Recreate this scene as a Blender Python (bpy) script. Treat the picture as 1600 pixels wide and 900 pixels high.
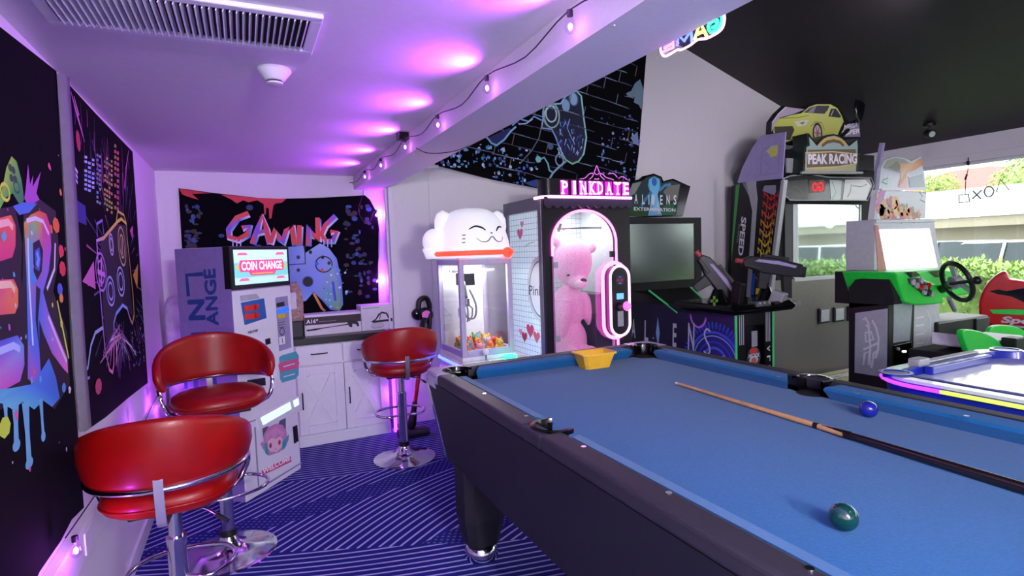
import bpy, bmesh, math, random
from mathutils import Vector, Matrix, Euler
for o in list(bpy.data.objects): bpy.data.objects.remove(o)
S = bpy.context.scene; C = S.collection
random.seed(7)
PI = math.pi; R = math.radians

V_ = lambda *a: Vector(a)
# ------------------------------------------------------------ camera
F = 865/800; PITCH = R(3.68); ROLL = R(1.97); YAW = R(25.7); CAMZ = 1.36
def cam_axes():
    cp, sp, cr, sr = math.cos(PITCH), math.sin(PITCH), math.cos(ROLL), math.sin(ROLL)
    P = Matrix(((1,0,0),(0,-sp,cp),(0,-cp,-sp)))
    Rr = Matrix(((cr,-sr,0),(sr,cr,0),(0,0,1)))
    c, s = math.cos(YAW), math.sin(YAW)
    E = Matrix(((c,s,0),(-s,c,0),(0,0,1)))
    return E @ P @ Rr                       # camera (right, down, forward) -> room (x, y, z)
CM = cam_axes()
cam_d = bpy.data.cameras.new('camera'); cam = bpy.data.objects.new('camera', cam_d); C.objects.link(cam)
cam_d.sensor_width = 36; cam_d.lens = 18*F; cam_d.clip_start = .02; cam_d.clip_end = 300
cam.matrix_world = Matrix.Translation((0,0,CAMZ)) @ (CM @ Matrix(((1,0,0),(0,-1,0),(0,0,-1)))).to_4x4()
S.camera = cam
# ------------------------------------------------------------ sky, sun, exposure
w = bpy.data.worlds.new('overcast'); S.world = w; w.use_nodes = True
bg = w.node_tree.nodes['Background']; bg.inputs[0].default_value = (.93,.97,1,1); bg.inputs[1].default_value = 3.2
vs = S.view_settings; vs.view_transform = 'Standard'; vs.look = 'None'; vs.gamma = 1; vs.exposure = 0.47
sun_d = bpy.data.lights.new('sun', 'SUN'); sun = bpy.data.objects.new('sun', sun_d); C.objects.link(sun)
sun_d.energy = 3.0; sun_d.angle = R(20); sun_d.color = (1,.97,.92); sun.rotation_euler = V_(.35,.25,-.9).to_track_quat('-Z','Y').to_euler(); sun.location = (12,-4,9)
BULB = 9.0; SPOT = 30; FILL = 62

# ------------------------------------------------------------ helpers: photo pixel (1600 x 900 frame) -> point on a room plane
def ray(px, py): return CM @ Vector(((px-800)/800, (py-450)/800, F))
def Xp(px, py, x): r = ray(px,py); return Vector((0,0,CAMZ)) + r*(x/r.x)
def Yp(px, py, y): r = ray(px,py); return Vector((0,0,CAMZ)) + r*(y/r.y)
def Zp(px, py, z): r = ray(px,py); return Vector((0,0,CAMZ)) + r*((z-CAMZ)/r.z)
def V(*a): return Vector(a)
def hx(h):
    h = h.lstrip('#'); c = [int(h[i:i+2],16)/255 for i in (0,2,4)]
    return tuple(((x+.055)/1.055)**2.4 if x > .04045 else x/12.92 for x in c)
def col(c): return hx(c) if isinstance(c, str) else tuple(c)

# ------------------------------------------------------------ materials
M = {}
def nodes(name):
    m = bpy.data.materials.new(name); m.use_nodes = True
    return m, m.node_tree.nodes, m.node_tree.links, m.node_tree.nodes['Principled BSDF']
def mat(name, c, rough=.5, metal=0, emit=None, es=0, noise=.06, nscale=30, bump=0, coat=0, sheen=0, spec=.5):
    if name in M: return M[name]
    m, N, L, b = nodes(name); c = col(c)
    b.inputs['Roughness'].default_value = rough; b.inputs['Metallic'].default_value = metal
    b.inputs['Specular IOR Level'].default_value = spec
    if coat: b.inputs['Coat Weight'].default_value = coat; b.inputs['Coat Roughness'].default_value = .08
    if sheen: b.inputs['Sheen Weight'].default_value = sheen; b.inputs['Sheen Roughness'].default_value = .5
    tc = N.new('ShaderNodeTexCoord'); nz = N.new('ShaderNodeTexNoise'); nz.inputs['Scale'].default_value = nscale; nz.inputs['Detail'].default_value = 4
    L.new(tc.outputs['Object'], nz.inputs['Vector'])
    rp = N.new('ShaderNodeValToRGB'); L.new(nz.outputs['Fac'], rp.inputs['Fac'])
    rp.color_ramp.elements[0].position = .3; rp.color_ramp.elements[1].position = .7
    rp.color_ramp.elements[0].color = (*[x*(1-noise) for x in c],1); rp.color_ramp.elements[1].color = (*[min(1,x*(1+noise)) for x in c],1)
    L.new(rp.outputs['Color'], b.inputs['Base Color'])
    if bump:
        bp = N.new('ShaderNodeBump'); bp.inputs['Strength'].default_value = bump; bp.inputs['Distance'].default_value = .003
        L.new(nz.outputs['Fac'], bp.inputs['Height']); L.new(bp.outputs['Normal'], b.inputs['Normal'])
    if emit is not None:
        b.inputs['Emission Color'].default_value = (*col(emit),1); b.inputs['Emission Strength'].default_value = es
    M[name] = m; return m
def glow(name, c, s): return mat(name, [min(1,x) for x in col(c)], .4, emit=c, es=s)
def printmat(name, es=0, rough=.6):
    m, N, L, b = nodes(name); a = N.new('ShaderNodeAttribute'); a.attribute_name = 'Col'
    L.new(a.outputs['Color'], b.inputs['Base Color']); b.inputs['Roughness'].default_value = rough
    if es: L.new(a.outputs['Color'], b.inputs['Emission Color']); b.inputs['Emission Strength'].default_value = es
    M[name] = m
printmat('print'); printmat('print_gloss', 0, .25); printmat('print_lit', .5)
def panemat(name, tint=(1,1,1), refl=1.0, rough=.0):
    m, N, L, b = nodes(name); N.remove(b); out = N['Material Output']
    t = N.new('ShaderNodeBsdfTransparent'); t.inputs[0].default_value = (*tint,1)
    g = N.new('ShaderNodeBsdfGlossy'); g.inputs['Roughness'].default_value = rough
    fr = N.new('ShaderNodeLayerWeight'); p5 = N.new('ShaderNodeMath'); p5.operation = 'POWER'; L.new(fr.outputs['Facing'], p5.inputs[0]); p5.inputs[1].default_value = 5
    mu = N.new('ShaderNodeMath'); mu.operation = 'MULTIPLY_ADD'; mu.inputs[1].default_value = .9*refl; mu.inputs[2].default_value = .045*refl; mu.use_clamp = True
    mx = N.new('ShaderNodeMixShader'); L.new(p5.outputs[0], mu.inputs[0]); L.new(mu.outputs[0], mx.inputs[0]); L.new(t.outputs[0], mx.inputs[1]); L.new(g.outputs[0], mx.inputs[2])
    L.new(mx.outputs[0], out.inputs[0]); M[name] = m
panemat('pane'); panemat('acrylic', (.78,.74,.9)); panemat('clear', (.93,.94,.97), .8, .05)

class NX:                                   # tiny math-node expressions
    def __init__(s, t, k): s.t = t; s.k = k
    def op(s, o, *a):
        n = s.t.nodes.new('ShaderNodeMath'); n.operation = o
        for i, x in enumerate((s,)+a):
            if isinstance(x, NX): s.t.links.new(x.k, n.inputs[i])
            else: n.inputs[i].default_value = x
        return NX(s.t, n.outputs[0])
    def __add__(s,o): return s.op('ADD',o)
    __radd__ = __add__
    def __sub__(s,o): return s.op('SUBTRACT',o)
    def __mul__(s,o): return s.op('MULTIPLY',o)
    __rmul__ = __mul__
    def __truediv__(s,o): return s.op('DIVIDE',o)
    def sin(s): return s.op('SINE')
    def gt(s,o): return s.op('GREATER_THAN',o)
    def step(s,a,b):
        n = s.t.nodes.new('ShaderNodeMapRange'); n.interpolation_type = 'SMOOTHSTEP'
        s.t.links.new(s.k, n.inputs[0]); n.inputs[1].default_value = a; n.inputs[2].default_value = b
        return NX(s.t, n.outputs[0])
def mixc(t, f, a, b):
    n = t.nodes.new('ShaderNodeMix'); n.data_type = 'RGBA'
    t.links.new(f.k, n.inputs[0])
    for i, x in ((6,a),(7,b)):
        if hasattr(x, 'links') or hasattr(x,'is_linked'): t.links.new(x, n.inputs[i])
        else: n.inputs[i].default_value = (*col(x),1)
    return n.outputs[2]
def carpet():
    m, N, L, b = nodes('carpet'); t = m.node_tree
    g = N.new('ShaderNodeNewGeometry'); sp = N.new('ShaderNodeSeparateXYZ'); L.new(g.outputs['Position'], sp.inputs[0])
    x, y = NX(t, sp.outputs[0]), NX(t, sp.outputs[1])
    u = y*.86 - x*.42 + (x*2.1 + y*.6 + 1.0).sin()*.11 + (x*1.0 - y*1.7).sin()*.06          # swept line family
    ph = u*(2*PI/.046) + (u*4.3 + x*1.7).sin()*3.2                                          # spacing opens and bunches
    ln = ph.sin().step(.52,.92)
    band = ((u*4.2 + x*2.4 + .5).sin()).gt(-.42)
    u2 = y*.97 + x*.16 + (x*2.4 + .4).sin()*.045
    ln2 = ((u2*(2*PI/.038)) + (u2*5.0).sin()*1.6).sin().step(.52,.92)
    zone = (y + x*.17 + (x*3.1).sin()*.05).gt(3.66)
    u3 = y*.95 + x*.28 + (x*2.2 + .9).sin()*.05
    ln3 = ((u3*(2*PI/.040)) + (u3*5.5 + x).sin()*2.2).sin().step(.52,.92)
    zone3 = ((y*-.8) - x*.35).gt(-2.22)
    wedge = ((y*1.0 - x*.30 + (x*2.0).sin()*.06)*7.5 + .3).sin().gt(-.80)
    dots = ((x*150 + y*40).sin() * (y*150 - x*40).sin()).step(.25,.6)
    mid = ((zone*-1)+1)*((zone3*-1)+1)
    lines = ln*wedge*mid + ln2*zone + ln3*zone3
    inv = (lines*-1) + 1
    d = dots*((wedge*-1)+1)*mid*.2*inv
    nz = N.new('ShaderNodeTexNoise'); nz.inputs['Scale'].default_value = 260; L.new(g.outputs['Position'], nz.inputs['Vector'])
    c1 = mixc(t, NX(t, nz.outputs['Fac']), '#171a5e', '#232a86')
    c2 = mixc(t, (lines*.85 + d), c1, '#b9b8e6')
    L.new(c2, b.inputs['Base Color']); b.inputs['Roughness'].default_value = .95; b.inputs['Specular IOR Level'].default_value = .15
    bp = N.new('ShaderNodeBump'); bp.inputs['Strength'].default_value = .4; bp.inputs['Distance'].default_value = .002
    L.new(nz.outputs['Fac'], bp.inputs['Height']); L.new(bp.outputs['Normal'], b.inputs['Normal']); M['carpet'] = m
carpet()
def tread_mat():
    m, N, L, b = nodes('corrugated'); t = m.node_tree
    g = N.new('ShaderNodeNewGeometry'); sp = N.new('ShaderNodeSeparateXYZ'); L.new(g.outputs['Position'], sp.inputs[0])
    y = NX(t, sp.outputs[1]); f = ((y*2*PI/.16).sin()).step(-1,1)
    L.new(mixc(t, f, '#c9cdd0', '#eef1f2'), b.inputs['Base Color']); b.inputs['Roughness'].default_value = .6; M['corrugated'] = m
tread_mat()
mat('paint', '#e4e0e6', .85, noise=.02, nscale=60, bump=.05); mat('ceil_paint', '#e4e0e6', .9, noise=.02, bump=.05)
mat('vault', '#29242a', .6, noise=.1, nscale=8); mat('trim_white', '#e6e4ea', .6, noise=.02)
mat('black', '#0c0c0f', .45); mat('black_matte', '#101114', .8); mat('black_gloss', '#08080a', .12); mat('dark_grey', '#2a2b30', .5)
mat('chrome', '#d8d8de', .12, 1, noise=.02); mat('steel', '#8f9096', .35, 1); mat('silver', '#b9bcc2', .45, .4)
mat('white', '#e9e9ee', .45, noise=.02); mat('white_gloss', '#e9e9f0', .2, noise=.02); mat('cream', '#e4dfc8', .8)
mat('red_leather', '#940705', .38, noise=.12, nscale=14, bump=.12, coat=.05, spec=.4); mat('felt', '#145f94', .95, noise=.10, nscale=160, bump=.25, sheen=.15, spec=.1)
mat('rail_vinyl', '#2a2931', .55, noise=.1, nscale=200, bump=.1); mat('apron_vinyl', '#17171d', .6, noise=.1, nscale=120)
mat('cord_white', '#cfc6dc', .5); mat('cord_dark', '#2b2430', .6)
mat('yellow_plastic', '#fac63a', .4); mat('green_plastic', '#28e046', .3); mat('red_plastic', '#d0181c', .25, coat=.3)
mat('wood_light', '#c89a66', .35, noise=.18, nscale=25); mat('wood_dark', '#1a1210', .2, coat=.5)
mat('cardboard', '#8d847c', .8); mat('box_white', '#ded9e4', .6); mat('worktop', '#141216', .35)
mat('blue_plastic', '#1a2aa8', .3, coat=.3); mat('foliage', '#a3c070', .8, noise=.35, nscale=3); mat('foliage_dark', '#84a85a', .85, noise=.35, nscale=2)
mat('bark', '#7a6a58', .9); mat('asphalt', '#9a9a96', .9); mat('wall_cream', '#98947f', .85); mat('roof_red', '#b9625c', .8)
mat('car_white', '#dfe3e6', .2, coat=.5); mat('car_grey', '#8f979c', .25, .3, coat=.5); mat('car_glass', '#2b3a3e', .06); mat('tyre', '#16161a', .8)
mat('screen', '#23282a', .06, noise=.01); mat('screen_dull', '#8f9a94', .24, .8, noise=.01); mat('pink_fur', '#f3b4d8', .95, noise=.15, nscale=90, bump=.6, sheen=.5); mat('pink_fur_light', '#f6d6e2', .95, noise=.1, nscale=90, bump=.5)
mat('gunmetal', '#1c1b22', .35, .3); mat('lavender', '#a79bc8', .5)
glow('led_pink', '#ff5ad8', 5); glow('led_white_pink', '#ffa8ee', 3); glow('led_purple', '#b428ff', 9); glow('led_blue', '#3a4cff', 6); glow('led_red', '#ff2a1c', 3.5)
glow('led_green', '#2affa0', 3); glow('led_yellow', '#ffe65a', 3); glow('led_cyan', '#36b8ff', 3); glow('led_lime', '#c8f05a', 2.5); glow('lamp_white', '#ffffff', 3); glow('cat_glow', '#f4f6ff', .34)
glow('bulb_hot', '#ff8cff', 22); mat('ah_surface', '#f2f4fa', .12, noise=.01, coat=.6)

# ------------------------------------------------------------ mesh building
class MB:
    def __init__(s): s.v = []; s.f = []; s.mi = []; s.X = None
    def add(s, vs, fs, m=0):
        n = len(s.v)
        s.v += [(s.X @ Vector(p)) if s.X else Vector(p) for p in vs]
        s.f += [tuple(i+n for i in f) for f in fs]; s.mi += [m]*len(fs); return s
    def box(s, a, b, m=0):
        x0,y0,z0 = a; x1,y1,z1 = b
        return s.add([(x0,y0,z0),(x1,y0,z0),(x1,y1,z0),(x0,y1,z0),(x0,y0,z1),(x1,y0,z1),(x1,y1,z1),(x0,y1,z1)],
            [(0,3,2,1),(4,5,6,7),(0,1,5,4),(1,2,6,5),(2,3,7,6),(3,0,4,7)], m)
    def obox(s, c, d, e=(0,0,0), m=0):
        T = Matrix.Translation(c) @ Euler(e).to_matrix().to_4x4()
        vs = [T @ Vector((x*d[0]/2,y*d[1]/2,z*d[2]/2)) for z in (-1,1) for x,y in ((-1,-1),(1,-1),(1,1),(-1,1))]
        return s.add(vs, [(0,3,2,1),(4,5,6,7),(0,1,5,4),(1,2,6,5),(2,3,7,6),(3,0,4,7)], m)
    def bar(s, p, q, wd, th, up=(0,0,1), m=0):
        p, q = Vector(p), Vector(q); d = (q-p).normalized(); up = Vector(up)
        a = d.cross(up).normalized(); b = a.cross(d)
        vs = [c + a*i*wd/2 + b*j*th/2 for c in (p,q) for i,j in ((-1,-1),(1,-1),(1,1),(-1,1))]
        return s.add(vs, [(0,3,2,1),(4,5,6,7),(0,1,5,4),(1,2,6,5),(2,3,7,6),(3,0,4,7)], m)
    def tube(s, pts, r, n=8, closed=False, m=0, caps=True):
        P = [Vector(p) for p in pts]; k = len(P); rs = r if isinstance(r,(list,tuple)) else [r]*k
        vs = []; prev = None
        for i in range(k):
            t = ((P[(i+1)%k]-P[i-1]) if closed else (P[min(i+1,k-1)]-P[max(i-1,0)])).normalized()
            if prev is None: a = t.orthogonal().normalized()
            else: a = (prev - t*prev.dot(t)); a = a.normalized() if a.length > 1e-6 else t.orthogonal().normalized()
            prev = a; b = t.cross(a)
            vs += [P[i] + (a*math.cos(2*PI*j/n) + b*math.sin(2*PI*j/n))*rs[i] for j in range(n)]
        fs = []
        for i in range(k if closed else k-1):
            o, q = i*n, ((i+1)%k)*n
            for j in range(n): fs.append((o+j, o+(j+1)%n, q+(j+1)%n, q+j))
        if not closed and caps: fs += [tuple(range(n))[::-1], tuple(range((k-1)*n, k*n))]
        return s.add(vs, fs, m)
    def cyl(s, p, q, r, n=16, m=0): return s.tube([p,q], r, n, m=m)
    def lathe(s, prof, c=(0,0,0), n=32, m=0, T=None, sx=1, sy=1):
        vs = []; c = Vector(c)
        for r, z in prof:
            for j in range(n):
                p = Vector((r*math.cos(2*PI*j/n)*sx, r*math.sin(2*PI*j/n)*sy, z)); vs.append(c + (T @ p if T else p))
        fs = [(i*n+j, i*n+(j+1)%n, (i+1)*n+(j+1)%n, (i+1)*n+j) for i in range(len(prof)-1) for j in range(n)]
        fs += [tuple(range(n))[::-1], tuple(range((len(prof)-1)*n, len(prof)*n))]
        return s.add(vs, fs, m)
    def sphere(s, c, r, n=16, k=10, m=0, T=None):
        r = r if isinstance(r,(tuple,list)) else (r,r,r)
        vs = [(0,0,-1)]; fs = []
        for i in range(1,k):
            a = -PI/2 + PI*i/k
            vs += [(math.cos(a)*math.cos(2*PI*j/n), math.cos(a)*math.sin(2*PI*j/n), math.sin(a)) for j in range(n)]
        vs.append((0,0,1)); L = len(vs)-1
        for j in range(n): fs.append((0, 1+(j+1)%n, 1+j)); fs.append((L, 1+(k-2)*n+j, 1+(k-2)*n+(j+1)%n))
        for i in range(k-2):
            for j in range(n): fs.append((1+i*n+j, 1+i*n+(j+1)%n, 1+(i+1)*n+(j+1)%n, 1+(i+1)*n+j))
        c = Vector(c); out = []
        for p in vs:
            q = Vector((p[0]*r[0],p[1]*r[1],p[2]*r[2])); out.append(c + (T @ q if T else q))
        return s.add(out, fs, m)
    def prism(s, pts, vec, m=0):
        P = [Vector(p) for p in pts]; vec = Vector(vec); k = len(P)
        return s.add(P + [p+vec for p in P], [tuple(range(k))[::-1], tuple(range(k,2*k))] + [(i,(i+1)%k,k+(i+1)%k,k+i) for i in range(k)], m)
    def loft(s, rings, m=0, caps=True, closed=True):
        n = len(rings[0]); vs = [p for r in rings for p in r]; fs = []
        for i in range(len(rings)-1):
            for j in range(n if closed else n-1): fs.append((i*n+j, i*n+(j+1)%n, (i+1)*n+(j+1)%n, (i+1)*n+j))
        if caps: fs += [tuple(range(n))[::-1], tuple(range((len(rings)-1)*n, len(rings)*n))]
        return s.add(vs, fs, m)
    def build(s, name, mats, parent=None, smooth=0, bevel=0, seg=2, sub=0, recalc=True):
        mats = mats if isinstance(mats,(list,tuple)) else [mats]
        vs = s.v; org = Vector((0,0,0))
        if parent is None and vs:
            lo = [min(p[i] for p in vs) for i in range(3)]; hi = [max(p[i] for p in vs) for i in range(3)]
            org = Vector(((lo[0]+hi[0])/2,(lo[1]+hi[1])/2,lo[2]))
        me = bpy.data.meshes.new(name); me.from_pydata([p-org for p in vs], [], s.f)
        for k in mats: me.materials.append(M[k] if isinstance(k,str) else k)
        me.polygons.foreach_set('material_index', s.mi)
        if recalc:
            bm = bmesh.new(); bm.from_mesh(me); bmesh.ops.recalc_face_normals(bm, faces=bm.faces); bm.to_mesh(me); bm.free()
        if smooth:
            me.polygons.foreach_set('use_smooth', [True]*len(me.polygons))
            if smooth < 180: me.set_sharp_from_angle(angle=R(smooth))
        o = bpy.data.objects.new(name, me); C.objects.link(o)
        if bevel:
            b = o.modifiers.new('bevel','BEVEL'); b.width = bevel; b.segments = seg; b.limit_method = 'ANGLE'; b.angle_limit = R(40)
        if sub: b = o.modifiers.new('sub','SUBSURF'); b.levels = sub; b.render_levels = sub
        adopt(o, parent)
        if parent is None: o.location = org
        return o
def adopt(o, parent):
    if parent is not None:
        o.parent = parent
        if parent.type == 'EMPTY': o.matrix_parent_inverse = (Matrix.Translation(parent.location) @ parent.rotation_euler.to_matrix().to_4x4()).inverted()
def tag(o, label, cat, group=None, kind=None):
    if label: o['label'] = label
    if cat: o['category'] = cat
    if group: o['group'] = group
    if kind: o['kind'] = kind
    return o
def thing(name, label, cat, loc=(0,0,0), rz=0, group=None):
    o = bpy.data.objects.new(name, None); C.objects.link(o); o.empty_display_size = .05
    o.location = loc; o.rotation_euler = (0,0,rz); return tag(o, label, cat, group)
def struct(o): o['kind'] = 'structure'; return o
def copy_tree(o, parent=None):
    c = o.copy(); C.objects.link(c)
    if parent is not None: c.parent = parent
    for ch in list(o.children): copy_tree(ch, c)
    return c
def lamp(name, parent, loc, energy, color, size=.03, kind='POINT'):
    d = bpy.data.lights.new(name, kind); d.energy = energy; d.color = color
    if kind == 'AREA': d.size = size
    else: d.shadow_soft_size = size
    o = bpy.data.objects.new(name, d); C.objects.link(o)
    adopt(o, parent); o.location = loc; return o

# ------------------------------------------------------------ flat print on a plane
TX = {}
def glyphs(strings):
    obs = []
    for s_, b in strings:
        cu = bpy.data.curves.new('t','FONT'); cu.body = s_; cu.offset = b; cu.resolution_u = 3
        o = bpy.data.objects.new('t', cu); C.objects.link(o); obs.append((s_,b,o,cu))
    bpy.context.view_layer.update(); dg = bpy.context.evaluated_depsgraph_get()
    for s_, b, o, cu in obs:
        me = o.evaluated_get(dg).to_mesh(); vs = [(v.co.x, v.co.y) for v in me.vertices]; fs = [tuple(p.vertices) for p in me.polygons]
        x0 = min(v[0] for v in vs); x1 = max(v[0] for v in vs); y0 = min(v[1] for v in vs); y1 = max(v[1] for v in vs)
        TX[s_] = ([((x-x0)/(x1-x0), (y-y0)/(y1-y0)) for x,y in vs], fs)
    for s_, b, o, cu in obs: bpy.data.objects.remove(o); bpy.data.curves.remove(cu)
glyphs([(c,.02) for c in 'ABCDEGIKLMNPRSTU'] + [('COIN CHANGE',.035),('WELCOME',.04),('PEAK RACING',.03),('SPEED',.03),('A16',.03),('ATTENTION!',.03),('PINKDATE',.02),('CHANGE',.03),('COIN',.04),('Pink',.0),('ALIENS',.01),('EXTERMINATION',.02),('Speed',.04),('SUPER',.03),('ARCADE',.03),('MEGA',.03),('GO',.05),('WELCOME ',.0)])
class Plane:
    def __init__(s, p, u, v): s.p = Vector(p); s.u = Vector(u).normalized(); s.v = Vector(v).normalized(); s.n = s.u.cross(s.v)
    def px(s, x, y):
        r = ray(x,y); o = Vector((0,0,CAMZ)); h = o + r*((s.p-o).dot(s.n)/r.dot(s.n)) - s.p
        return (h.dot(s.u), h.dot(s.v))
    def pt(s, q, d=0): return s.p + s.u*q[0] + s.v*q[1] + s.n*d
    def P(s, x, y, d=0): return s.pt(s.px(x,y), d)
class Ink:
    def __init__(s, pl, off=.0012, step=.00003): s.pl = pl; s.off = off; s.st = step; s.k = 0; s.v = []; s.f = []; s.c = []
    def face(s, pts, c, raw=None):
        n = len(s.v); d = s.off + s.k*s.st; s.v += [s.pl.pt(q,d) for q in pts]; s.f.append(tuple(range(n,n+len(pts))))
        s.c.append(c if isinstance(c,list) else [col(c)]*len(pts))
    def poly(s, pts, c): s.k += 1; s.face(pts, c if not isinstance(c,list) else [col(x) for x in c])
    def pp(s, pts, c): s.poly([s.pl.px(*p) for p in pts], c)
    def strip(s, pts, w, c, closed=False):
        s.k += 1; P = [Vector(p) for p in pts]; k = len(P); ws = w if isinstance(w,list) else [w]*k
        cs = [col(x) for x in c] if isinstance(c,list) else [col(c)]*k
        L, Rr = [], []
        for i in range(k):
            a = P[i-1] if (closed or i) else P[i]; b = P[(i+1)%k] if (closed or i < k-1) else P[i]
            t = (b-a); t = t.normalized() if t.length > 1e-9 else Vector((1,0)); nn = Vector((-t.y,t.x))
            L.append(P[i]+nn*ws[i]/2); Rr.append(P[i]-nn*ws[i]/2)
        for i in range(k if closed else k-1):
            j = (i+1)%k; s.face([L[i],Rr[i],Rr[j],L[j]], [cs[i],cs[i],cs[j],cs[j]])
    def sp(s, pts, w, c, closed=False): s.strip([s.pl.px(*p) for p in pts], w, c, closed)
    def disc(s, c, rx, ry, cc, n=16, rot=0):
        a = math.cos(rot); b = math.sin(rot)
        s.poly([(c[0]+rx*math.cos(2*PI*i/n)*a-ry*math.sin(2*PI*i/n)*b, c[1]+rx*math.cos(2*PI*i/n)*b+ry*math.sin(2*PI*i/n)*a) for i in range(n)], cc)
    def ring(s, c, rx, ry, w, cc, n=20, a0=0, a1=2*PI):
        full = abs(a1-a0-2*PI) < 1e-6
        s.strip([(c[0]+rx*math.cos(a0+(a1-a0)*i/(n if full else n-1)), c[1]+ry*math.sin(a0+(a1-a0)*i/(n if full else n-1))) for i in range(n)], w, cc, full)
    def rect(s, a, b, c): s.poly([(a[0],a[1]),(b[0],a[1]),(b[0],b[1]),(a[0],b[1])], c)
    def text(s, t, bl, br, tl, c, px=True):
        if px: bl, br, tl = s.pl.px(*bl), s.pl.px(*br), s.pl.px(*tl)
        bl, br, tl = Vector(bl), Vector(br), Vector(tl); vs, fs = TX[t]; s.k += 1
        for f in fs: s.face([bl + (br-bl)*vs[i][0] + (tl-bl)*vs[i][1] for i in f], c)
    def spat(s, n, a, b, cols, r0, r1, seed=1):
        rn = random.Random(seed); s.k += 1
        for i in range(n):
            c = (rn.uniform(a[0],b[0]), rn.uniform(a[1],b[1])); r = rn.uniform(r0,r1)*rn.random()+r0*.3; cc = rn.choice(cols); k = rn.randint(5,8)
            s.k += 1; s.face([(c[0]+r*rn.uniform(.6,1.2)*math.cos(2*PI*j/k), c[1]+r*rn.uniform(.6,1.2)*math.sin(2*PI*j/k)) for j in range(k)], cc); s.k -= 1
        s.k += 1
    def build(s, name, parent, m='print', label=None):
        me = bpy.data.meshes.new(name); me.from_pydata(s.v, [], s.f); me.materials.append(M[m])
        at = me.color_attributes.new('Col','FLOAT_COLOR','CORNER'); i = 0; buf = []
        for cs in s.c:
            for c in cs: buf += [c[0],c[1],c[2],1]
        at.data.foreach_set('color', buf)
        o = bpy.data.objects.new(name, me); C.objects.link(o); adopt(o, parent); o['kind'] = 'stuff'
        if label: o['label'] = label
        return o
def smooth_path(pts, n=6, closed=False):
    P = [Vector(p) for p in pts]; k = len(P); out = []
    for i in range(k if closed else k-1):
        p0 = P[i-1] if (closed or i) else P[i]; p1 = P[i]; p2 = P[(i+1)%k]; p3 = P[(i+2)%k] if (closed or i+2 < k) else p2
        for j in range(n):
            t = j/n; out.append(.5*((2*p1)+(p2-p0)*t+(2*p0-5*p1+4*p2-p3)*t*t+(3*p1-p0-3*p2+p3)*t*t*t))
    if not closed: out.append(P[-1])
    return out
# ============================================================ the room
LX, RX, BY, GY, FY, CZ = -.525, 7.0, 4.6, 4.38, -3.2, 2.015     # left wall, window wall, alcove back, gable wall, rear wall, low ceiling
BX0, BX1, BZ = .83, 1.06, 1.905                                # beam
def vz(x): return 2.42 + .328*(RX-x)                           # sloped dark ceiling
b = MB(); b.box((LX-.1,FY-.1,-.06),(RX+.12,BY+.1,0)); struct(b.build('floor','carpet'))
b = MB(); b.box((LX-.1,FY-.1,0),(LX,BY+.1,CZ+.06)); wl = struct(b.build('wall_left','paint'))
b = MB(); b.box((LX,BY,0),(BX1,BY+.1,CZ+.06)); struct(b.build('wall_back','paint'))
b = MB(); b.prism([(BX1,GY,0),(RX+.12,GY,0),(RX+.12,GY,vz(RX)),(BX1,GY,vz(BX1)),(BX1,GY,BZ)],(0,.34,0)); struct(b.build('wall_gable','paint'))
b = MB(); b.box((LX,FY-.1,0),(1.0,FY,CZ+.05)); b.prism([(1.0,FY,0),(RX+.12,FY,0),(RX+.12,FY,vz(RX)),(1.0,FY,vz(1.0))],(0,-.1,0)); struct(b.build('wall_rear','paint'))
b = MB(); b.box((LX,FY,CZ),(BX1,BY,CZ+.06)); struct(b.build('ceiling','ceil_paint'))
b = MB(); b.prism([(BX1-.1,FY-.1,vz(BX1-.1)),(RX+.3,FY-.1,vz(RX+.3)),(RX+.3,FY-.1,vz(RX+.3)+.1),(BX1-.1,FY-.1,vz(BX1-.1)+.1)],(0,GY-FY+.44,0)); struct(b.build('ceiling','vault'))
b = MB(); b.box((BX0,FY,BZ),(BX1,BY-.002,CZ-.001)); struct(b.build('trim_1','paint'))                                     # beam
b = MB(); b.box((BX1-.1,FY,CZ+.06),(BX1,GY,vz(BX1))); struct(b.build('wall_inner','paint'))                              # wall over the beam up to the slope
# raceway along the left wall, its cover panel, skirting
t2 = MB(); t2.box((LX,FY,.455),(LX+.034,3.9,.56)); rw = struct(t2.build('trim_2','trim_white',bevel=.004))
p = MB(); p.box((LX+.034,2.06,.475),(LX+.039,2.42,.545)); c = p.build('cover_panel','trim_white',rw,bevel=.002); c.matrix_parent_inverse = Matrix.Translation(rw.location).inverted()
b = MB(); b.box((LX,FY,0),(LX+.014,BY,.085)); struct(b.build('baseboard_left','trim_white',bevel=.004))
b = MB(); b.box((BX1+.02,GY-.014,0),(4.4,GY,.09)); struct(b.build('baseboard_gable','trim_white',bevel=.004))
# corner casing where the alcove meets the gable wall, and the thin seam strip on the gable wall
b = MB(); b.box((BX1-.012,GY-.02,0),(BX1+.03,GY+.05,BZ)); b.box((BX1-.03,GY+.02,0),(BX1-.012,GY+.05,BZ)); struct(b.build('trim_3','trim_white',bevel=.003))
sx = Yp(670,264,GY).x
b = MB(); b.box((sx-.012,GY-.008,0),(sx+.012,GY,2.02)); struct(b.build('trim_4','paint',bevel=.003))
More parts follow.
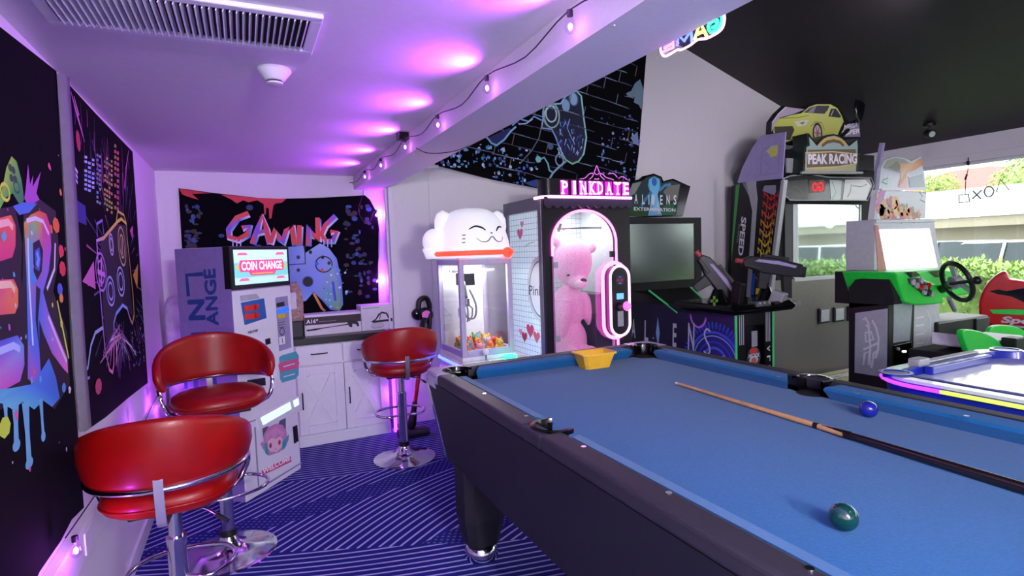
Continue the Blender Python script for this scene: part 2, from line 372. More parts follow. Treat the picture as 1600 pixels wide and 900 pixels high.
# ---- window wall: fascia, stepped head, sill, frames and panes
WZ0, WZ1 = .12, 2.155
b = MB(); b.box((RX,FY,0),(RX+.12,BY,WZ0)); b.box((RX,FY,WZ1+.08),(RX+.12,GY,vz(RX))); b.box((RX,4.0,WZ0),(RX+.12,GY,WZ1+.08)); struct(b.build('wall_right','paint'))
b = MB(); b.box((RX-.02,FY,WZ1),(RX+.12,4.0,WZ1+.08)); struct(b.build('trim_5','paint',bevel=.004))
ywin = [(2.05,3.98),(.1,2.05),(-1.85,.1),(FY,-1.85)]
for i,(a,c) in enumerate(ywin):
    wroot = bpy.data.objects.new('window_%d'%(i+1), None); C.objects.link(wroot); wroot.location = (RX+.05,(a+c)/2,WZ0); struct(wroot)
    f = MB()
    for q in ((a,a+.05),(c-.05,c)): f.box((RX+.02,q[0],WZ0),(RX+.08,q[1],WZ1))
    f.box((RX+.02,a,WZ0),(RX+.08,c,WZ0+.06)); f.box((RX+.02,a,WZ1-.03),(RX+.08,c,WZ1))
    f.build('window_frame','trim_white',wroot,bevel=.004)
    g = MB(); g.box((RX+.047,a+.05,WZ0+.06),(RX+.053,c-.05,WZ1-.03)); g.build('pane','pane',wroot)

# ============================================================ pool table
PX0, PX1, PY0, PY1 = .732, 2.02, .22, 2.47
NX0, NX1, NY0, NY1 = .857, 1.90, .345, 2.345
CL, RT = .777, .835
pt = thing('pool_table','black pool table with blue cloth filling the foreground','pool table',(1.375,1.345,0))
b = MB(); b.box((NX0-.03,NY0-.03,CL-.03),(NX1+.03,NY1+.03,CL)); b.build('playing_cloth','felt',pt)
# pockets at fixed places: rails are cut around them
pr = .062
corner = [(NX0-.01,NY1+.01),(NX1+.01,NY1+.01),(NX0-.01,NY0-.01),(NX1+.01,NY0-.01)]
side = [(NX0-.045,1.43),(NX1+.045,1.40)]
def cushion(p, q, out):       # p,q nose ends, out = outward unit vector in plan
    p, q, out = Vector((*p,0)), Vector((*q,0)), Vector((*out,0)); d = (q-p).normalized(); rings = []
    for c, e in ((p,1),(q,-1)):
        sec = [(0,CL+.036),(.006,CL+.046),(.05,RT-.002),(.05,CL),(.02,CL)]
        rings.append([c + out*a + d*e*(a*.75) + Vector((0,0,z)) for a,z in sec])
    m = MB(); m.loft(rings); return m
g = .075
for p_, q_, o_ in (((NX0,side[0][1]+g),(NX0,NY1-g),(-1,0)),((NX0,NY0+g),(NX0,side[0][1]-g),(-1,0)),((NX1,NY1-g),(NX1,side[1][1]+g),(1,0)),((NX1,side[1][1]-g),(NX1,NY0+g),(1,0)),((NX0+g,NY1),(NX1-g,NY1),(0,1)),((NX1-g,NY0),(NX0+g,NY0),(0,-1))):
    cushion(p_,q_,o_).build('cushion','felt',pt)
cw = .05
def rail(x0,y0,x1,y1):
    m = MB(); m.box((x0,y0,RT-.05),(x1,y1,RT)); return m.build('rail','rail_vinyl',pt,bevel=.012,seg=3)
rail(PX0,side[0][1]+.055,NX0-cw,NY1-.03); rail(PX0,NY0+.03,NX0-cw,side[0][1]-.055)
rail(NX1+cw,side[1][1]+.055,PX1,NY1-.03); rail(NX1+cw,NY0+.03,PX1,side[1][1]-.055)
rail(NX0+.03,NY1+cw,NX1-.03,PY1); rail(NX0+.03,PY0,NX1-.03,NY0-cw)
for (x,y), ox in ((side[0],PX0),(side[1],PX1)):           # rail pieces outside the side pockets
    m = MB(); m.box((min(ox,x+(-.028 if ox<x else .028)),y-.058,RT-.05),(max(ox,x+(-.028 if ox<x else .028)),y+.058,RT-.001)); m.build('rail','rail_vinyl',pt,bevel=.01)
# corner castings (chrome) with pocket liners
for (x,y) in corner:
    sx_ = -1 if x < 1.3 else 1; sy_ = 1 if y > 1 else -1
    ox, oy = (PX0 if sx_ < 0 else PX1), (PY1 if sy_ > 0 else PY0)
    m = MB(); ring = []
    # L-shaped casting cap: outer corner minus the pocket circle
    poly = [(x+sx_*.0 - sx_*.045, oy), (ox, oy), (ox, y - sy_*.045)]
    for i in range(9):
        a = math.atan2(0,-sx_) if 0 else 0
        th = i/8*PI/2
        poly.append((x + sx_*pr*math.cos(th)*1.0, y + sy_*pr*math.sin(th)) )
    poly = [(ox, y-sy_*.05),(x+sx_*.055, y-sy_*.05)] + [(x+sx_*pr*math.cos(i/8*PI/2), y+sy_*pr*math.sin(i/8*PI/2)) for i in range(9)] + [(x-sx_*.05, y+sy_*.055),(x-sx_*.05, oy),(ox-sx_*.02, oy),(ox, oy-sy_*.02)]
    m.prism([(a,c,RT-.012) for a,c in poly],(0,0,.0135)); m.build('corner_casting',mat('casting','#b9b2cc',.3,.35),pt,bevel=.003)
    m = MB(); m.box((min(ox,ox-sx_*.03),min(oy,oy-sy_*.13),RT-.075),(max(ox,ox-sx_*.03),max(oy,oy-sy_*.13),RT-.012)); m.box((min(ox,ox-sx_*.13),min(oy,oy-sy_*.03),RT-.075),(max(ox,ox-sx_*.13),max(oy,oy-sy_*.03),RT-.012)); m.build('corner_skirt','casting',pt,bevel=.012,seg=3)
for i,(x,y) in enumerate(corner+side):
    m = MB(); n = 24
    rings = []
    for r_, z in ((pr+.008,RT+.003),(pr-.004,RT+.004),(pr-.008,RT-.01),(pr-.01,CL-.02),(pr-.014,CL-.09)):
        rings.append([(x+r_*math.cos(2*PI*j/n), y+r_*math.sin(2*PI*j/n), z) for j in range(n)])
    # only the outer arc stands above the cloth
    sx_ = (-1 if x < 1.3 else 1); sy_ = 0 if i > 3 else (1 if y > 1 else -1)
    a0 = math.atan2(sy_, sx_); half = R(115) if i > 3 else R(125)
    A = [a0 - half + 2*half*j/20 for j in range(21)]
    rr = [[(x+r_*math.cos(a), y+r_*math.sin(a), z) for a in A] for r_, z in ((pr+.010,RT-.01),(pr+.010,RT+.003),(pr-.003,RT+.004),(pr-.008,RT-.012),(pr-.010,CL+.002),(pr+.002,CL+.002))]
    m.loft(rr, caps=False, closed=False); m.build('pocket_liner','black_gloss',pt,smooth=50)
    m = MB(); m.cyl((x,y,CL+.0005),(x,y,CL+.0025),pr-.006,24); m.build('pocket_hole','black_matte',pt)
for (px_,py_) in ((707,588),(757,615),(822,650),(912,698),(1045,770),(1265,888),(1040,548),(1216,589),(1340,615),(1510,650)):
    q = Zp(px_,py_,RT+.0008); m = MB(); m.cyl(q-Vector((0,0,.002)),q+Vector((0,0,.001)),.0075,12); m.build('rail_sight','chrome',pt)
# apron: tapered skirt
ap = .07; zb = .405
m = MB(); m.loft([[(PX0,PY0,RT-.045),(PX1,PY0,RT-.045),(PX1,PY1,RT-.045),(PX0,PY1,RT-.045)],[(PX0+ap,PY0+ap*.3,zb),(PX1-ap,PY0+ap*.3,zb),(PX1-ap,PY1-.02,zb),(PX0+ap,PY1-.02,zb)]],caps=False)
m.add([(PX0+ap,PY0+ap*.3,zb),(PX1-ap,PY0+ap*.3,zb),(PX1-ap,PY1-.02,zb),(PX0+ap,PY1-.02,zb)],[(0,1,2,3)]); m.build('apron','apron_vinyl',pt,recalc=True)
for sx_ in (0,1):                                       # chrome strips at the far corners
    xx = PX0 if sx_ == 0 else PX1; s_ = 1 if sx_ == 0 else -1
    m = MB(); m.bar((xx+s_*.004,PY1-.006,RT-.06),(xx+s_*(ap+.004),PY1-.026,zb),.03,.012,(1,0,0)); m.build('corner_strip','chrome',pt,bevel=.003)
for (cx,cy) in ((.885,2.25),(1.865,2.25),(.885,.45),(1.865,.45)):
    def oct_(h,z,ox=0,oy=0):
        k = h*.62; return [(cx+ox+a,cy+oy+c,z) for a,c in ((-h,-k),(-k,-h),(k,-h),(h,-k),(h,k),(k,h),(-k,h),(-h,k))]
    m = MB(); m.loft([oct_(.092,zb+.02),oct_(.092,.20),oct_(.07,.075)]); m.build('leg','apron_vinyl',pt)
    m = MB(); m.lathe([(.05,.075),(.07,.06),(.078,.02),(.07,.0)],(cx,cy,0),24); m.build('foot','chrome',pt,smooth=60)
# balls, cue, basket
def ball(px_,py_,body,label,axis,stripe=True):
    q = Zp(px_,py_,CL); r = .0272; c = q+Vector((0,0,r))
    nm = 'ball_'+body[1:]; m_, N, L, bs = nodes(nm); M[nm] = m_
    tc = N.new('ShaderNodeTexCoord'); dt = N.new('ShaderNodeVectorMath'); dt.operation = 'DOT_PRODUCT'; L.new(tc.outputs['Object'],dt.inputs[0]); dt.inputs[1].default_value = Vector(axis).normalized()
    e = NX(m_.node_tree, dt.outputs['Value'])
    # object origin is the ball's base: shift to the centre
    off = Vector(axis).normalized().z*r
    a = e - off
    f = a.gt(.0185)
    L.new(mixc(m_.node_tree, f, body, '#eceae0'), bs.inputs['Base Color']); bs.inputs['Roughness'].default_value = .1; bs.inputs['Coat Weight'].default_value = .5
    m = MB(); m.sphere(c,r,40,24); tag(m.build('billiard_ball',[m_],smooth=180),label,'ball')
ball(1318,828,'#0a3a36','dark green billiard ball with white edge nearest the camera on blue cloth',(.93,-.2,.32))
ball(1357,652,'#1b2590','blue billiard ball beyond the cue near the right rail',(.62,-.0,.74))
a_, b_ = Zp(1056,597,.79), Zp(1275,662,.795); e_ = Zp(1600,757,.80); d_ = (e_-a_).normalized(); L_ = 1.35
cue = thing('pool_cue','long wooden pool cue with black butt lying on blue cloth','cue',(a_.x,a_.y,CL+.008))
zz = lambda t: CL+.0085+.006*t
pc = lambda t: Vector((a_.x+d_.x*L_*t, a_.y+d_.y*L_*t, zz(t)))
tj = (b_-a_).length/L_
m = MB(); m.tube([pc(.012),pc(tj-.006)],[.0058,.0085],14); m.build('shaft','wood_light',cue,smooth=60)
m = MB(); m.tube([pc(0),pc(.012)],[.0055,.0058],14); m.build('tip','white',cue,smooth=60)
m = MB(); m.tube([pc(tj-.006),pc(tj+.006)],.0092,14); m.build('joint','black',cue,smooth=60)
m = MB(); m.tube([pc(tj+.006),pc(tj+.10)],[.0088,.0105],14); m.build('forearm','wood_light',cue,smooth=60)
m = MB(); m.tube([pc(tj+.07),pc(tj+.10),pc(1)],[.0108,.0115,.0155],14)
m.build('butt','wood_dark',cue,smooth=60)
for k in range(3):                                      # pointed splices of the butt
    a = R(120*k+60); up = Vector((0,0,1)); sd = d_.cross(up).normalized(); nn = sd*math.cos(a)+up*math.sin(a); t2_ = d_.cross(nn)
    p0 = pc(tj+.015)+nn*.0093; p1 = pc(tj+.085)+nn*.0108
    m = MB(); m.prism([p0, p1+t2_*.007, p1-t2_*.007],nn*.001); m.build('splice','wood_dark',cue)
q = (Zp(906,575,CL)+Zp(951,572,CL))/2; q.z = CL
bk = thing('plastic_basket','small yellow plastic basket standing on the blue cloth','basket',tuple(q),R(-3))
def rr(hx_,hy_,z,k=.012):
    return [bk.location+Matrix.Rotation(R(-3),3,'Z')@Vector((a,c,z)) for a,c in ((-hx_+k,-hy_),(hx_-k,-hy_),(hx_,-hy_+k),(hx_,hy_-k),(hx_-k,hy_),(-hx_+k,hy_),(-hx_,hy_-k),(-hx_,-hy_+k))]
m = MB(); m.loft([rr(.068,.045,.001),rr(.09,.062,.074),rr(.087,.059,.074),rr(.065,.042,.005)],caps=False); m.add(rr(.066,.043,.004),[tuple(range(8))]); m.build('basket_body','yellow_plastic',bk)
m = MB(); m.loft([rr(.088,.06,.07),rr(.097,.069,.07),rr(.097,.069,.078),rr(.088,.06,.078)],caps=False); m.build('rim','yellow_plastic',bk,bevel=.001)
for sy_ in (-1,1):
    for i in range(15):
        m = MB(); m.X = Matrix.Translation(bk.location)@Matrix.Rotation(R(-3),4,'Z'); x = -.07+.14*i/14
        m.bar((x*.8,sy_*(.0475),.012),(x,sy_*.0605,.066),.0035,.002,(1,0,0)); m.build('rib','yellow_plastic',bk)
# ============================================================ wall tapestries (flat prints on cloth)
def cloth(name, pl, pts, label, base, th=.004):
    root = thing(name, label, 'tapestry', pl.pt(pts[0]))
    root.location = min((pl.pt(q) for q in pts), key=lambda v: v.z)
    m = MB(); m.prism([pl.pt(q,-th+.0005) for q in pts], pl.n*th); m.build('cloth', base, root); return root
mat('cloth_black','#08090d',.9,spec=.1); mat('cloth_dark','#07070c',.9,spec=.1); mat('cloth_fold','#77737f',.85)
LP = Plane((LX+.008,0,0),(0,1,0),(0,0,1)); LP.n = Vector((1,0,0))          # left wall: u = y, v = z
# -- first tapestry: graffiti letters
o1 = [(1.05,1.93),(1.45,1.95),LP.px(0,42),LP.px(88,111),LP.px(98,300),LP.px(112,560),LP.px(131,793),LP.px(112,812),LP.px(95,845),LP.px(62,893),(1.5,.53),(1.05,.55)]
t1 = cloth('wall_tapestry', LP, o1, 'black tapestry with big graffiti letters on left wall nearest the camera', 'cloth_black')
k = Ink(LP, .0016)
def gs(pts, w, cols): 
    P = smooth_path([LP.px(*p) for p in pts], 5); n = len(P); cc = []
    for i in range(n):
        f = i/(n-1)*(len(cols)-1); a = int(min(f,len(cols)-2)); t = f-a; c0, c1 = col(cols[a]), col(cols[a+1]); cc.append(tuple(c0[j]*(1-t)+c1[j]*t for j in range(3)))
    k.strip(P, w, cc)
k.pp([(36,322),(62,312),(86,330),(92,400),(82,455),(104,520),(108,600),(84,640),(60,612),(40,640),(28,560),(34,430)], '#050507')
k.pp([(-30,330),(22,322),(34,380),(32,430),(36,520),(42,600),(0,640),(-30,640)], '#050507')
# E: three bars with a stem out of frame
k.pp([(-30,352),(0,340),(16,336),(23,352),(23,384),(18,402),(0,408),(-30,412)], ['#f2543e','#f2603e','#f4803e','#f06a50','#e84a68','#e0457a','#e0457a','#d8408a'])
k.pp([(-30,440),(0,437),(20,436),(27,452),(27,478),(22,490),(0,492),(-30,494)], ['#e83a8e','#e8408a','#f06048','#f59a38','#f5a838','#f07a40','#ea5a60','#d83a8a'])
k.pp([(-30,545),(0,532),(26,524),(36,540),(37,570),(30,596),(0,612),(-30,618)], ['#5a46c8','#5a58d8','#5a7ae0','#78a8ea','#8a6ad8','#c45ac8','#e46ac0','#e070b8'])
k.sp([(-10,352),(12,347),(19,356)], .018, '#ffd0b8'); k.sp([(-10,446),(16,444),(22,454)], .018, '#ffe0b0'); k.sp([(-10,552),(20,540),(30,546)], .018, '#bcd8ff')
# R
k.pp([(36,348),(46,336),(60,329),(71,334),(77,352),(79,386),(75,424),(66,456),(74,486),(90,526),(104,560),(105,584),(96,574),(80,552),(67,522),(60,500),(60,545),(63,590),(52,600),(42,592),(42,520),(40,430)], ['#c8cc38','#f0a22e','#ee5a34','#e8485a','#e04a9a','#c058cc','#8a66e0','#6a86e8','#a87ae0','#d878d4','#ee80d0','#ee80d0','#e070c8','#b070d8','#6a80e8','#4a88e8','#4a80e4','#8a68d8','#c060c8','#9a62d0','#4a8ae4','#46b4d0'])
k.pp([(44,352),(54,344),(64,348),(66,380),(62,424),(54,446),(46,440),(43,390)], ['#5ad0a8','#a8d850','#e8a040','#d05a90','#7a70e0','#4a90e8','#46a8e0','#4ac0d0'])
k.pp([(50,380),(60,374),(66,392),(64,424),(57,438),(51,424)], '#0a0e1c'); k.pp([(53,392),(60,386),(63,404),(60,424),(54,420)], '#2a62c8'); k.sp([(56,394),(59,404),(57,416)], .02, '#7ab8f0')
k.pp([(55,446),(62,452),(58,500),(60,545),(54,500)], '#0a0e1c')
for p in ([(40,345),(54,341),(66,346),(75,366)],[(85,380),(84,420),(72,452)],[(42,372),(44,440),(50,540)],[(74,494),(88,530),(103,566)]): k.sp(smooth_path(p,4) if 0 else p, .012, '#e8f2ff')
k.sp([(88,470),(98,520),(106,560)], .012, '#d8f04a')
# paint drips below
k.pp([(-30,612),(20,606),(50,600),(75,560),(86,590),(92,622),(80,636),(66,626),(52,640),(34,628),(18,640),(0,630),(-30,640)], ['#4ab8d8','#5ac0e0','#4a8ae8','#4a8ae8','#3a7ad8','#3a7ad8','#4a9ae0','#4aa8e0','#5ac0d8','#5ac8d8','#6ad0d8','#6ad0d8','#6ad0d8'])
for x,y0,x1,y1,w_ in ((22,630,24,696,.045),(38,628,44,724,.05),(62,624,66,682,.032),(6,625,8,668,.03)):
    k.sp([(x,y0),((x+x1)/2,(y0+y1)/2),(x1,y1)], [w_,w_*.6,w_*.7], '#6ec4dc'); c_ = LP.px(x1,y1); k.disc(c_, w_*.55, .014, '#6ec4dc')
# green game pad above and purple splash
k.pp([(0,300),(4,282),(8,262),(16,244),(24,252),(32,282),(36,312),(30,322),(18,302),(8,308),(-4,330),(-12,318)], ['#8ad62a','#9ae03a','#9ae03a','#8ad62a','#5ac23a','#3aa84a','#2a8a4a','#2a8a4a','#3aa84a','#5ac23a','#6ace3a','#6ace3a'])
for x,y in ((14,262),(19,266),(16,278),(22,280)): k.disc(LP.px(x,y), .014, .010, '#1c5a2a')
k.ring(LP.px(6,300), .028, .02, .008, '#d8f24a'); k.ring(LP.px(24,292), .02, .015, .006, '#1c5a2a')
k.pp([(38,296),(42,256),(45,288),(50,274),(49,292),(62,268),(55,302),(60,312),(50,318),(42,322),(36,310)], '#b45ac0')
k.pp([(18,322),(34,316),(56,318),(44,332),(28,336)], '#4a86d8')
k.spat(46, LP.px(2,720)[:1]+(.7,), (2.28,1.75), [col(c) for c in ('#f0609a','#f2923a','#5ac8d8','#b45ac0','#d8e84a','#e8e8f0')], .004, .018, 3)
for (x,y,r_,c_) in ((86,352,.05,'#f07a2a'),(78,356,.02,'#f07a2a'),(94,392,.04,'#e83a4a'),(96,420,.05,'#e83a4a'),(92,452,.04,'#4a6ad8'),(94,466,.03,'#f2a23a'),(98,606,.03,'#4a9ae0'),(5,668,.05,'#c8f03a')): k.disc(LP.px(x,y), r_*.7, r_*.5, c_, 7)
k.build('printed_lettering', t1)
# grey hem folds along the far edge of the first tapestry
m = MB(); m.loft([[LP.pt((LP.px(x,y)[0]+du, LP.px(x,y)[1]), d) for du,d in ((0,.004),(.015,.022),(.05,.026),(.062,.004))] for x,y in ((86,114),(92,200),(98,300),(106,450),(114,580),(122,676))], caps=False, closed=False); m.build('curled_hem','cloth_fold',t1,smooth=180)
# -- second tapestry: night city and pad outline
o2 = [LP.px(95,118),LP.px(150,178),LP.px(207,237),LP.px(214,340),LP.px(222,470),LP.px(231,598),LP.px(200,622),LP.px(165,652),LP.px(133,674),LP.px(118,540),LP.px(106,350)]
t2 = cloth('wall_tapestry', LP, o2, 'dark tapestry with neon game pad outline and lit towers, far end of left wall', 'cloth_dark')
k = Ink(LP, .0016); rn = random.Random(5)
for x0,x1,y0,y1,nx,ny,cs in ((131,148,243,300,3,8,('#a8c8f0','#88b0e8','#c8e0ff')),(150,158,240,320,2,11,('#9ac8a8','#7aa8d8')),(162,176,243,330,4,12,('#d8d84a','#c8c840','#e0a84a','#8ac84a')),(178,186,225,330,2,12,('#c84a9a','#a8a83a','#e05a6a'))):
    for i in range(nx):
        for j in range(ny):
            if rn.random() < .8:
                x = x0+(x1-x0)*i/nx; y = y0+(y1-y0)*j/ny + (i*2.2); w_ = (x1-x0)/nx*.75; h_ = (y1-y0)/ny*.7
                k.k = 3; k.pp([(x,y),(x+w_,y+1),(x+w_,y+h_),(x,y+h_-1)], rn.choice(cs))
for i in range(26):
    x = rn.uniform(112,205); y = 130+ (x-100)*1.02 + rn.uniform(4,60); l = rn.uniform(20,70)
    k.sp([(x,y),(x+rn.uniform(-2,5),y+l)], [.002,.006], rn.choice(('#6a2a6a','#3a2a5a','#8a3a8a','#d85ab8','#2a3a6a')))
k.sp([(109,142),(120,182),(131,222)], [.004,.02,.004], '#e07ac8'); k.sp([(114,150),(122,180)], [.004,.008], '#ffd8f0'); k.disc(LP.px(121,220), .03, .04, '#b82a4a', 8); k.sp([(200,235),(196,265),(194,295)], [.006,.02,.03], '#c858b0')
for d in (0,4,8): k.sp([(103,246+d*2),(112,256+d*2),(120,270+d*2)], .012, '#c8d8f8' if d else '#e8e8ff')
k.pp([(118,312),(132,322),(134,352),(120,346)], '#1c2a8a'); 
for i in range(70):
    a = rn.uniform(0,2*PI); r0 = rn.uniform(.25,.5); r1 = r0+rn.uniform(.06,.22); q0 = (3.1+r0*math.cos(a),1.32+r0*1.1*math.sin(a)); q1 = (3.1+r1*math.cos(a),1.32+r1*1.1*math.sin(a))
    if all(2.42 < q[0] < 3.62 and .86 < q[1] < 1.92 for q in (q0,q1)): k.strip([q0,q1],[.003,.010],rn.choice(('#4a2a6a','#2a2a5a','#6a3a7a','#1c3a6a','#a04a8a','#3a5a8a')))
k.pp([(155,378),(180,350),(195,352),(199,410),(204,470),(206,496),(196,480),(188,476),(176,500),(172,560),(164,545),(158,470)], '#0e0a18')
def outl(pts, w, c, closed=False): k.sp(pts, w, c, closed)
outl([(149,376),(160,372),(182,346),(188,342),(196,350),(197,372),(201,410),(206,458),(208,492),(205,506),(201,496),(197,482),(190,477),(180,490),(176,505),(176,540),(176,570),(174,582),(169,578),(162,545),(158,500),(153,440)], .016, ['#e0a0f0','#e0c070','#e0d84a','#e8e04a','#d8e04a','#a8d84a','#c8a84a','#e0b84a','#e0c84a','#e8a84a','#c0a0c8','#a8b8e0','#88b8e8','#6ab0e8','#88a0e0','#b878d0','#e870b8','#f080b8','#f088b8','#d080c8','#a070d0','#c080e0'], True)
outl([(150,370),(149,350),(158,344),(160,366)], .012, '#8a78d8'); outl([(180,346),(182,330),(192,336),(196,350)], .012, '#d8d84a')
for c_,rx,ry,cc in (((156,425),.085,.075,'#b888d8'),((189,385),.085,.09,'#d8d070'),((171,455),.075,.06,'#a8b8e8'),((187,440),.08,.065,'#b8c8e8'),((172,382),.04,.045,'#c8c8d8')):
    k.ring(LP.px(*c_), rx, ry, .010, cc, 22); k.ring(LP.px(*c_), rx*.6, ry*.6, .010, cc, 18)
k.sp([(156,402),(156,448)], .02, '#d890e0'); k.sp([(150,424),(162,430)], .02, '#d890e0'); k.sp([(189,372),(189,398)], .016, '#e0e0a0')
k.pp([(126,440),(144,408),(147,452)], '#d070b8'); k.pp([(206,430),(214,412),(213,452)], '#e0b040'); k.pp([(201,360),(206,352),(206,376)], '#d84aa8')
for i in range(34):
    a = rn.uniform(-1,1); x0 = 184+rn.uniform(-8,8); y0 = 520+rn.uniform(-18,18); l = rn.uniform(25,75)
    x1 = x0 + a*l*.55; y1 = y0 + l*(1-abs(a)*.5)
    if 132 < x1 < 226 and y1 < 660-(x1-133)*.75: k.sp([(x0,y0),((x0+x1)/2+a*4,(y0+y1)/2),(x1,y1)], [.004,.012,.004], rn.choice(('#8a4a9a','#3a2a5a','#d88ab0','#e0d0e0','#5a3a8a','#6a6a9a')))
k.sp([(118,590),(134,575),(139,540),(146,520),(158,512)], .014, '#9ac8e0'); k.sp([(120,598),(137,590)], .01, '#9a8ae0'); k.disc(LP.px(151,604), .05, .03, '#c84a6a', 9); k.spat(60, (3.2,.85), (3.62,1.15), [col(c) for c in ('#8ac8f0','#e0e0f8','#7a5ad0')], .004, .014, 9)
k.build('printed_picture', t2)
# -- third tapestry in the alcove: GAMING
BP = Plane((0,BY-.012,0),(1,0,0),(0,0,1))
o3 = [BP.px(*p) for p in ((279,294),(330,301),(420,311),(500,309),(570,305),(578,312),(588,330),(592,352),(591,420),(592,478),(560,488),(480,500),(380,520),(292,525),(285,400))]
t3 = cloth('wall_tapestry', BP, o3, 'black tapestry lettered in dripping paint with pale game pad on the alcove back wall', 'cloth_dark')
k = Ink(BP, .0016); rn = random.Random(11)
for i in range(150):
    e = rn.random(); x = 289+rn.random()*22+ (e<.15)*rn.random()*120 if e < .6 else 540+rn.random()*46; y = rn.uniform(318,470)
    c_ = BP.px(x,y); k.k = i%7; k.disc(c_, rn.uniform(.006,.026), rn.uniform(.006,.022), rn.choice(('#13204a','#1c3a7a','#0f2a2a','#2a1a4a','#3a1420','#1a2a5a','#24508a')), 7)
k.k = 20
k.pp([(280,295),(330,302),(300,303),(310,312),(296,308),(285,304)], '#c82438'); k.pp([(345,304),(400,309),(447,311),(440,317),(430,318),(427,322),(424,341),(421,342),(420,326),(416,324),(415,335),(413,336),(412,319),(402,313),(388,316),(380,313),(370,318),(362,312)], '#d02c40')
for w_,off_,cs in ((.046,2.0,('#dfe8f8','#4a6ae0','#8ad0d8','#e8f0ff')),(.034,0,('#e8404a','#e8584a','#7a5ae0','#e84a6a'))):
    for i,pts in enumerate(([(388,333),(370,340),(357,358),(358,370),(372,374),(386,366),(390,353),(378,356)],[(394,380),(402,358),(410,337),(416,358),(421,380)],[(400,364),(418,360)],[(422,380),(430,358),(436,372),(441,380),(447,360),(456,352),(460,382)],[(468,352),(467,383)],[(481,383),(482,352),(490,368),(497,376),(496,340)],[(524,337),(508,352),(502,366),(508,376),(520,376),(526,362),(516,362)])):
        P = [(x+off_*.6,y+off_) for x,y in pts]; k.sp(P, w_*(.8 if i in (2,) else 1), [cs[(j+i)%len(cs)] for j in range(len(P))])
for x in (364,370,376,506,512,518): k.sp([(x,374),(x,386)], .008, '#c8d4f0')
k.pp([(448,386),(474,384),(476,396),(500,380),(514,388),(526,404),(534,440),(536,476),(530,486),(516,484),(504,470),(490,456),(478,470),(462,474),(448,440)], ['#7c9ae0','#8fb0e8','#9ab8f0','#a8c4f4','#98b4ec','#7a98e0','#5a80d0','#4a8ab0','#6aa84a','#3a6ad0','#4a78d8','#7a9ae8','#8ab0f0','#8fb0e8','#7c9ae0'])
k.sp([(476,384),(477,412),(448,414)], .008, '#1a2030'); k.ring(BP.px(506,413), .062, .062, .010, '#141824', 24)
for x,y,c_ in ((504,402,'#181820'),(514,411,'#1a1a24'),(504,422,'#d85a4a'),(495,412,'#3a6ae0'),(485,394,'#141824'),(466,402,'#28304a'),(466,422,'#28304a')): k.disc(BP.px(x,y), .013, .015, c_, 10)
k.disc(BP.px(481,440), .036, .038, '#10131c', 18); k.ring(BP.px(481,440), .038, .04, .006, '#3a5a9a')
k.sp([(490,458),(503,482),(508,486)], .018, ['#d8a84a','#d87a3a','#3a8a8a']); k.sp([(520,440),(524,470)], .02, '#2a56c8'); k.sp([(512,450),(516,476)], .016, '#48b0c8'); k.spat(40, (.55,.96), (.74,1.3), [col(c) for c in ('#2a56c8','#c8dcff','#48b0c8','#e8f0ff')], .004, .014, 4)
k.build('printed_picture', t3)
# -- fourth tapestry on the gable wall: bricks and line-drawn pad
a9 = math.atan2(*(lambda p,q:(q[1]-p[1],q[0]-p[0]))(Plane((0,GY-.012,0),(1,0,0),(0,0,1)).px(683,259),Plane((0,GY-.012,0),(1,0,0),(0,0,1)).px(850,296)))
GP = Plane((0,GY-.014,0),(1,0,0),(0,0,1)); c9, s9 = math.cos(a9), math.sin(a9)
o4 = [GP.px(*p) for p in ((683,259),(770,281),(850,296),(920,295),(991,292),(998,240),(1004,160),(1010,84))] + [(2.9,3.9),(2.0,3.55),(1.35,2.9),(1.2,2.3)]
o4 = [q for q in o4]
t4 = cloth('wall_tapestry', GP, o4, 'dark brick-pattern tapestry with blue line-drawn game pad high on the gable wall', 'cloth_dark')
k = Ink(GP, .0016, .00001); rn = random.Random(21); p0 = Vector(GP.px(683,259))
def inside(q):
    c = False; n = len(o4)
    for i in range(n):
        a, b_ = o4[i], o4[i-1]
        if (a[1] > q[1]) != (b_[1] > q[1]) and q[0] < (b_[0]-a[0])*(q[1]-a[1])/(b_[1]-a[1])+a[0]: c = not c
    return c
def tr(u,v): return (p0.x+u*c9-v*s9, p0.y+u*s9+v*c9)
for r_ in range(1,26):
    v = r_*.105; u = -.2
    while u < 3:
        l = rn.uniform(.10,.3)
        a, b_ = tr(u, v+rn.uniform(-.006,.006)), tr(u+l, v+rn.uniform(-.006,.006))
        if inside(a) and inside(b_) and rn.random() < .86: k.strip([a,((a[0]+b_[0])/2,(a[1]+b_[1])/2+rn.uniform(-.006,.006)),b_], [.004,.010,.005], rn.choice(('#4a5478','#6a7a9a','#5a4a78','#8a9ab8','#3a4468')))
        u += l
    u = -.2 + (r_%2)*.16
    while u < 3:
        a, b_ = tr(u,v), tr(u+.01,v+.1)
        if inside(a) and inside(b_) and rn.random() < .6: k.strip([a,b_], .007, rn.choice(('#4a5478','#6a7a9a','#8a6a5a')))
        u += .34
for n_,x0,y0,x1,y1,cs in ((90,690,262,790,225,('#8ac0e8','#c8e0ff','#3a5ab0','#4a9ad8')),(60,770,230,840,290,('#3a5ab0','#4a7ad0','#c8e0ff')),(70,940,180,1000,285,('#3a4ab0','#5a7ad0','#1a2a7a','#8ab0e0'))):
    for i in range(n_):
        q = GP.px(x0+(x1-x0)*rn.random(), y0+(y1-y0)*rn.random())
        if inside(q): k.k = i%9; k.disc(q, rn.uniform(.004,.018), rn.uniform(.004,.018), rn.choice(cs), 6)
k.k = 60
k.pp([(1000,124),(992,130),(986,142),(978,146),(982,152),(992,152),(990,160),(998,164),(1002,172),(1005,140)], '#6a8aa0'); k.pp([(985,215),(996,206),(998,228),(990,224)], '#7a8ac0'); k.pp([(820,286),(838,280),(850,288),(848,294),(830,291)], '#34489a')
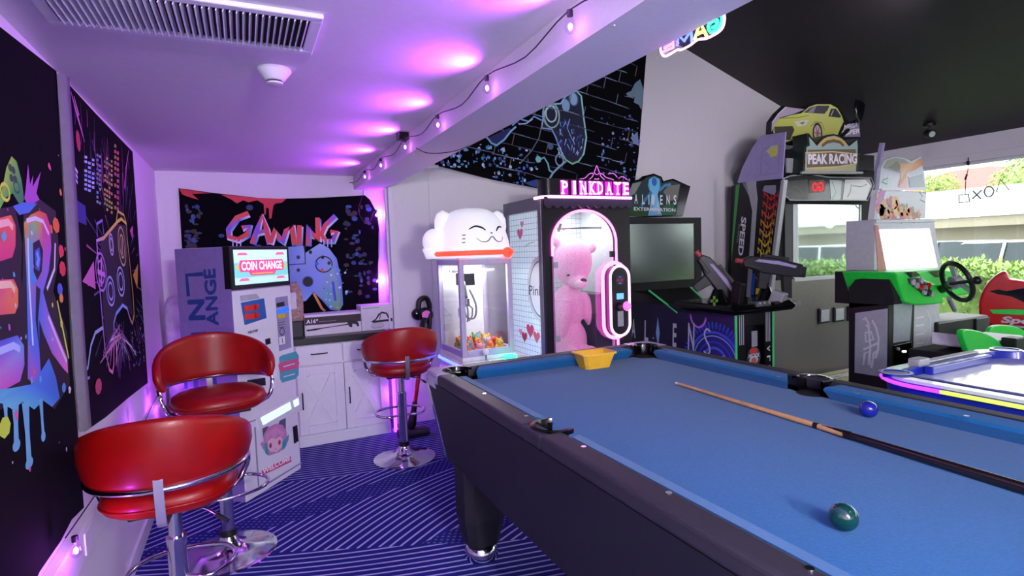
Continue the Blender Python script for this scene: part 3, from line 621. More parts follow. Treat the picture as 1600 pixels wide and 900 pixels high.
grip = [(846,200),(850,175),(862,163),(876,162),(884,150),(900,142),(908,150),(912,185),(916,215),(912,240),(904,252),(894,256),(884,250),(876,236),(868,214),(862,202)]
k.pp(grip, '#10183a'); k.sp(grip, .016, ['#a8c8f0']*5+['#a8e8e0']*5+['#8ad0b0']*3+['#8ab0f0']*3, True)
k.ring(GP.px(861,180), .085, .11, .014, '#8ac0e0'); k.ring(GP.px(861,178), .055, .07, .014, '#c8e8f8'); k.ring(GP.px(862,182), .075, .10, .008, '#b8d8a0')
k.disc(GP.px(884,165), .042, .055, '#8fb8e0'); k.disc(GP.px(896,155), .042, .055, '#9ac0e8'); k.ring(GP.px(896,155), .05, .06, .006, '#4a78b0')
for i in range(60):
    q = GP.px(rn.uniform(872,910), rn.uniform(195,248)); d = (rn.uniform(-.03,.03), rn.uniform(.02,.06)); k.strip([q,(q[0]+d[0],q[1]+d[1])], [.004,.012], rn.choice(('#4a6ae0','#8ab0f8','#2a3a9a','#c8d8ff','#2a2a7a')))
k.pp([(762,216),(782,206),(796,200),(800,204),(792,214),(780,226),(768,224)], '#16246a'); k.sp([(760,214),(768,224),(776,227),(788,218),(798,205),(806,198)], .016, '#8ac8f0'); k.sp([(800,196),(812,186),(826,190),(834,182),(846,188)], .014, '#7ab0e8'); k.sp([(810,194),(822,193),(832,186)], .01, '#c8e0ff')
k.sp([(846,196),(842,216),(830,236),(812,256)], .008, '#7a8a9a'); k.sp([(890,186),(886,200),(892,214),(898,226)], .008, '#a8c0f0')
k.sp([(842,250),(850,246),(856,256),(858,266),(864,270)], .016, '#7ac0d0'); k.sp([(884,252),(872,262),(864,270),(858,280),(852,284)], .018, '#8fb0d8'); k.ring(GP.px(874,250), .04, .05, .012, '#8fb0d8'); k.disc(GP.px(841,249), .03, .03, '#8ad0d0', 8); k.disc(GP.px(860,229), .03, .03, '#4a6a9a', 8)
k.build('printed_picture', t4)

# ============================================================ ceiling fittings
vg = thing('ceiling_vent','long slatted air vent set in the low purple ceiling','vent',(-.1,1.73,CZ-.03))
x0,x1,y0,y1 = -.425,.232,1.585,1.878
m = MB(); fw = .03
m.box((x0,y0,CZ-.014),(x1,y0+fw,CZ)); m.box((x0,y1-fw,CZ-.014),(x1,y1,CZ)); m.box((x0,y0+fw,CZ-.014),(x0+fw,y1-fw,CZ)); m.box((x1-fw,y0+fw,CZ-.014),(x1,y1-fw,CZ)); m.build('frame','white',vg,bevel=.004)
m = MB(); m.box((x0+fw,y0+fw,CZ-.002),(x1-fw,y1-fw,CZ-.0005)); m.build('duct_opening','black_matte',vg)
for i in range(38):
    x = x0+fw+.012+(x1-x0-2*fw-.02)*i/37; m = MB(); m.obox((x,(y0+y1)/2,CZ-.011),(.0022,y1-y0-2*fw,.017),(0,R(25),0)); m.build('slat','white',vg)
sd = Zp(428,108,CZ); dt = thing('smoke_detector','round white smoke detector on the low ceiling','smoke detector',(sd.x,sd.y,CZ-.05))
m = MB(); m.lathe([(.054,CZ),(.056,CZ-.008),(.05,CZ-.016),(.034,CZ-.036),(.03,CZ-.040)],(sd.x,sd.y,0),36); m.build('housing','white',dt,smooth=50)
m = MB(); m.lathe([(.024,CZ-.040),(.0255,CZ-.046)],(sd.x,sd.y,0),30); m.build('vent_ring','dark_grey',dt)
m = MB(); m.lathe([(.027,CZ-.046),(.027,CZ-.051),(.02,CZ-.053)],(sd.x,sd.y,0),30); m.build('sensor_cap','white',dt,smooth=40)
# string lights along the beam
PURP = (.50,.06,1.0)
bp_ = [Xp(891,38,.80),Xp(761,135,.80),Xp(684,193,.80),Xp(633,228,.80),Xp(595,257,.80),Xp(570,275,.80),Xp(546,293,.80)]
extra = [Vector((.80,.75,1.945)),Vector((.80,.2,1.945)),Vector((.80,-.35,1.945)),Vector((.8,-.9,1.945))]
def string(name, label, bulbs, path, r=.0022, en=1.0, glass=.017, hot=.006):
    root = thing(name, label, 'string lights', tuple(min(bulbs,key=lambda q:q.z)))
    m = MB(); m.tube(path, r, 6); m.build('cord','cord_dark',root)
    for q in bulbs:
        m = MB(); m.lathe([(.004,.022),(.007,.02),(.007,.012),(.012,.006),(glass*.85,-.006),(glass*.8,-.016),(.006,-.024)],q,14); g = m.build('bulb','clear',root,smooth=180)
        m = MB(); m.sphere(q-Vector((0,0,.006)),(hot,hot,hot*1.5),10,6); m.build('filament','bulb_hot',g)
        m = MB(); m.cyl(q+Vector((0,0,.02)),q+Vector((0,0,.036)),.008,10); m.build('socket','black',g)
        l = lamp('bulb_light', root, q+Vector((-.036 if abs(q.x-.8)<.03 else .03,0,0)), BULB*en, PURP, .012, 'SPOT' if abs(q.x-.8)<.03 else 'POINT')
        if l.data.type == 'SPOT': l.data.spot_size = R(150); l.data.spot_blend = 1; l.rotation_euler = Vector((-.8,0,.30)).to_track_quat('-Z','Y').to_euler()
    return root
path = []
allb = extra[::-1]+bp_
for i,q in enumerate(allb):
    path.append(q+Vector((0,0,.037)))
    if i < len(allb)-1: mid = (q+allb[i+1])/2; path.append(mid+Vector((.01,0,.010)))
string('string_lights','purple bulb string running along the white ceiling beam', allb, smooth_path(path,4))
q = [Yp(588,335,BY-.05),Yp(590,438,BY-.05)]
string('string_lights','two pink bulbs hanging beside the alcove tapestry edge', q, smooth_path([bp_[-1]+Vector((.02,-.02,.03)),Vector((.9,BY-.03,1.9)),Yp(560,330,BY-.03),Yp(575,350,BY-.03),q[0]+Vector((0,.02,.03)),q[0]+Vector((.02,.02,-.2)),q[1]+Vector((0,.02,.03))],5), .0018, .22)
q = [Vector((LX+.06,1.87,.585)),Vector((LX+.06,3.05,.585)),Vector((LX+.06,3.62,.585)),Vector((LX+.06,4.25,.62))]
string('string_lights','purple bulb string lying along the ledge of left wall', q, smooth_path([a+Vector((-.02,0,.036-.03*(i%2))) for i,a in enumerate(q)],4), .002, .10)
q = Xp(629,213,.80); m = MB(); m.box((q.x-.028,q.y-.028,q.z-.02),(q.x+.028,q.y+.028,q.z+.025)); kb = thing('power_adapter','small black box fixed beside the ceiling beam above a bulb','adapter',(q.x,q.y,q.z-.02)); m.build('case','black_gloss',kb,bevel=.004)
m = MB(); m.box((q.x-.01,q.y-.01,q.z+.025),(q.x+.01,q.y+.01,CZ)); m.build('bracket','dark_grey',kb)
# loose cords
def cord(label, pts, r=.0025, m_='cord_white'):
    m = MB(); m.tube(smooth_path(pts,6), r, 6); tag(m.build('cord',m_,smooth=180),label,'cord')
cord('white cord running under the beam to the neon word', [Vector((.845,1.13,BZ-.003)),Xp(945,44,.93),Xp(985,49,1.0),Xp(1030,46,1.055),Vector((1.075,1.16,BZ-.006))])
cord('dark cord sagging under the beam towards the gable wall', [Zp(650,231,BZ-.004),Zp(668,239,BZ-.02),Zp(700,238,BZ-.03),Zp(730,229,BZ-.01),Yp(762,213,GY-.02)], .0022, 'cord_dark')
cord('thin cord hanging down to the small white clip', [Zp(645,238,BZ-.004),Zp(655,250,BZ-.02),Yp(668,262,GY-.016),Yp(673,263,GY-.016)], .0018)
q = Yp(676,261,GY-.012); m = MB(); m.obox(q,(.10,.02,.022),(0,R(-6),0)); tag(m.build('cord_clip','white',bevel=.004),'small white clip at corner of the brick tapestry','clip')
# neon word on the far side of the beam, seen from behind
NP = Plane((1.085,0,0),(0,-1,0),(0,0,1))      # +u runs towards the camera
ng = thing('neon_sign','multicoloured neon word hanging from the beam, seen mirrored from behind','neon sign',tuple(Xp(1085,60,1.085)))
def px_tube(pl, pts, r, name, mt, root, closed=False, d=0, n=6, sm=0):
    P = [pl.P(x,y,d) for x,y in pts]
    if sm: P = smooth_path(P, sm, closed)
    m = MB(); m.tube(P, r, n, closed); return m.build(name, mt, root, smooth=180)
px_tube(NP,[(1032,72),(1033,82),(1040,88),(1058,78),(1064,78),(1078,71),(1090,62),(1104,60),(1120,52),(1129,43),(1132,30),(1131,18)],.0032,'outline_tube','led_white_pink',ng,sm=3)
px_tube(NP,[(1036,68),(1052,61),(1052,74),(1036,81)],.004,'letter_tube','led_pink',ng); px_tube(NP,[(1038,75),(1051,68)],.004,'letter_tube','led_pink',ng)
px_tube(NP,[(1058,72),(1060,55),(1069,64),(1080,47),(1081,66)],.004,'letter_tube','led_blue',ng)
px_tube(NP,[(1085,62),(1094,35),(1104,56)],.004,'letter_tube','led_yellow',ng); px_tube(NP,[(1088,54),(1101,48)],.004,'letter_tube','led_yellow',ng)
px_tube(NP,[(1127,19),(1128,34),(1121,46),(1110,50),(1107,40),(1114,33),(1121,32),(1119,40),(1113,43)],.0042,'letter_tube','led_green',ng,sm=3)
m = MB(); pl_ = [NP.P(x,y,.006) for x,y in ((1031,66),(1034,86),(1064,80),(1092,64),(1126,50),(1133,18),(1128,8),(1080,38))]; m.prism(pl_, NP.n*.003); m.build('backing_plate','pane',ng)

# unseen globe lamps added to brighten the alcove (behind the camera, above the frame)
for i,(x,y) in enumerate(((.5,-.75),(.5,-1.9))):
    d_ = thing('added_globe_lamp',('opal globe lamp added as unseen fill light above the camera','opal globe lamp added as unseen fill light behind the camera')[i],'lamp',(x,y,CZ-.19),0,'added fill lamps')
    m = MB(); m.lathe([(.06,CZ-.0005),(.06,CZ-.02),(.045,CZ-.03)],(x,y,0),28); m.build('ceiling_rose','white',d_,smooth=40)
    m = MB(); m.sphere((x,y,CZ-.11),.085,24,16); m.build('opal_globe','lamp_white',d_,smooth=180)
    lamp('globe_fill', d_, (x,y,CZ-.22), FILL*(1 if i == 0 else 3), (.95,.92,1), .1)
# ============================================================ coin change machine
FLc = V(-.068,3.411,0); FRc = V(.258,3.798,0); ang = math.atan2(FRc.y-FLc.y, FRc.x-FLc.x); W_ = (FRc-FLc).length; D_ = .37; HT = 1.445; HB = 1.20
cm = thing('coin_change_machine','white coin change cabinet with lit lightbox behind the red stools','machine',tuple(FLc),ang)
RX_ = Matrix.Translation(FLc) @ Matrix.Rotation(ang,4,'Z')
def lb(): m = MB(); m.X = RX_; return m
m = lb(); m.box((0,0,0),(W_,D_,HB)); m.build('body','white',cm,bevel=.008)
m = lb(); m.box((0,.018,HB),(W_,D_,HT)); m.build('head','lavender',cm,bevel=.005)
m = lb(); m.box((-.002,-.002,HB+.005),(W_+.002,.05,HT+.002)); m.build('lightbox_frame','black',cm,bevel=.006)
ex = Vector((math.cos(ang),math.sin(ang),0)); ey = Vector((-ex.y,ex.x,0))
CP = Plane(FLc, ex, (0,0,1)); CP.n = -ey
def fpoly(px): return [CP.px(*p) for p in px]
k = Ink(CP, .004, .0001)
lbx = [(.022,HB+.03),(W_-.022,HB+.03),(W_-.022,HT-.018),(.022,HT-.018)]
def lu(a,c): return (.022+(W_-.044)*a, HB+.03+(HT-HB-.048)*c)
k.poly(lbx,'#7fd8cf'); k.poly([lu(0,.62),lu(1,.62),lu(1,1),lu(0,1)],'#c9f4ee'); k.poly([lu(0,0),lu(1,0),lu(1,.2),lu(0,.2)],'#bff0ea')
k.poly([lu(.10,.36),lu(.24,.36),lu(.28,.24),lu(.72,.24),lu(.76,.36),lu(.90,.36),lu(.93,.50),lu(.90,.70),lu(.10,.70),lu(.07,.50)],'#e0508a')
k.strip([lu(.30,.30),lu(.70,.30)],.007,'#f5b83a')
for sgn in (0,1):
    f = (lambda a: a) if sgn == 0 else (lambda a: 1-a)
    k.poly([lu(f(.03),.5),lu(f(.085),.40),lu(f(.085),.60)],'#f5c23a'); k.poly([lu(f(.05),.84),lu(f(.25),.84),lu(f(.21),.92),lu(f(.09),.92)],'#ee6f9a'); k.poly([lu(f(.06),.10),lu(f(.26),.10),lu(f(.22),.18),lu(f(.10),.18)],'#ee6f9a')
k.text('COIN CHANGE', lu(.12,.40), lu(.88,.40), lu(.12,.66), '#ffffff', px=False)
k.build('lightbox_panel', cm, 'print_lit')
# front fittings
def frect(name, px, mt, d0=0, d1=.004, bevel=.0015, parent=cm):
    m = MB(); P = fpoly(px); m.prism([CP.pt(q,d0) for q in P], CP.n*(d1-d0)); return m.build(name, mt, parent, bevel=bevel)
mat('panel_blue','#1f5fae',.35); mat('display_red','#5a0c10',.2,emit='#ff2a20',es=.25); mat('recess','#9a92b4',.6); mat('slot_black','#17171b',.4); mat('btn_blue','#2a6af0',.3,emit='#2a6af0',es=.6); mat('yellow_label','#e0c020',.5)
pnl = frect('display_panel',[(376,473),(412,466),(416,497),(382,508)],'panel_blue')
frect('display_window',[(380,478),(400,475),(401,484),(381,487)],'display_red',.004,.006,0); frect('display_window',[(381,491),(401,488),(402,497),(382,500)],'display_red',.004,.006,0)
frect('knob',[(396,476),(401,475),(402,483),(397,484)],'red_plastic',.005,.014); frect('knob',[(397,489),(402,488),(403,496),(398,497)],'red_plastic',.005,.014)
frect('name_strip',[(375,462),(400,459),(406,466),(376,471)],'silver',0,.003)
bay = frect('slot_bay',[(430,465),(449,462),(455,543),(436,549)],'recess',0,.003)
frect('coin_inserter',[(432,484),(447,479),(448,486),(433,491)],'btn_blue',.003,.02); frect('warning_label',[(431,474),(443,471),(444,478),(432,480)],'slot_black',.003,.005,0); frect('warning_label',[(433,491),(444,489),(445,496),(434,498)],'yellow_label',.003,.005,0)
k = Ink(CP, .0035)
for y in (504,508,512): k.pp([(434,y),(444,y-2),(444,y-1),(434,y+1)],'#55505f')
k.ring(CP.px(440,518),.022,.022,.006,'#222228'); k.pp([(435,527),(444,525),(445,537),(436,539)],'#eeeef2'); k.sp([(440,528),(441,536)],.006,'#222228')
k.pp([(436,558),(440,555),(462,549),(466,556),(466,586),(461,592),(440,598),(437,592)],'#4fa8b4'); k.pp([(434,570),(438,566),(465,560),(467,568),(464,575),(437,582)],'#d85a8a')
for y,w_ in ((572,.03),(588,.02)): k.pp([(442,y),(460,y-5),(460,y-3),(442,y+2)],'#c8e0e8')
k.text('WELCOME',(386,522),(402,518),(386,518),'#2a2a34')
k.build('printed_graphics', cm)
frect('lock_plate',[(414,530),(421,528),(422,537),(415,539)],'slot_black',0,.006); frect('cash_slot',[(386,594),(412,590),(413,602),(388,604)],'slot_black',0,.012)
frect('lower_seam',[(380,662),(464,632),(464,633.5),(380,664)],'recess',0,.002,0)
frect('tray_light',[(406,653),(452,628),(454,639),(410,664)],mat('tray_glow','#d8f4f0',.3,emit='#c8f0ea',es=.75),0,.008); frect('tray_light',[(457,626),(465,622),(466,632),(459,636)],mat('tray_glow','#d8f4f0',.3,emit='#c8f0ea',es=.75),0,.008)
frect('tray_housing',[(398,652),(470,616),(470,642),(404,672)],'white_gloss',-.004,.004)
frect('door_edge',[(397,668),(399,667),(405,762),(403,764)],'recess',0,.002,0); frect('kick_seam',[(403,763),(471,722),(471,724),(404,766)],'recess',0,.002,0)
frect('door_lock',[(457,667),(463,664),(465,689),(459,693)],'slot_black',0,.008)
k = Ink(CP, .003)
k.pp([(411,684),(409,668),(412,655),(417,664),(421,674),(416,680)],'#5a5f78'); k.pp([(434,664),(438,652),(444,642),(446,654),(446,672),(440,668)],'#5a5f78'); k.pp([(406,694),(409,690),(414,694),(412,704)],'#d08ab8'); k.pp([(446,684),(451,678),(450,688),(446,696)],'#3fa0b0')
k.pp([(411,690),(412,678),(418,668),(430,662),(441,664),(447,674),(448,688),(444,700),(436,706),(420,712),(413,704)],'#d08ab8'); k.pp([(412,694),(418,690),(419,712),(414,708)],'#3fa0b0'); k.pp([(440,692),(447,682),(447,696),(441,704)],'#3fa0b0')
k.pp([(417,690),(424,684),(430,686),(437,682),(441,686),(440,698),(432,706),(422,706),(418,700)],'#f0c8ce')
for x,y in ((422,696),(436,691)): k.disc(CP.px(x,y),.013,.017,'#c84a6a',10); k.disc(CP.px(x,y+1),.006,.008,'#5a1a3a',8)
k.sp([(428,702),(432,701)],.003,'#a04a5a'); k.pp([(414,680),(430,666),(444,676),(440,684),(434,676),(428,686),(422,678),(417,690)],'#dc9ac4')
k.pp([(408,735),(453,712),(455,721),(409,743)],'#d84a78'); k.text('WELCOME',(410,741),(453,719),(409,733),'#ffffff')
k.build('printed_picture', cm)
# side lettering, reading upwards
SP_ = Plane(FLc + ey*D_, -ey, (0,0,1)); SP_.n = -ex
k = Ink(SP_, .002)
k.pp([(274,390),(356,388),(384,783),(300,796)],'#7d6aa8') if 0 else None
def sidetxt(ch, x0, y0, x1, y1): k.text(ch, (x1,y1), (x1+ (x0-x0),y0) if 0 else (x1,y0), (x0,y1), '#24418f')
# big word: letters climb upward, so the text runs from y1 (bottom) to y0 (top)
for ch,y1,y0 in (('N',499,468),('I',520,503),('O',0,0)):
    if y1 and ch == 'N':
        for d1,d2 in ((-.8,0),(.8,0),(0,.8),(0,-.8)): k.text(ch,(321+d1,499+d2),(319+d1,468+d2),(296+d1,500+d2),'#24418f')
    elif y1: k.pp([(299,520),(322,518),(322,526),(299,528)],'#24418f')
for ch,y1,y0,xr in (('E',434,420,337.5),('G',460,437,339),('N',484,463,340.5),('A',508,486,342),('H',530,512,344)):
    if ch in TX:
        for d1,d2 in ((-.5,0),(.5,0),(0,.5),(0,-.5)): k.text(ch,(xr+d1,y1+d2),(xr-1+d1,y0+d2),(xr-18+d1,y1+1+d2),'#24418f')
k.sp([(318,428),(292,430),(295,463)],.024,'#24418f')
k.pp([(288,596),(293,596),(294,608),(289,608)],'#24418f'); k.sp([(306,590),(308,640)],.03,'#24418f'); k.sp([(335,590),(336,600)],.03,'#24418f')
k.build('printed_lettering', cm)
m = MB(); m.prism([SP_.pt(q) for q in ((.004,.004),(D_-.004,.004),(D_-.004,HT-.004),(.004,HT-.004))], SP_.n*.0018); m.build('side_panel',mat('coin_purple','#8b76ba',.55),cm)

# clear wrapped bundle standing in the corner behind the machine
q = Yp(262,505,4.2); m = MB()
mat('wrap','#cfc4dc',.35,noise=.25,nscale=12,bump=1.0)
rn = random.Random(2); rings = []
for i,(z,r_) in enumerate(((0,.09),(.1,.1),(.35,.095),(.6,.10),(.8,.085),(.95,.10),(1.08,.095),(1.15,.06))):
    rings.append([(q.x+.035+r_*.8*math.cos(2*PI*j/14)*rn.uniform(.85,1.1), 4.36+r_*math.sin(2*PI*j/14)*rn.uniform(.85,1.1), z) for j in range(14)])
m.loft(rings); tag(m.build('wrapped_bundle','wrap',smooth=180,sub=1),'clear plastic wrapped white bundle in the corner behind the change machine','bundle')

# ============================================================ sideboard
SX0,SX1,SY0,SY1 = .285,.950,4.215,4.575
sb = thing('sideboard','white sideboard with crossed battens on doors and black top','sideboard',((SX0+SX1)/2,SY1,0))
m = MB(); m.box((SX0,SY0+.02,.0),(SX1,SY1,.745)); m.build('carcass','white',sb,bevel=.003)
m = MB(); m.box((SX0-.012,SY0-.012,.745),(SX1+.012,SY1,.792)); m.build('worktop','worktop',sb,bevel=.004)
m = MB(); m.box((SX0,SY0+.004,0),(SX1,SY0+.02,.085)); m.box((SX0,SY0,.0),(SX1,SY0+.004,.06)); m.build('plinth','white',sb,bevel=.003)
mx = (SX0+SX1)/2
def handle(parent, p, q):
    p, q = Vector(p), Vector(q); m = MB(); d = (q-p).normalized(); o = Vector((0,-.022,0))
    m.tube([p,p+o,q+o,q],.0045,8); m.build('handle','black_matte',parent,smooth=40)
for i,(a,c) in enumerate(((SX0+.008,mx-.004),(mx+.004,SX1-.008))):
    m = MB(); m.box((a,SY0,.60),(c,SY0+.019,.737)); m.build('drawer','white',sb,bevel=.003); dr = bpy.context.scene.objects[-1] if 0 else None
for i,(a,c) in enumerate(((SX0+.008,mx-.004),(mx+.004,SX1-.008))):
    dr = [o for o in sb.children if o.name.startswith('drawer')][i]
    handle(dr, ((a+c)/2-.055,SY0,.675),((a+c)/2+.055,SY0,.675))
    m = MB(); m.box((a,SY0,.092),(c,SY0+.019,.588)); dd = m.build('door','white',sb,bevel=.002)
    st = .062; z0,z1 = .092,.588
    for nm,A_,B_ in (('stile',(a+st/2,z0),(a+st/2,z1)),('stile',(c-st/2,z0),(c-st/2,z1)),('rail',(a+st,z0+st/2),(c-st,z0+st/2)),('rail',(a+st,z1-st/2),(c-st,z1-st/2))):
        m = MB(); m.bar((A_[0],SY0-.006,A_[1]),(B_[0],SY0-.006,B_[1]),st,.016,(0,1,0)); m.build(nm,'white',dd,bevel=.002)
    for A_,B_,dep in (((a+st+.008,z1-st-.012),(c-st-.008,z0+st+.012),-.006),((a+st+.008,z0+st+.012),(c-st-.008,z1-st-.012),-.005)):
        m = MB(); m.bar((A_[0],SY0+dep,A_[1]),(B_[0],SY0+dep,B_[1]),.045,.014,(0,1,0)); m.build('batten','white',dd,bevel=.0015)
    hxx = a+.028 if i == 0 else a+.028
    handle(dd, (hxx,SY0-.014,.285),(hxx,SY0-.014,.40))
# boxes on the sideboard
CZT = .792
def carton(name, x0,x1,y0,y1,z0,z1,mt,label,cat='box'):
    r = thing(name,label,cat,((x0+x1)/2,(y0+y1)/2,z0)); m = MB(); m.box((x0,y0,z0),(x1,y1,z1)); m.build('carton',mt,r,bevel=.002); return r
def at43(px,py): return Yp(px,py,4.33)
bx = carton('vacuum_box', .375,.785,4.33,4.5,CZT,.948,'box_white','long white box with a stick vacuum picture on the sideboard')
FP = Plane((0,4.33,0),(1,0,0),(0,0,1)); k = Ink(FP,.001)
k.poly([(.376,.872),(.784,.872),(.784,.93),(.376,.93)],'#35292f'); k.text('A16',(.388,.885),(.455,.885),(.388,.915),'#f0eaf4',px=False); k.disc((.464,.908),.007,.007,'#f0eaf4',8); k.strip([(.475,.893),(.60,.893)],.005,'#8a7f88')
k.strip([(.395,.834),(.45,.838),(.52,.845),(.64,.853),(.69,.856)],[.012,.014,.007,.008,.012],['#1c1a20','#1c1a20','#7a3a30','#7a3a30','#1c1a20']); k.poly([(.68,.872),(.70,.89),(.735,.885),(.76,.868),(.77,.84),(.755,.832),(.745,.852),(.72,.858),(.715,.83),(.695,.835)],'#1c1a20'); k.poly([(.385,.83),(.41,.83),(.412,.842),(.387,.842)],'#1c1a20')
k.build('printed_front', bx)
bx = carton('headset_box', .79,1.035,4.34,4.54,CZT,.985,'box_white','square white box with a headset picture at right end of the sideboard')
FP = Plane((0,4.34,0),(1,0,0),(0,0,1)); k = Ink(FP,.001)
k.strip([(.805,.965),(.93,.967)],.004,'#6a6478'); k.strip([(.875,.86),(.90,.875),(.925,.91),(.95,.925),(.985,.915),(1.0,.88),(1.03,.865)],[.012,.01,.014,.014,.014,.012,.012],'#17161c'); k.poly([(.86,.862),(.90,.866),(.96,.868),(1.03,.868),(1.03,.85),(.98,.852),(.88,.848)],'#1c1b22')
k.poly([(.865,.845),(.95,.85),(.965,.838),(.96,.812),(.88,.806),(.862,.82)],'#c8c4d0'); k.strip([(.862,.82),(.88,.806),(.96,.812)],.004,'#77748a'); k.strip([(.93,.87),(.935,.90),(.94,.905)],.006,'#17161c'); k.build('printed_front', bx)
m = MB(); m.box((1.0,4.325,CZT),(1.012,4.335,.935)); tag(m.build('white_stick','white_gloss'),'thin white stick standing in front of the headset box','stick')
carton('power_unit', .29,.362,4.34,4.47,CZT,.905,'black','dark box at the left end of the sideboard under a clear bag')
gbx = thing('snack_bag','clear bag of tan snacks with white label on the dark box','bag',(.33,4.41,.905))
mat('snacks','#a8897c',.6,noise=.4,nscale=60,bump=.6)
m = MB(); m.loft([[(.292,4.36,.906),(.372,4.36,.906),(.372,4.45,.906),(.292,4.45,.906)],[(.288,4.352,1.02),(.378,4.352,1.02),(.378,4.455,1.02),(.288,4.455,1.02)],[(.292,4.36,1.13),(.374,4.36,1.12),(.374,4.45,1.12),(.292,4.45,1.13)],[(.30,4.40,1.19),(.345,4.40,1.20),(.345,4.41,1.20),(.30,4.41,1.19)]]); m.build('contents','snacks',gbx,smooth=60,bevel=.006)
m = MB(); m.box((.286,4.346,1.00),(.33,4.352,1.12)); m.build('paper_label','box_white',gbx)
# purple LED tube standing beside the sideboard
p, q = Yp(615,590,4.2), Yp(619,668,4.2)
q.x = .986; p.x = .986
lt = thing('light_strip','purple LED strip standing upright at the right end of the sideboard','light strip',(q.x,q.y+.02,0))
m = MB(); m.cyl((q.x,4.22,0),(p.x,4.22,p.z+.06),.012,12); m.build('tube','led_purple',lt,smooth=60); lamp('strip_light',lt,(q.x-.02,4.17,.3),1.0,PURP,.05)
m = MB(); m.box((q.x-.02,4.215,0),(q.x+.02,4.24,.02)); m.build('foot','white',lt)
# headphones hanging on the gable wall
hq = Yp(663,492,GY-.06); hp = thing('headphones','black over-ear headphones with pink cup hanging on the white wall','headphones',(hq.x,GY-.05,hq.z-.1))
hx0 = Yp(652,500,GY-.06).x; hx1 = Yp(673,500,GY-.06).x
band = [Yp(x,y,GY-.05) for x,y in ((655,494),(654,482),(655,471),(660,466),(667,467),(671,478),(670,494))]
m = MB(); m.tube(smooth_path(band,5),[.020]*1+[.021]*(len(smooth_path(band,5))-1),8); m.build('headband','black',hp,smooth=60)
for i,(x,y,r_) in enumerate(((653,491,.048),(665,492,.060))):
    c_ = Yp(x,y,GY-.05-.03*i); T = Matrix.Rotation(R(90),3,'X')
    m = MB(); m.lathe([(r_*.7,-.03),(r_,-.02),(r_,.012),(r_*.75,.025)],c_,24,T=T); cu = m.build('ear_cup','black_gloss',hp,smooth=50)
    if i:
        m = MB(); m.lathe([(r_*.62,.024),(r_*.62,.031),(.005,.030)],c_,24,T=T); m.build('cup_badge','led_pink' if 0 else mat('pink_badge','#e070c0',.4,emit='#e070c0',es=.25),cu)
m = MB(); m.cyl((hq.x-.005,GY,band[3].z-.02),(hq.x-.005,GY-.08,band[3].z-.02),.006,10); m.build('hook','steel',hp)
# stick vacuum behind the stool
va, vb = Yp(653,548,4.1), Yp(641,640,4.08)
vz_ = Zp(643,676,0)
vc = thing('stick_vacuum','red stick vacuum with black floor head behind the far stool','vacuum',(vb.x,4.06,0))
base = Vector((vb.x-.005,4.06,.06)); d = Vector((va.x-vb.x, 0, va.z-vb.z)).normalized(); 
m = MB(); m.cyl(base+d*.20,base+d*.66,.017,16); m.build('tube','red_plastic',vc,smooth=50)
m = MB(); m.tube([base,base+d*.03,base+d*.1,base+d*.13,base+d*.20],[.028,.036,.030,.022,.020],14); m.build('neck_joint','black',vc,smooth=50)
m = MB(); m.box((vb.x-.11,4.0,.005),(vb.x+.12,4.10,.06)); m.build('floor_head','black',vc,bevel=.014,seg=3)
m = MB(); m.cyl((vb.x-.105,4.0,.034),(vb.x+.115,4.0,.034),.026,14); m.build('brush_roller','dark_grey',vc,smooth=50)
m = MB(); m.tube([base+d*.66,base+d*.70,base+d*.80,base+d*.84],[.024,.045,.045,.03],16); m.build('motor_body','black',vc,smooth=50); m = MB(); m.tube([base+d*.80+V(0,-.03,0),base+d*.86+V(0,-.09,.02),base+d*.78+V(0,-.11,0),base+d*.72+V(0,-.04,0)],.012,10); m.build('grip','black',vc,smooth=50)

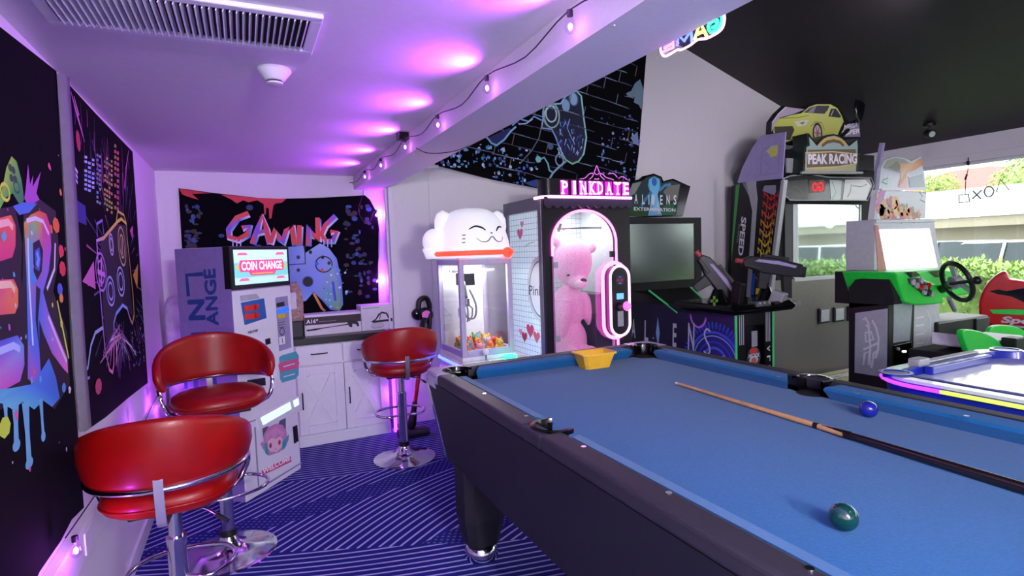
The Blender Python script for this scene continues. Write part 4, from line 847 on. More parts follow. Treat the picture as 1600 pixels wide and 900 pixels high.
# ============================================================ bar stools
def make_stool(loc, rz, zs, label, up=.104):
    x, y = loc; s = thing('bar_stool',label,'stool',(x,y,0),rz,'red leather bar stools'); T = Matrix.Translation((x,y,0))@Matrix.Rotation(rz,4,'Z')
    def nb(): m = MB(); m.X = T; return m
    m = nb(); m.lathe([(.205,.0),(.206,.006),(.19,.012),(.12,.022),(.07,.036),(.045,.058),(.036,.085),(.034,.09)],(0,0,0),48); m.build('base','chrome',s,smooth=60)
    m = nb(); m.lathe([(.035,.088),(.035,.115),(.031,.118)],(0,0,0),24); m.build('collar','black',s,smooth=40)
    m = nb(); m.lathe([(.029,.115),(.029,zs-.16),(.031,zs-.155),(.031,zs-.14)],(0,0,0),24); m.build('outer_column','chrome',s,smooth=40)
    m = nb(); m.cyl((0,0,zs-.14),(0,0,zs-.02),.021,20); m.build('gas_lift','chrome',s,smooth=40)
    zf = .30 if zs < .65 else .34
    ring = [(.026*1.0,-.01,zf+.0),(.10,-.03,zf),(.155,.03,zf),(.165,.10,zf),(.13,.17,zf),(.05,.205,zf),(-.05,.205,zf),(-.13,.17,zf),(-.165,.10,zf),(-.155,.03,zf),(-.10,-.03,zf),(-.026,-.01,zf)]
    m = nb(); m.tube(smooth_path(ring,5),.0085,10); m.build('footrest','chrome',s,smooth=60)
    m = nb(); m.tube([(.03,-.01,zs-.035),(.10,-.055,zs-.045),(.15,-.085,zs-.075)],.005,8); lv = m.build('lever','chrome',s,smooth=60)
    m = nb(); m.tube([(.13,-.073,zs-.064),(.165,-.094,zs-.086)],.008,8); m.build('lever_grip','black',lv,smooth=60)
    m = nb(); m.box((-.11,-.11,zs-.022),(.11,.11,zs-.006)); m.build('mount_plate','black',s,bevel=.004)
    # cushion
    def sup(a,e=2.6): return (abs(math.cos(a))**(2/e)*(1 if math.cos(a)>=0 else -1), abs(math.sin(a))**(2/e)*(1 if math.sin(a)>=0 else -1))
    rings = []; n = 40
    for r_,z in ((.10,-.006),(.165,-.004),(.188,.012),(.194,.035),(.188,.058),(.165,.072),(.11,.079),(.05,.081)):
        rings.append([(sup(2*PI*j/n)[0]*r_*1.0, sup(2*PI*j/n)[1]*r_*.95, zs+z) for j in range(n)])
    m = nb(); m.loft(rings); m.build('seat','red_leather',s,smooth=180)
    m = nb(); m.tube([(sup(2*PI*j/n)[0]*.195, sup(2*PI*j/n)[1]*.186, zs+.03) for j in range(n)],.004,6,True); m.build('seat_piping','red_leather',s,smooth=180)
    # backrest wrapping round the rear (-y) side
    half = R(98); n = 56; rings = []; zr = zs+up
    for i in range(n+1):
        f = -1+2*i/n; th = f*half; e = 1-abs(f)
        end = math.sqrt(max(0,1-max(0,(abs(f)-.94)/.06)**2))
        h = (.075+.140*max(0,math.cos(th*.88))**.9)
        zb_ = zr + .002; h *= (.72+.28*end); th_ = .016*(.4+.6*end)
        sec = []
        for j in range(16):
            a = 2*PI*j/16; cz_ = math.sin(a); cr = math.cos(a)
            vv = .5+.5*(abs(cz_)**.33)*(1 if cz_>=0 else -1); rr_ = th_*(abs(cr)**.55)*(1 if cr>=0 else -1)
            hh = vv*h; rad = .212 + .014*vv + .008*math.sin(PI*vv) + rr_
            sec.append((rad*math.sin(th)*1.03, -rad*math.cos(th), zb_+hh))
        rings.append(sec)
    m = nb(); m.loft(rings); m.build('backrest','red_leather',s,smooth=180)
    arc = [( .224*math.sin(f*half*.97)*1.03, -.224*math.cos(f*half*.97), zr+.0) for f in [-1+2*i/36 for i in range(37)]]
    for sg in (0,-1):
        e0 = Vector(arc[sg]); 
        tail = [e0+Vector((0,0,-.03)), Vector((e0.x*.93,e0.y+.02,zs+.03)), Vector((e0.x*.80,e0.y-.01,zs-.005)), Vector((e0.x*.4,e0.y*.4,zs-.014))]
        arc = (tail[::-1] + arc) if sg == 0 else (arc + tail)
    m = nb(); m.tube(smooth_path(arc,2),.0095,10); m.build('back_rail','chrome',s,smooth=60)
    m = nb(); m.loft([[(-.013+a*.026,y_+b_,z_) for a,b_ in ((0,0),(1,0),(1,-.010),(0,-.010))] for y_,z_ in ((-.222,zr+.055),(-.224,zr),(-.214,zs-.0),(-.20,zs-.016),(-.10,zs-.020))]); m.build('back_support',mat('bright_steel','#c9c4d4',.25,.85,noise=.01),s,smooth=30)
    return s
make_stool((-.26,2.14), R(-2), .585, 'red leather bar stool nearest the camera with its back turned')
make_stool((-.14,2.86), R(192), .70, 'red leather bar stool behind the nearest one, its backrest on the far side')
make_stool((.90,3.63), R(-3), .592, 'red leather bar stool standing alone in front of the sideboard')
# ============================================================ cat claw machine
KX0,KX1,KY0,KY1 = 1.185,1.545,3.2,3.64; KZ0,KZ1 = .715,1.325
kc = thing('claw_machine','white claw machine topped by a glowing cat head sign','claw machine',((KX0+KX1)/2,(KY0+KY1)/2,0))
mat('post_lilac','#b9b2cc',.4); mat('liner','#eef0f4',.6)
m = MB(); m.box((KX0-.01,KY0-.0,0),(KX1+.01,KY1+.01,.64)); m.build('cabinet','white_gloss',kc,bevel=.015,seg=3)
def rrect(x0,x1,y0,y1,r,z,n=6):
    out = []
    for cx,cy,a0 in ((x1-r,y1-r,0),(x0+r,y1-r,90),(x0+r,y0+r,180),(x1-r,y0+r,270)):
        out += [(cx+r*math.cos(R(a0+90*i/n)), cy+r*math.sin(R(a0+90*i/n)), z) for i in range(n+1)]
    return out
m = MB(); m.loft([rrect(KX0-.03,KX1+.07,KY0-.26,KY1+.03,.13,z) for z in (.635,.665,.69)]); m.build('control_shelf','white_gloss',kc,smooth=40,bevel=.006)
m = MB(); m.tube(rrect(KX0-.036,KX1+.075,KY0-.265,KY1+.03,.13,.672),.008,8,True); m.build('shelf_led','led_blue',kc,smooth=60)
m = MB(); m.box((KX0,KY0,.69),(KX1,KY1,KZ0)); m.build('tray_floor','liner',kc,bevel=.003)
pw = .032
for x,y in ((KX0,KY0),(KX1-pw,KY0),(KX0,KY1-pw),(KX1-pw,KY1-pw)):
    m = MB(); m.box((x,y,KZ0),(x+pw,y+pw,KZ1)); m.build('post','post_lilac',kc,bevel=.004)
fr_ = []
for z0_,z1_ in ((KZ1-.035,KZ1),(KZ0,KZ0+.04)):
    fr_ += [('frame_rail',(KX0+pw,KY0+.002,z0_),(KX1-pw,KY0+pw-.002,z1_)),('frame_rail',(KX0+.002,KY0+pw,z0_),(KX0+pw-.002,KY1-pw,z1_)),('frame_rail',(KX1-pw+.002,KY0+pw,z0_),(KX1-.002,KY1-pw,z1_))]
for nm,a,c in fr_:
    m = MB(); m.box(a,c); m.build(nm,'post_lilac',kc,bevel=.003)
m = MB(); m.box((KX0+pw,KY1-.012,KZ0),(KX1-pw,KY1-.004,KZ1)); m.build('back_panel','liner',kc)
m = MB(); m.box((KX0+.002,KY0+.002,KZ1),(KX1-.002,KY1-.002,KZ1+.012)); m.build('roof','white',kc)
for a,c in (((KX0+pw,KY0+.012,KZ0+.04),(KX1-pw,KY0+.016,KZ1-.035)),((KX0+.012,KY0+pw,KZ0+.04),(KX0+.016,KY1-pw,KZ1-.035)),((KX1-.016,KY0+pw,KZ0+.04),(KX1-.012,KY1-pw,KZ1-.035))):
    m = MB(); m.box(a,c); m.build('glass_pane','pane',kc)
lamp('cabinet_light', kc, (1.365,3.42,KZ1-.03), 4.5, (.95,.97,1), .08, 'AREA').data.size_y = .1
m = MB(); m.box((KX0+.05,KY0+.17,KZ1-.028),(KX1-.05,KY0+.29,KZ1-.002)); m.build('light_panel','lamp_white',kc)
# gantry, claw and coiled cord
m = MB(); m.box((KX0+pw,KY0+.20,KZ1-.085),(KX1-pw,KY0+.222,KZ1-.068)); m.box((KX0+pw,KY0+.26,KZ1-.085),(KX1-pw,KY0+.282,KZ1-.068)); m.build('gantry_rail','white',kc)
gx, gy = KX0+.12, KY0+.20
m = MB(); m.box((gx-.045,gy-.03,KZ1-.17),(gx+.05,gy+.08,KZ1-.09)); m.build('claw_motor','black',kc,bevel=.004)
m = MB(); m.cyl((gx,gy+.02,KZ1-.17),(gx,gy+.02,KZ1-.26),.006,8); m.cyl((gx,gy+.02,KZ1-.26),(gx,gy+.02,KZ1-.31),.024,14); m.build('claw_head','steel',kc,smooth=40)
for i in range(3):
    a = R(120*i+20); d = V(math.cos(a),math.sin(a),0); c_ = V(gx,gy+.02,KZ1-.30)
    m = MB(); m.tube([c_+d*.02,c_+d*.055+V(0,0,-.03),c_+d*.05+V(0,0,-.08),c_+d*.02+V(0,0,-.11)],.005,8); m.build('claw_finger','steel',kc,smooth=60)
m = MB(); m.tube(smooth_path([V(KX0+.04,KY0+.05,KZ1-.06),V(KX0+.045,KY0+.06,KZ1-.18),V(KX0+.075,KY0+.08,KZ1-.24),V(gx-.03,gy-.03,KZ1-.14),V(gx-.05,gy-.05,KZ1-.25),V(gx-.03,gy-.06,KZ1-.37),V(gx+.03,gy-.05,KZ1-.38),V(gx+.05,gy-.03,KZ1-.30),V(gx+.02,gy,KZ1-.2)],6),.0065,8); m.build('cord','steel',kc,smooth=60)
q = Yp(741,553,KY0-.14)
jx,jy = Zp(754,560,.69).x, Zp(754,560,.69).y
jx,jy = 1.30, KY0-.10
m = MB(); m.lathe([(.035,.69),(.032,.70),(.012,.708)],(jx,jy,0),20); m.build('joystick_base','white',kc,smooth=40)
m = MB(); m.cyl((jx,jy,.70),(jx,jy,.745),.006,10); st_ = m.build('joystick','steel',kc); m = MB(); m.sphere((jx,jy,.757),.020,16,10); m.build('joystick_ball','white_gloss',st_,smooth=180)
m = MB(); m.lathe([(.042,.69),(.040,.715),(.02,.722)],(1.47,KY0-.09,0),24); m.build('push_button','led_green',kc,smooth=40)
m = MB(); m.box((1.36,KY0-.15,.69),(1.42,KY0-.08,.6925)); m.build('display','led_blue',kc)
# cat head sign
cx,cy,cz = 1.355, 3.40, KZ1+.012
def catpt(a, e):        # a: azimuth, e: 0 (base) .. 1 (top)
    rx, ry, rz = .258, .225, .318
    ph = e*PI/2; r_ = math.cos(ph)**.62; 
    return V(cx+rx*r_*math.cos(a)*(1-.04*e), cy+ry*r_*math.sin(a), cz+rz*math.sin(ph)**1.05)
m = MB(); rings = []
for i in range(15):
    e = i/14*.985; rings.append([catpt(2*PI*j/48,e) for j in range(48)])
m.loft([[V(cx+(p.x-cx)*.93,cy+(p.y-cy)*.93,cz-.004) for p in rings[0]]]+rings); hd = m.build('cat_head_sign','cat_glow',kc,smooth=180)
for ex_,tw,yy in ((-.150,-.18,.0),(.150,.16,.0)):
    m = MB(); base = V(cx+ex_,cy+yy,cz+.155); rings=[]
    for t in (0,.3,.6,.85,1):
        rr_ = (.088*(1-t**2.2)**.6+.004, .055*(1-t**2)**.6+.004); c_ = base+V(tw*.25*t,0,.15*t)
        rings.append([c_+V(rr_[0]*math.cos(2*PI*j/16),rr_[1]*math.sin(2*PI*j/16),0) for j in range(16)])
    m.loft(rings); m.build('ear','cat_glow',hd,smooth=180)
m = MB(); m.sphere((cx-.275,cy-.02,cz+.115),(.062,.06,.075),20,12,T=Matrix.Rotation(R(20),3,'Y')); m.tube([V(cx-.27,cy,cz+.01),V(cx-.285,cy-.01,cz+.07)],[.045,.055],14); m.build('paw','cat_glow',hd,smooth=180)
fa = R(-84)             # the face looks a little to the right of the room axis
def fp(u, v):           # u across the face, v up (metres)
    a = fa + u/.235; e = min(.95,max(0,math.asin(min(1,max(0,v/.275)))/(PI/2))); p = catpt(a,e); n_ = V(p.x-cx,p.y-cy,(p.z-cz)*.6).normalized(); return p+n_*.001
def line(pts, r, name, mt='black'):
    m = MB(); P = [fp(*p) for p in pts]; P = smooth_path(P,4); n = len(P); m.tube(P,[r*(.45+.55*math.sin(PI*i/(n-1))) for i in range(n)],8); m.build(name,mt,hd,smooth=180)
line([(-.12,.155),(-.08,.170),(-.035,.163),(-.01,.148)],.0065,'eye'); line([(.075,.143),(.10,.162),(.125,.168),(.15,.165)],.0065,'eye')
line([(-.075,.110),(-.045,.088),(-.005,.090),(.03,.115),(.06,.090),(.10,.088),(.13,.112)],.003,'mouth'); line([(.024,.131),(.031,.135),(.038,.131)],.004,'nose')
for v in (.085,.105,.125): line([(-.165,v),(-.15,v+.001),(-.14,v)],.003,'whisker')
arc = [V(cx+.262*1.0*math.cos(a)*1.02,cy+.225*math.sin(a)*1.02-.002,cz+.028) for a in [R(-168)+R(166)*i/30 for i in range(31)]]
m = MB(); m.tube(arc,.016,10); col_ = m.build('collar_tube','led_red',kc,smooth=60)
bp2 = arc[21]; m = MB(); m.sphere(bp2+V(0,-.012,-.004),.034,20,12); m.build('bell','led_red',col_,smooth=180); m = MB(); m.tube([bp2+V(-.033,-.02,-.004),bp2+V(0,-.05,-.004),bp2+V(.033,-.02,-.004)],.004,8); m.build('bell_band',mat('bell_gold','#b8602a',.3,.5),col_)
# plush prizes
cols = ['#f0c040','#e88a3a','#f2e6d0','#f0a0b0','#e05a4a','#90c860','#f5f0e6','#b88a60','#d8d0f0','#70b0d0']
pro = {}; used = set()
rn = random.Random(31)
spots = []
for i in range(400):
    x,y = rn.uniform(KX0+.05,KX1-.05), rn.uniform(KY0+.05,KY1-.06)
    if all((x-a)**2+(y-c)**2 > .058**2 for a,c in spots): spots.append((x,y))
    if len(spots) >= 24: break
cn = ['yellow','orange','cream','pink','red','green','white','brown','lilac','blue']
for i,(x,y) in enumerate(sorted(spots,key=lambda p:p[1])):
    wh = (('left' if x < 1.30 else 'right' if x > 1.43 else 'middle'), ('back' if y > 3.47 else 'front' if y < 3.36 else 'centre')); ci = rn.randrange(10)
    while (ci,wh) in used: ci = (ci+1)%10
    used.add((ci,wh))
    if ci not in pro:
        t_ = thing('plush_toy','','plush toy',(0,0,0),0,'plush prizes inside the cat claw machine'); mt = mat('plush_'+cn[ci],cols[ci],.95,noise=.15,sheen=.4)
        m = MB(); m.sphere((0,0,.018),(.022,.018,.019),10,6); m.build('body',mt,t_,smooth=180)
        m = MB(); m.sphere((0,-.004,.042),(.017,.015,.015),10,6); m.build('head',mt,t_,smooth=180)
        for sg in (-1,1):
            m = MB(); m.sphere((sg*.013,-.002,.056),(.006,.004,.007),8,5); m.build('ear',mt,t_,smooth=180)
            m = MB(); m.sphere((sg*.02,-.008,.022),(.007,.007,.01),8,5); m.build('paw',mt,t_,smooth=180)
        pro[ci] = t_; o = t_
    else: o = copy_tree(pro[ci])
    o.location = (x,y,KZ0+.001); o.rotation_euler = (0,0,rn.uniform(-1,1)); o.scale = (1.4,1.4,1.25+.5*rn.random()); o['label'] = 'tiny %s plush toy in the %s %s of the cat claw machine heap' % (cn[ci],wh[0],wh[1])

# ============================================================ arched pink prize machine
QX0,QX1,QY0,QY1,QZ = 1.842,2.565,3.3,3.93,1.735
pk = thing('prize_machine','tall black prize machine with pink lit arch and lettered header','prize machine',((QX0+QX1)/2,(QY0+QY1)/2,0))
QP = Plane((0,QY0,0),(1,0,0),(0,0,1))
mat('pk_black','#120f18',.35); mat('tile_white','#dfe9ea',.5); mat('frame_grey','#6c6a78',.4,.4)
def qx(px,py): return QP.px(px,py)
# floor box, back, right side, roof
FZ = .50
m = MB(); m.box((QX0,QY0+.03,0),(QX1,QY1,FZ)); m.build('lower_cabinet','pk_black',pk,bevel=.006)
m = MB(); m.box((QX0,QY1-.03,FZ),(QX1,QY1,QZ)); m.build('back_wall','tile_white',pk)
m = MB(); m.box((QX1-.03,QY0+.03,FZ),(QX1,QY1-.03,QZ)); m.build('right_wall','tile_white',pk)
m = MB(); m.box((QX0,QY0+.03,QZ-.03),(QX1,QY1,QZ)); m.build('roof','pk_black',pk)
m = MB(); m.box((QX0+.02,QY0+.04,FZ),(QX1-.03,QY1-.03,FZ+.006)); m.build('floor_plate','tile_white',pk)
k = Ink(Plane((0,QY1-.03,0),(1,0,0),(0,0,1)),.001)
for i in range(19): k.strip([(QX0+.04*i,FZ),(QX0+.04*i,QZ-.03)],.003,'#9fb2b8'); 
for i in range(31): k.strip([(QX0,FZ+.04*i),(QX1,FZ+.04*i)],.003,'#9fb2b8')
def heart(k,c,r,cc): k.poly([(c[0]+r*.062*16*math.sin(t)**3, c[1]+r*.062*(13*math.cos(t)-5*math.cos(2*t)-2*math.cos(3*t)-math.cos(4*t))) for t in [2*PI*i/20 for i in range(20)]],cc)
for x,z,r_ in ((2.10,1.52,.03),(2.32,1.62,.035),(2.36,1.54,.02),(2.06,1.40,.025),(2.2,1.3,.03),(2.4,1.35,.02)): heart(k,(x,z),r_,'#c8607a')
k.build('printed_tiles',pk)
# left side: frame + printed light panel
m = MB(); fy0,fy1 = QY0+.03,QY1; z0 = .02
for a,c in (((QX0-.004,fy0,z0),(QX0+.03,fy0+.05,QZ)),((QX0-.004,fy1-.07,z0),(QX0+.03,fy1,QZ)),((QX0-.004,fy0+.05,QZ-.09),(QX0+.03,fy1-.07,QZ)),((QX0-.004,fy0+.05,z0),(QX0+.03,fy1-.07,.12))): m.box(a,c)
m.build('side_frame','frame_grey',pk,bevel=.003)
m = MB(); m.box((QX0+.012,fy0+.05,.12),(QX0+.02,fy1-.07,QZ-.09)); m.build('side_panel',mat('tile_lit','#cfe6e8',.5,emit='#cfe8ec',es=.28),pk)
SPk = Plane((QX0+.012,0,0),(0,-1,0),(0,0,1)); k = Ink(SPk,.001)
ya, yb = -(fy1-.07), -(fy0+.05)
for i in range(13): k.strip([(ya+.04*i,.12),(ya+.04*i,QZ-.09)],.003,'#8fa2aa')
for i in range(39): k.strip([(ya,.12+.04*i),(yb,.12+.04*i)],.003,'#8fa2aa')
def cl(q): return (min(max(q[0],ya),yb),q[1])
for n_,(c_,r_,cc) in enumerate((((846,452),.205,'#d8e0e2'),((846,452),.175,'#4f9a92'),((846,452),.165,'#e8f0f0'))):
    c0 = SPk.px(*c_); k.poly([cl((c0[0]+r_*math.cos(2*PI*i/36)*(1+.04*math.cos(i*2.6)*(n_==0)),c0[1]+r_*math.sin(2*PI*i/36)*1.15)) for i in range(36)],cc)
k.text('Pink',(827,461),(849,462),(827,446),'#3a4a50')
for x,y,r_,c_ in ((813,365,.05,'#e88ab0'),(816,350,.03,'#e8a0c0'),(829,516,.06,'#d85a70'),(820,526,.045,'#c84a5a'),(839,526,.05,'#d8707a'),(814,518,.03,'#e8b0b8')): heart(k,SPk.px(x,y),r_,c_)
k.sp([(820,386),(828,380),(836,378)],.006,'#c0b0b8'); k.build('printed_tiles',pk)
# front: black face with arched opening
ax0,ax1 = qx(864,450)[0]-.0, qx(962,400)[0]; zs_, zt = qx(864,380)[1], qx(912,329)[1]; zb_ = .56
acx, arx = (ax0+ax1)/2, (ax1-ax0)/2; arz = zt-zs_
archp = [(acx-arx*math.cos(PI*i/24), zs_+arz*math.sin(PI*i/24)) for i in range(25)]
inn = [(ax0,zb_)]+archp+[(ax1,zb_)]
m = MB()
def face(poly): m.prism([(x,QY0,z) for x,z in poly],(0,.03,0))
face([(QX0,0),(ax0,0),(ax0,QZ),(QX0,QZ)]); face([(ax1,0),(QX1,0),(QX1,QZ),(ax1,QZ)]); face([(ax0,0),(ax1,0),(ax1,zb_),(ax0,zb_)])
for i in range(24):
    a,c = archp[i],archp[i+1]; face([a,c,(c[0],QZ),(a[0],QZ)])
m.build('front_face','pk_black',pk)
m = MB(); m.prism([(x,QY0+.012,z) for x,z in inn],(0,.005,0)); dr = m.build('glass_door','pane',pk)
for x,y in ((868,414),(872,530)):
    c_ = qx(x,y); m = MB(); m.box((c_[0]-.018,QY0+.002,c_[1]-.022),(c_[0]+.022,QY0+.012,c_[1]+.022)); m.build('hinge','silver',dr,bevel=.002)
c_ = qx(958,397); m = MB(); m.box((c_[0]-.026,QY0-.012,c_[1]-.022),(c_[0]+.012,QY0+.012,c_[1]+.022)); m.build('door_lock','black',dr,bevel=.003)
lam = [(x,QY0-.008,z) for x,z in archp]
m = MB(); m.tube([(ax1,QY0-.008,qx(964,412)[1])]+lam[::-1]+[(ax0,QY0-.008,qx(864,400)[1])],.0085,8); m.build('arch_led','led_pink',pk,smooth=60)
m = MB(); m.tube([(ax0,QY0-.006,qx(864,400)[1]),(ax0,QY0-.006,zb_)],.006,8); m.build('edge_strip',mat('pink_strip','#a85a9a',.4),pk,smooth=60)
# control pod
pc0,pc1 = qx(948,424),qx(971,520); pcx = (qx(945,470)[0]+qx(974,470)[0])/2; pr_ = (qx(974,470)[0]-qx(945,470)[0])/2; pz0,pz1 = qx(960,521)[1]+pr_*.9, qx(960,417)[1]-pr_*.9
def stad(r,y): return [(pcx+r*math.cos(a),y,pz1+r*math.sin(a)) for a in [PI*i/12 for i in range(13)]]+[(pcx-r*math.cos(a),y,pz0-r*math.sin(a)) for a in [PI*i/12 for i in range(13)]]
m = MB(); m.loft([stad(pr_,QY0),stad(pr_,QY0-.07)]); pod = m.build('control_pod','pk_black',pk,smooth=40)
m = MB(); m.tube(stad(pr_,QY0-.072),.009,8,True); m.build('pod_led','led_white_pink',pod,smooth=60)
m = MB(); m.tube(stad(pr_+.022,QY0-.012),.013,8,True); m.build('outer_led','led_pink',pod,smooth=60)
m = MB(); m.tube([(pcx+.02,QY0-.01,pz0-pr_*.9),(pcx+.02,QY0-.01,zb_-.06)],.009,8); m.build('tail_led','led_pink',pod,smooth=60)
PY_ = QY0-.0715
def podbox(z,wd,h,mt,nm,d=.004):
    m = MB(); m.box((pcx-wd/2,PY_-d,z-h/2),(pcx+wd/2,PY_,z+h/2)); return m.build(nm,mt,pod,bevel=.001)
H_ = pz1-pz0
podbox(pz1-.02,.075,.065,'dark_grey','badge'); podbox(pz0+H_*.60,.06,.042,'led_cyan' if 0 else mat('lcd_blue','#6ab0ff',.3,emit='#6ab0ff',es=.8),'lcd'); podbox(pz0+H_*.12,.05,.11,'silver','coin_plate')
k = Ink(Plane((0,PY_-.004,0),(1,0,0),(0,0,1)),.0006); k.text('ARCADE',(pcx-.03,pz1-.03),(pcx+.03,pz1-.03),(pcx-.03,pz1-.008),'#d84a6a',px=False); k.disc((pcx,pz1+.004),.018,.006,'#4a6ad8'); k.disc((pcx,pz1-.042),.02,.006,'#8a8ad8'); k.build('printed_badge',pod)
m = MB(); m.tube([(pcx,PY_,pz0+H_*.38),(pcx+.01,PY_-.06,pz0+H_*.40)],[.03,.026],16); bt = m.build('button_stalk','pk_black',pod,smooth=40); m = MB(); m.tube([(pcx+.01,PY_-.06,pz0+H_*.40),(pcx+.012,PY_-.08,pz0+H_*.405)],[.034,.026],18); m.build('push_button',mat('btn_pink','#ff8adc',.3,emit='#ff6ad0',es=.7),bt,smooth=40)
# header with lettering, LED bar and scalloped valance
hz0,hz1 = qx(900,309)[1], qx(900,281)[1]
m = MB(); m.loft([rrect(QX0-.005,QX1+.0,QY0-.04,QY0+.10,.05,z) for z in (hz0,hz1)]); m.build('header','pk_black',pk,smooth=40)
m = MB(); m.tube([(QX0-.02,QY0+.08,hz0),(QX0-.02,QY0+.0,hz0),(QX0+.03,QY0-.05,hz0),(QX1-.02,QY0-.05,hz0-.002),(QX1+.012,QY0+.01,hz0-.004),(QX1+.012,QY0+.08,hz0-.004)],.0095,8); m.build('header_led','led_white_pink',pk,smooth=40)
m = MB(); n = 11; pts = [(QX0-.01,QY0-.042,hz0)]
for i in range(n):
    for t in (0,.25,.5,.75): pts.append((QX0-.01+(QX1+.01-QX0)*(i+t)/n, QY0-.042, hz0-.055-.022*math.sin(PI*t)))
pts += [(QX1,QY0-.042,hz0-.055),(QX1,QY0-.042,hz0)]; m.prism(pts,(0,.012,0)); m.build('valance',mat('valance','#3a2f4a',.4),pk)
lt_ = 'PINKDATE'; x0_,x1_ = qx(870,300)[0], qx(980,303)[0]; nL = len(lt_)
for i,ch in enumerate(lt_):
    ww = (x1_-x0_)/nL; xa = x0_+ww*(i+.13) - (.008 if i > 3 else 0); wl_ = ww*(.60 if ch != 'I' else .30); xa += ww*.18 if ch == 'I' else 0; za,zb2 = hz0+.022, hz1-.018
    vs_,fs_ = TX[ch]; m = MB(); yF = QY0-.055
    for f in fs_: m.add([(xa+vs_[j][0]*wl_, yF, za+vs_[j][1]*(zb2-za)) for j in f],[tuple(range(len(f)))])
    feet = {'P':[.12],'I':[.5],'N':[.1,.9],'K':[.1,.9],'D':[.12],'A':[.05,.95],'T':[.5],'E':[.1]}[ch]; tops = {'P':[.1],'I':[.5],'N':[.08],'K':[.1,.9],'D':[.1],'A':[],'T':[.05,.95],'E':[.1]}[ch]
    for fx in feet: m.box((xa+fx*wl_-.013,yF-.0005,za-.004),(xa+fx*wl_+.013,yF,za+.006))
    for fx in tops: m.box((xa+fx*wl_-.012,yF-.0005,zb2-.006),(xa+fx*wl_+.012,yF,zb2+.003))
    m.build('letter','led_white_pink',pk)
    m = MB(); m.box((xa-.008,QY0-.048,za-.008),(xa+wl_+.008,QY0-.044,zb2+.006)); m.build('letter_back',glow('led_magenta','#c018b8',.6),pk)
# clear crest with etched scrolls
CPl = Plane((0,QY0-.0,0),(1,0,0),(0,0,1)); 
m = MB(); m.prism([CPl.pt(CPl.px(*p)) for p in ((893,284),(903,279),(918,272),(928,266),(932,260),(936,266),(948,270),(958,273),(966,270),(976,276),(984,284))],(0,.004,0)); cr = m.build('crest_plate','pane',pk)
etch = glow('etch','#e070e8',1.0)
for pts in ([(899,285),(901,281),(906,280),(914,278),(920,272),(926,271),(926,275),(921,280),(918,283)],[(960,285),(958,281),(952,279),(946,277),(942,273),(938,271),(938,275),(943,280),(946,283)],[(928,270),(930,264),(932,259),(934,264),(936,270),(932,273),(928,270)],[(932,286),(929,281),(930,279),(932,281),(934,279),(935,281),(932,286)],[(914,284),(918,287),(924,284),(928,283)],[(936,283),(940,285),(946,287),(950,284)],[(950,272),(958,271),(964,277)],[(966,279),(972,276),(980,281)]):
    P = [CPl.pt(CPl.px(*p),.004) for p in pts]; m = MB(); m.tube(smooth_path(P,4),.0022,6); m.build('scroll',etch,cr,smooth=180)
lamp('cabinet_light', pk, (2.2,3.6,QZ-.04), 7, (.93,.98,1), .35, 'AREA')
m = MB(); m.box((2.0,3.45,QZ-.04),(2.4,3.75,QZ-.031)); m.build('light_panel','lamp_white',pk)
m = MB(); z_ = qx(912,353)[1]; m.cyl((QX0+.04,3.62,z_),(QX1-.03,3.62,z_),.008,10); m.cyl((2.16,3.60,z_+.04),(2.16,3.64,z_-.02),.012,10); m.build('hanger_bar','steel',pk)
m = MB(); m.box((2.38,3.5,FZ+.006),(2.53,3.88,1.02)); m.build('drop_chute',mat('chute','#3a3d48',.25),pk,bevel=.004)
# teddy inside: one body, fused with a voxel remesh
tb = thing('teddy_bear','big pink teddy bear slumped inside the arched pink machine','teddy bear',(2.06,3.62,FZ+.007))
def bp3(px,py,y=3.56): return Yp(px,py,y)
m = MB()
hd_ = bp3(893,409,3.60); m.sphere(hd_,(.160,.15,.185),24,16)
m.sphere(bp3(923,388,3.62),(.05,.032,.042),16,10,T=Matrix.Rotation(R(-20),3,'Y')); m.sphere(bp3(866,376,3.60),(.045,.035,.045),16,10)
mz = bp3(904,441,3.49); m.sphere(mz,(.072,.062,.055),18,12)
bd = bp3(892,500,3.62); m.sphere(V(bd.x-.01,3.64,bd.z+.10),(.135,.12,.17),20,14); m.sphere(V(bd.x-.015,3.64,FZ+.17),(.15,.13,.175),20,14)
m.sphere(V(bd.x-.11,3.55,FZ+.36),(.06,.06,.16),16,12,T=Matrix.Rotation(R(14),3,'Y')); m.sphere(V(bd.x+.14,3.60,FZ+.40),(.055,.055,.15),16,12,T=Matrix.Rotation(R(-16),3,'Y'))
m.sphere(V(bd.x-.08,3.50,FZ+.07),(.075,.12,.066),16,12); m.sphere(V(bd.x+.08,3.50,FZ+.07),(.075,.12,.066),16,12)
bo = m.build('body','pink_fur',tb,smooth=180); rm = bo.modifiers.new('r','REMESH'); rm.mode='VOXEL'; rm.voxel_size=.012; rm.use_smooth_shade=True; sm_ = bo.modifiers.new('s','SMOOTH'); sm_.iterations=6
m = MB(); m.sphere(mz+V(.008,-.052,.012),(.032,.016,.020),14,10); m.build('nose',mat('bear_nose','#3a2430',.3),tb,smooth=180)
for x,y in ((889,431),(884,433)):
    pass
for px_,py_ in ((888,430),):
    m = MB(); q = Yp(px_,py_,3.452); m.sphere(q,(.015,.008,.007),10,8); m.build('eye','black_gloss',tb,smooth=180)
m = MB(); m.sphere(mz+V(0,-.02,-.006),(.060,.05,.043),18,12); m.build('muzzle','pink_fur_light',tb,smooth=180)
m = MB(); m.tube([Yp(866,468,3.49),Yp(880,469,3.47),Yp(898,471,3.475)],.004,8); m.build('ribbon','pink_fur_light',tb)
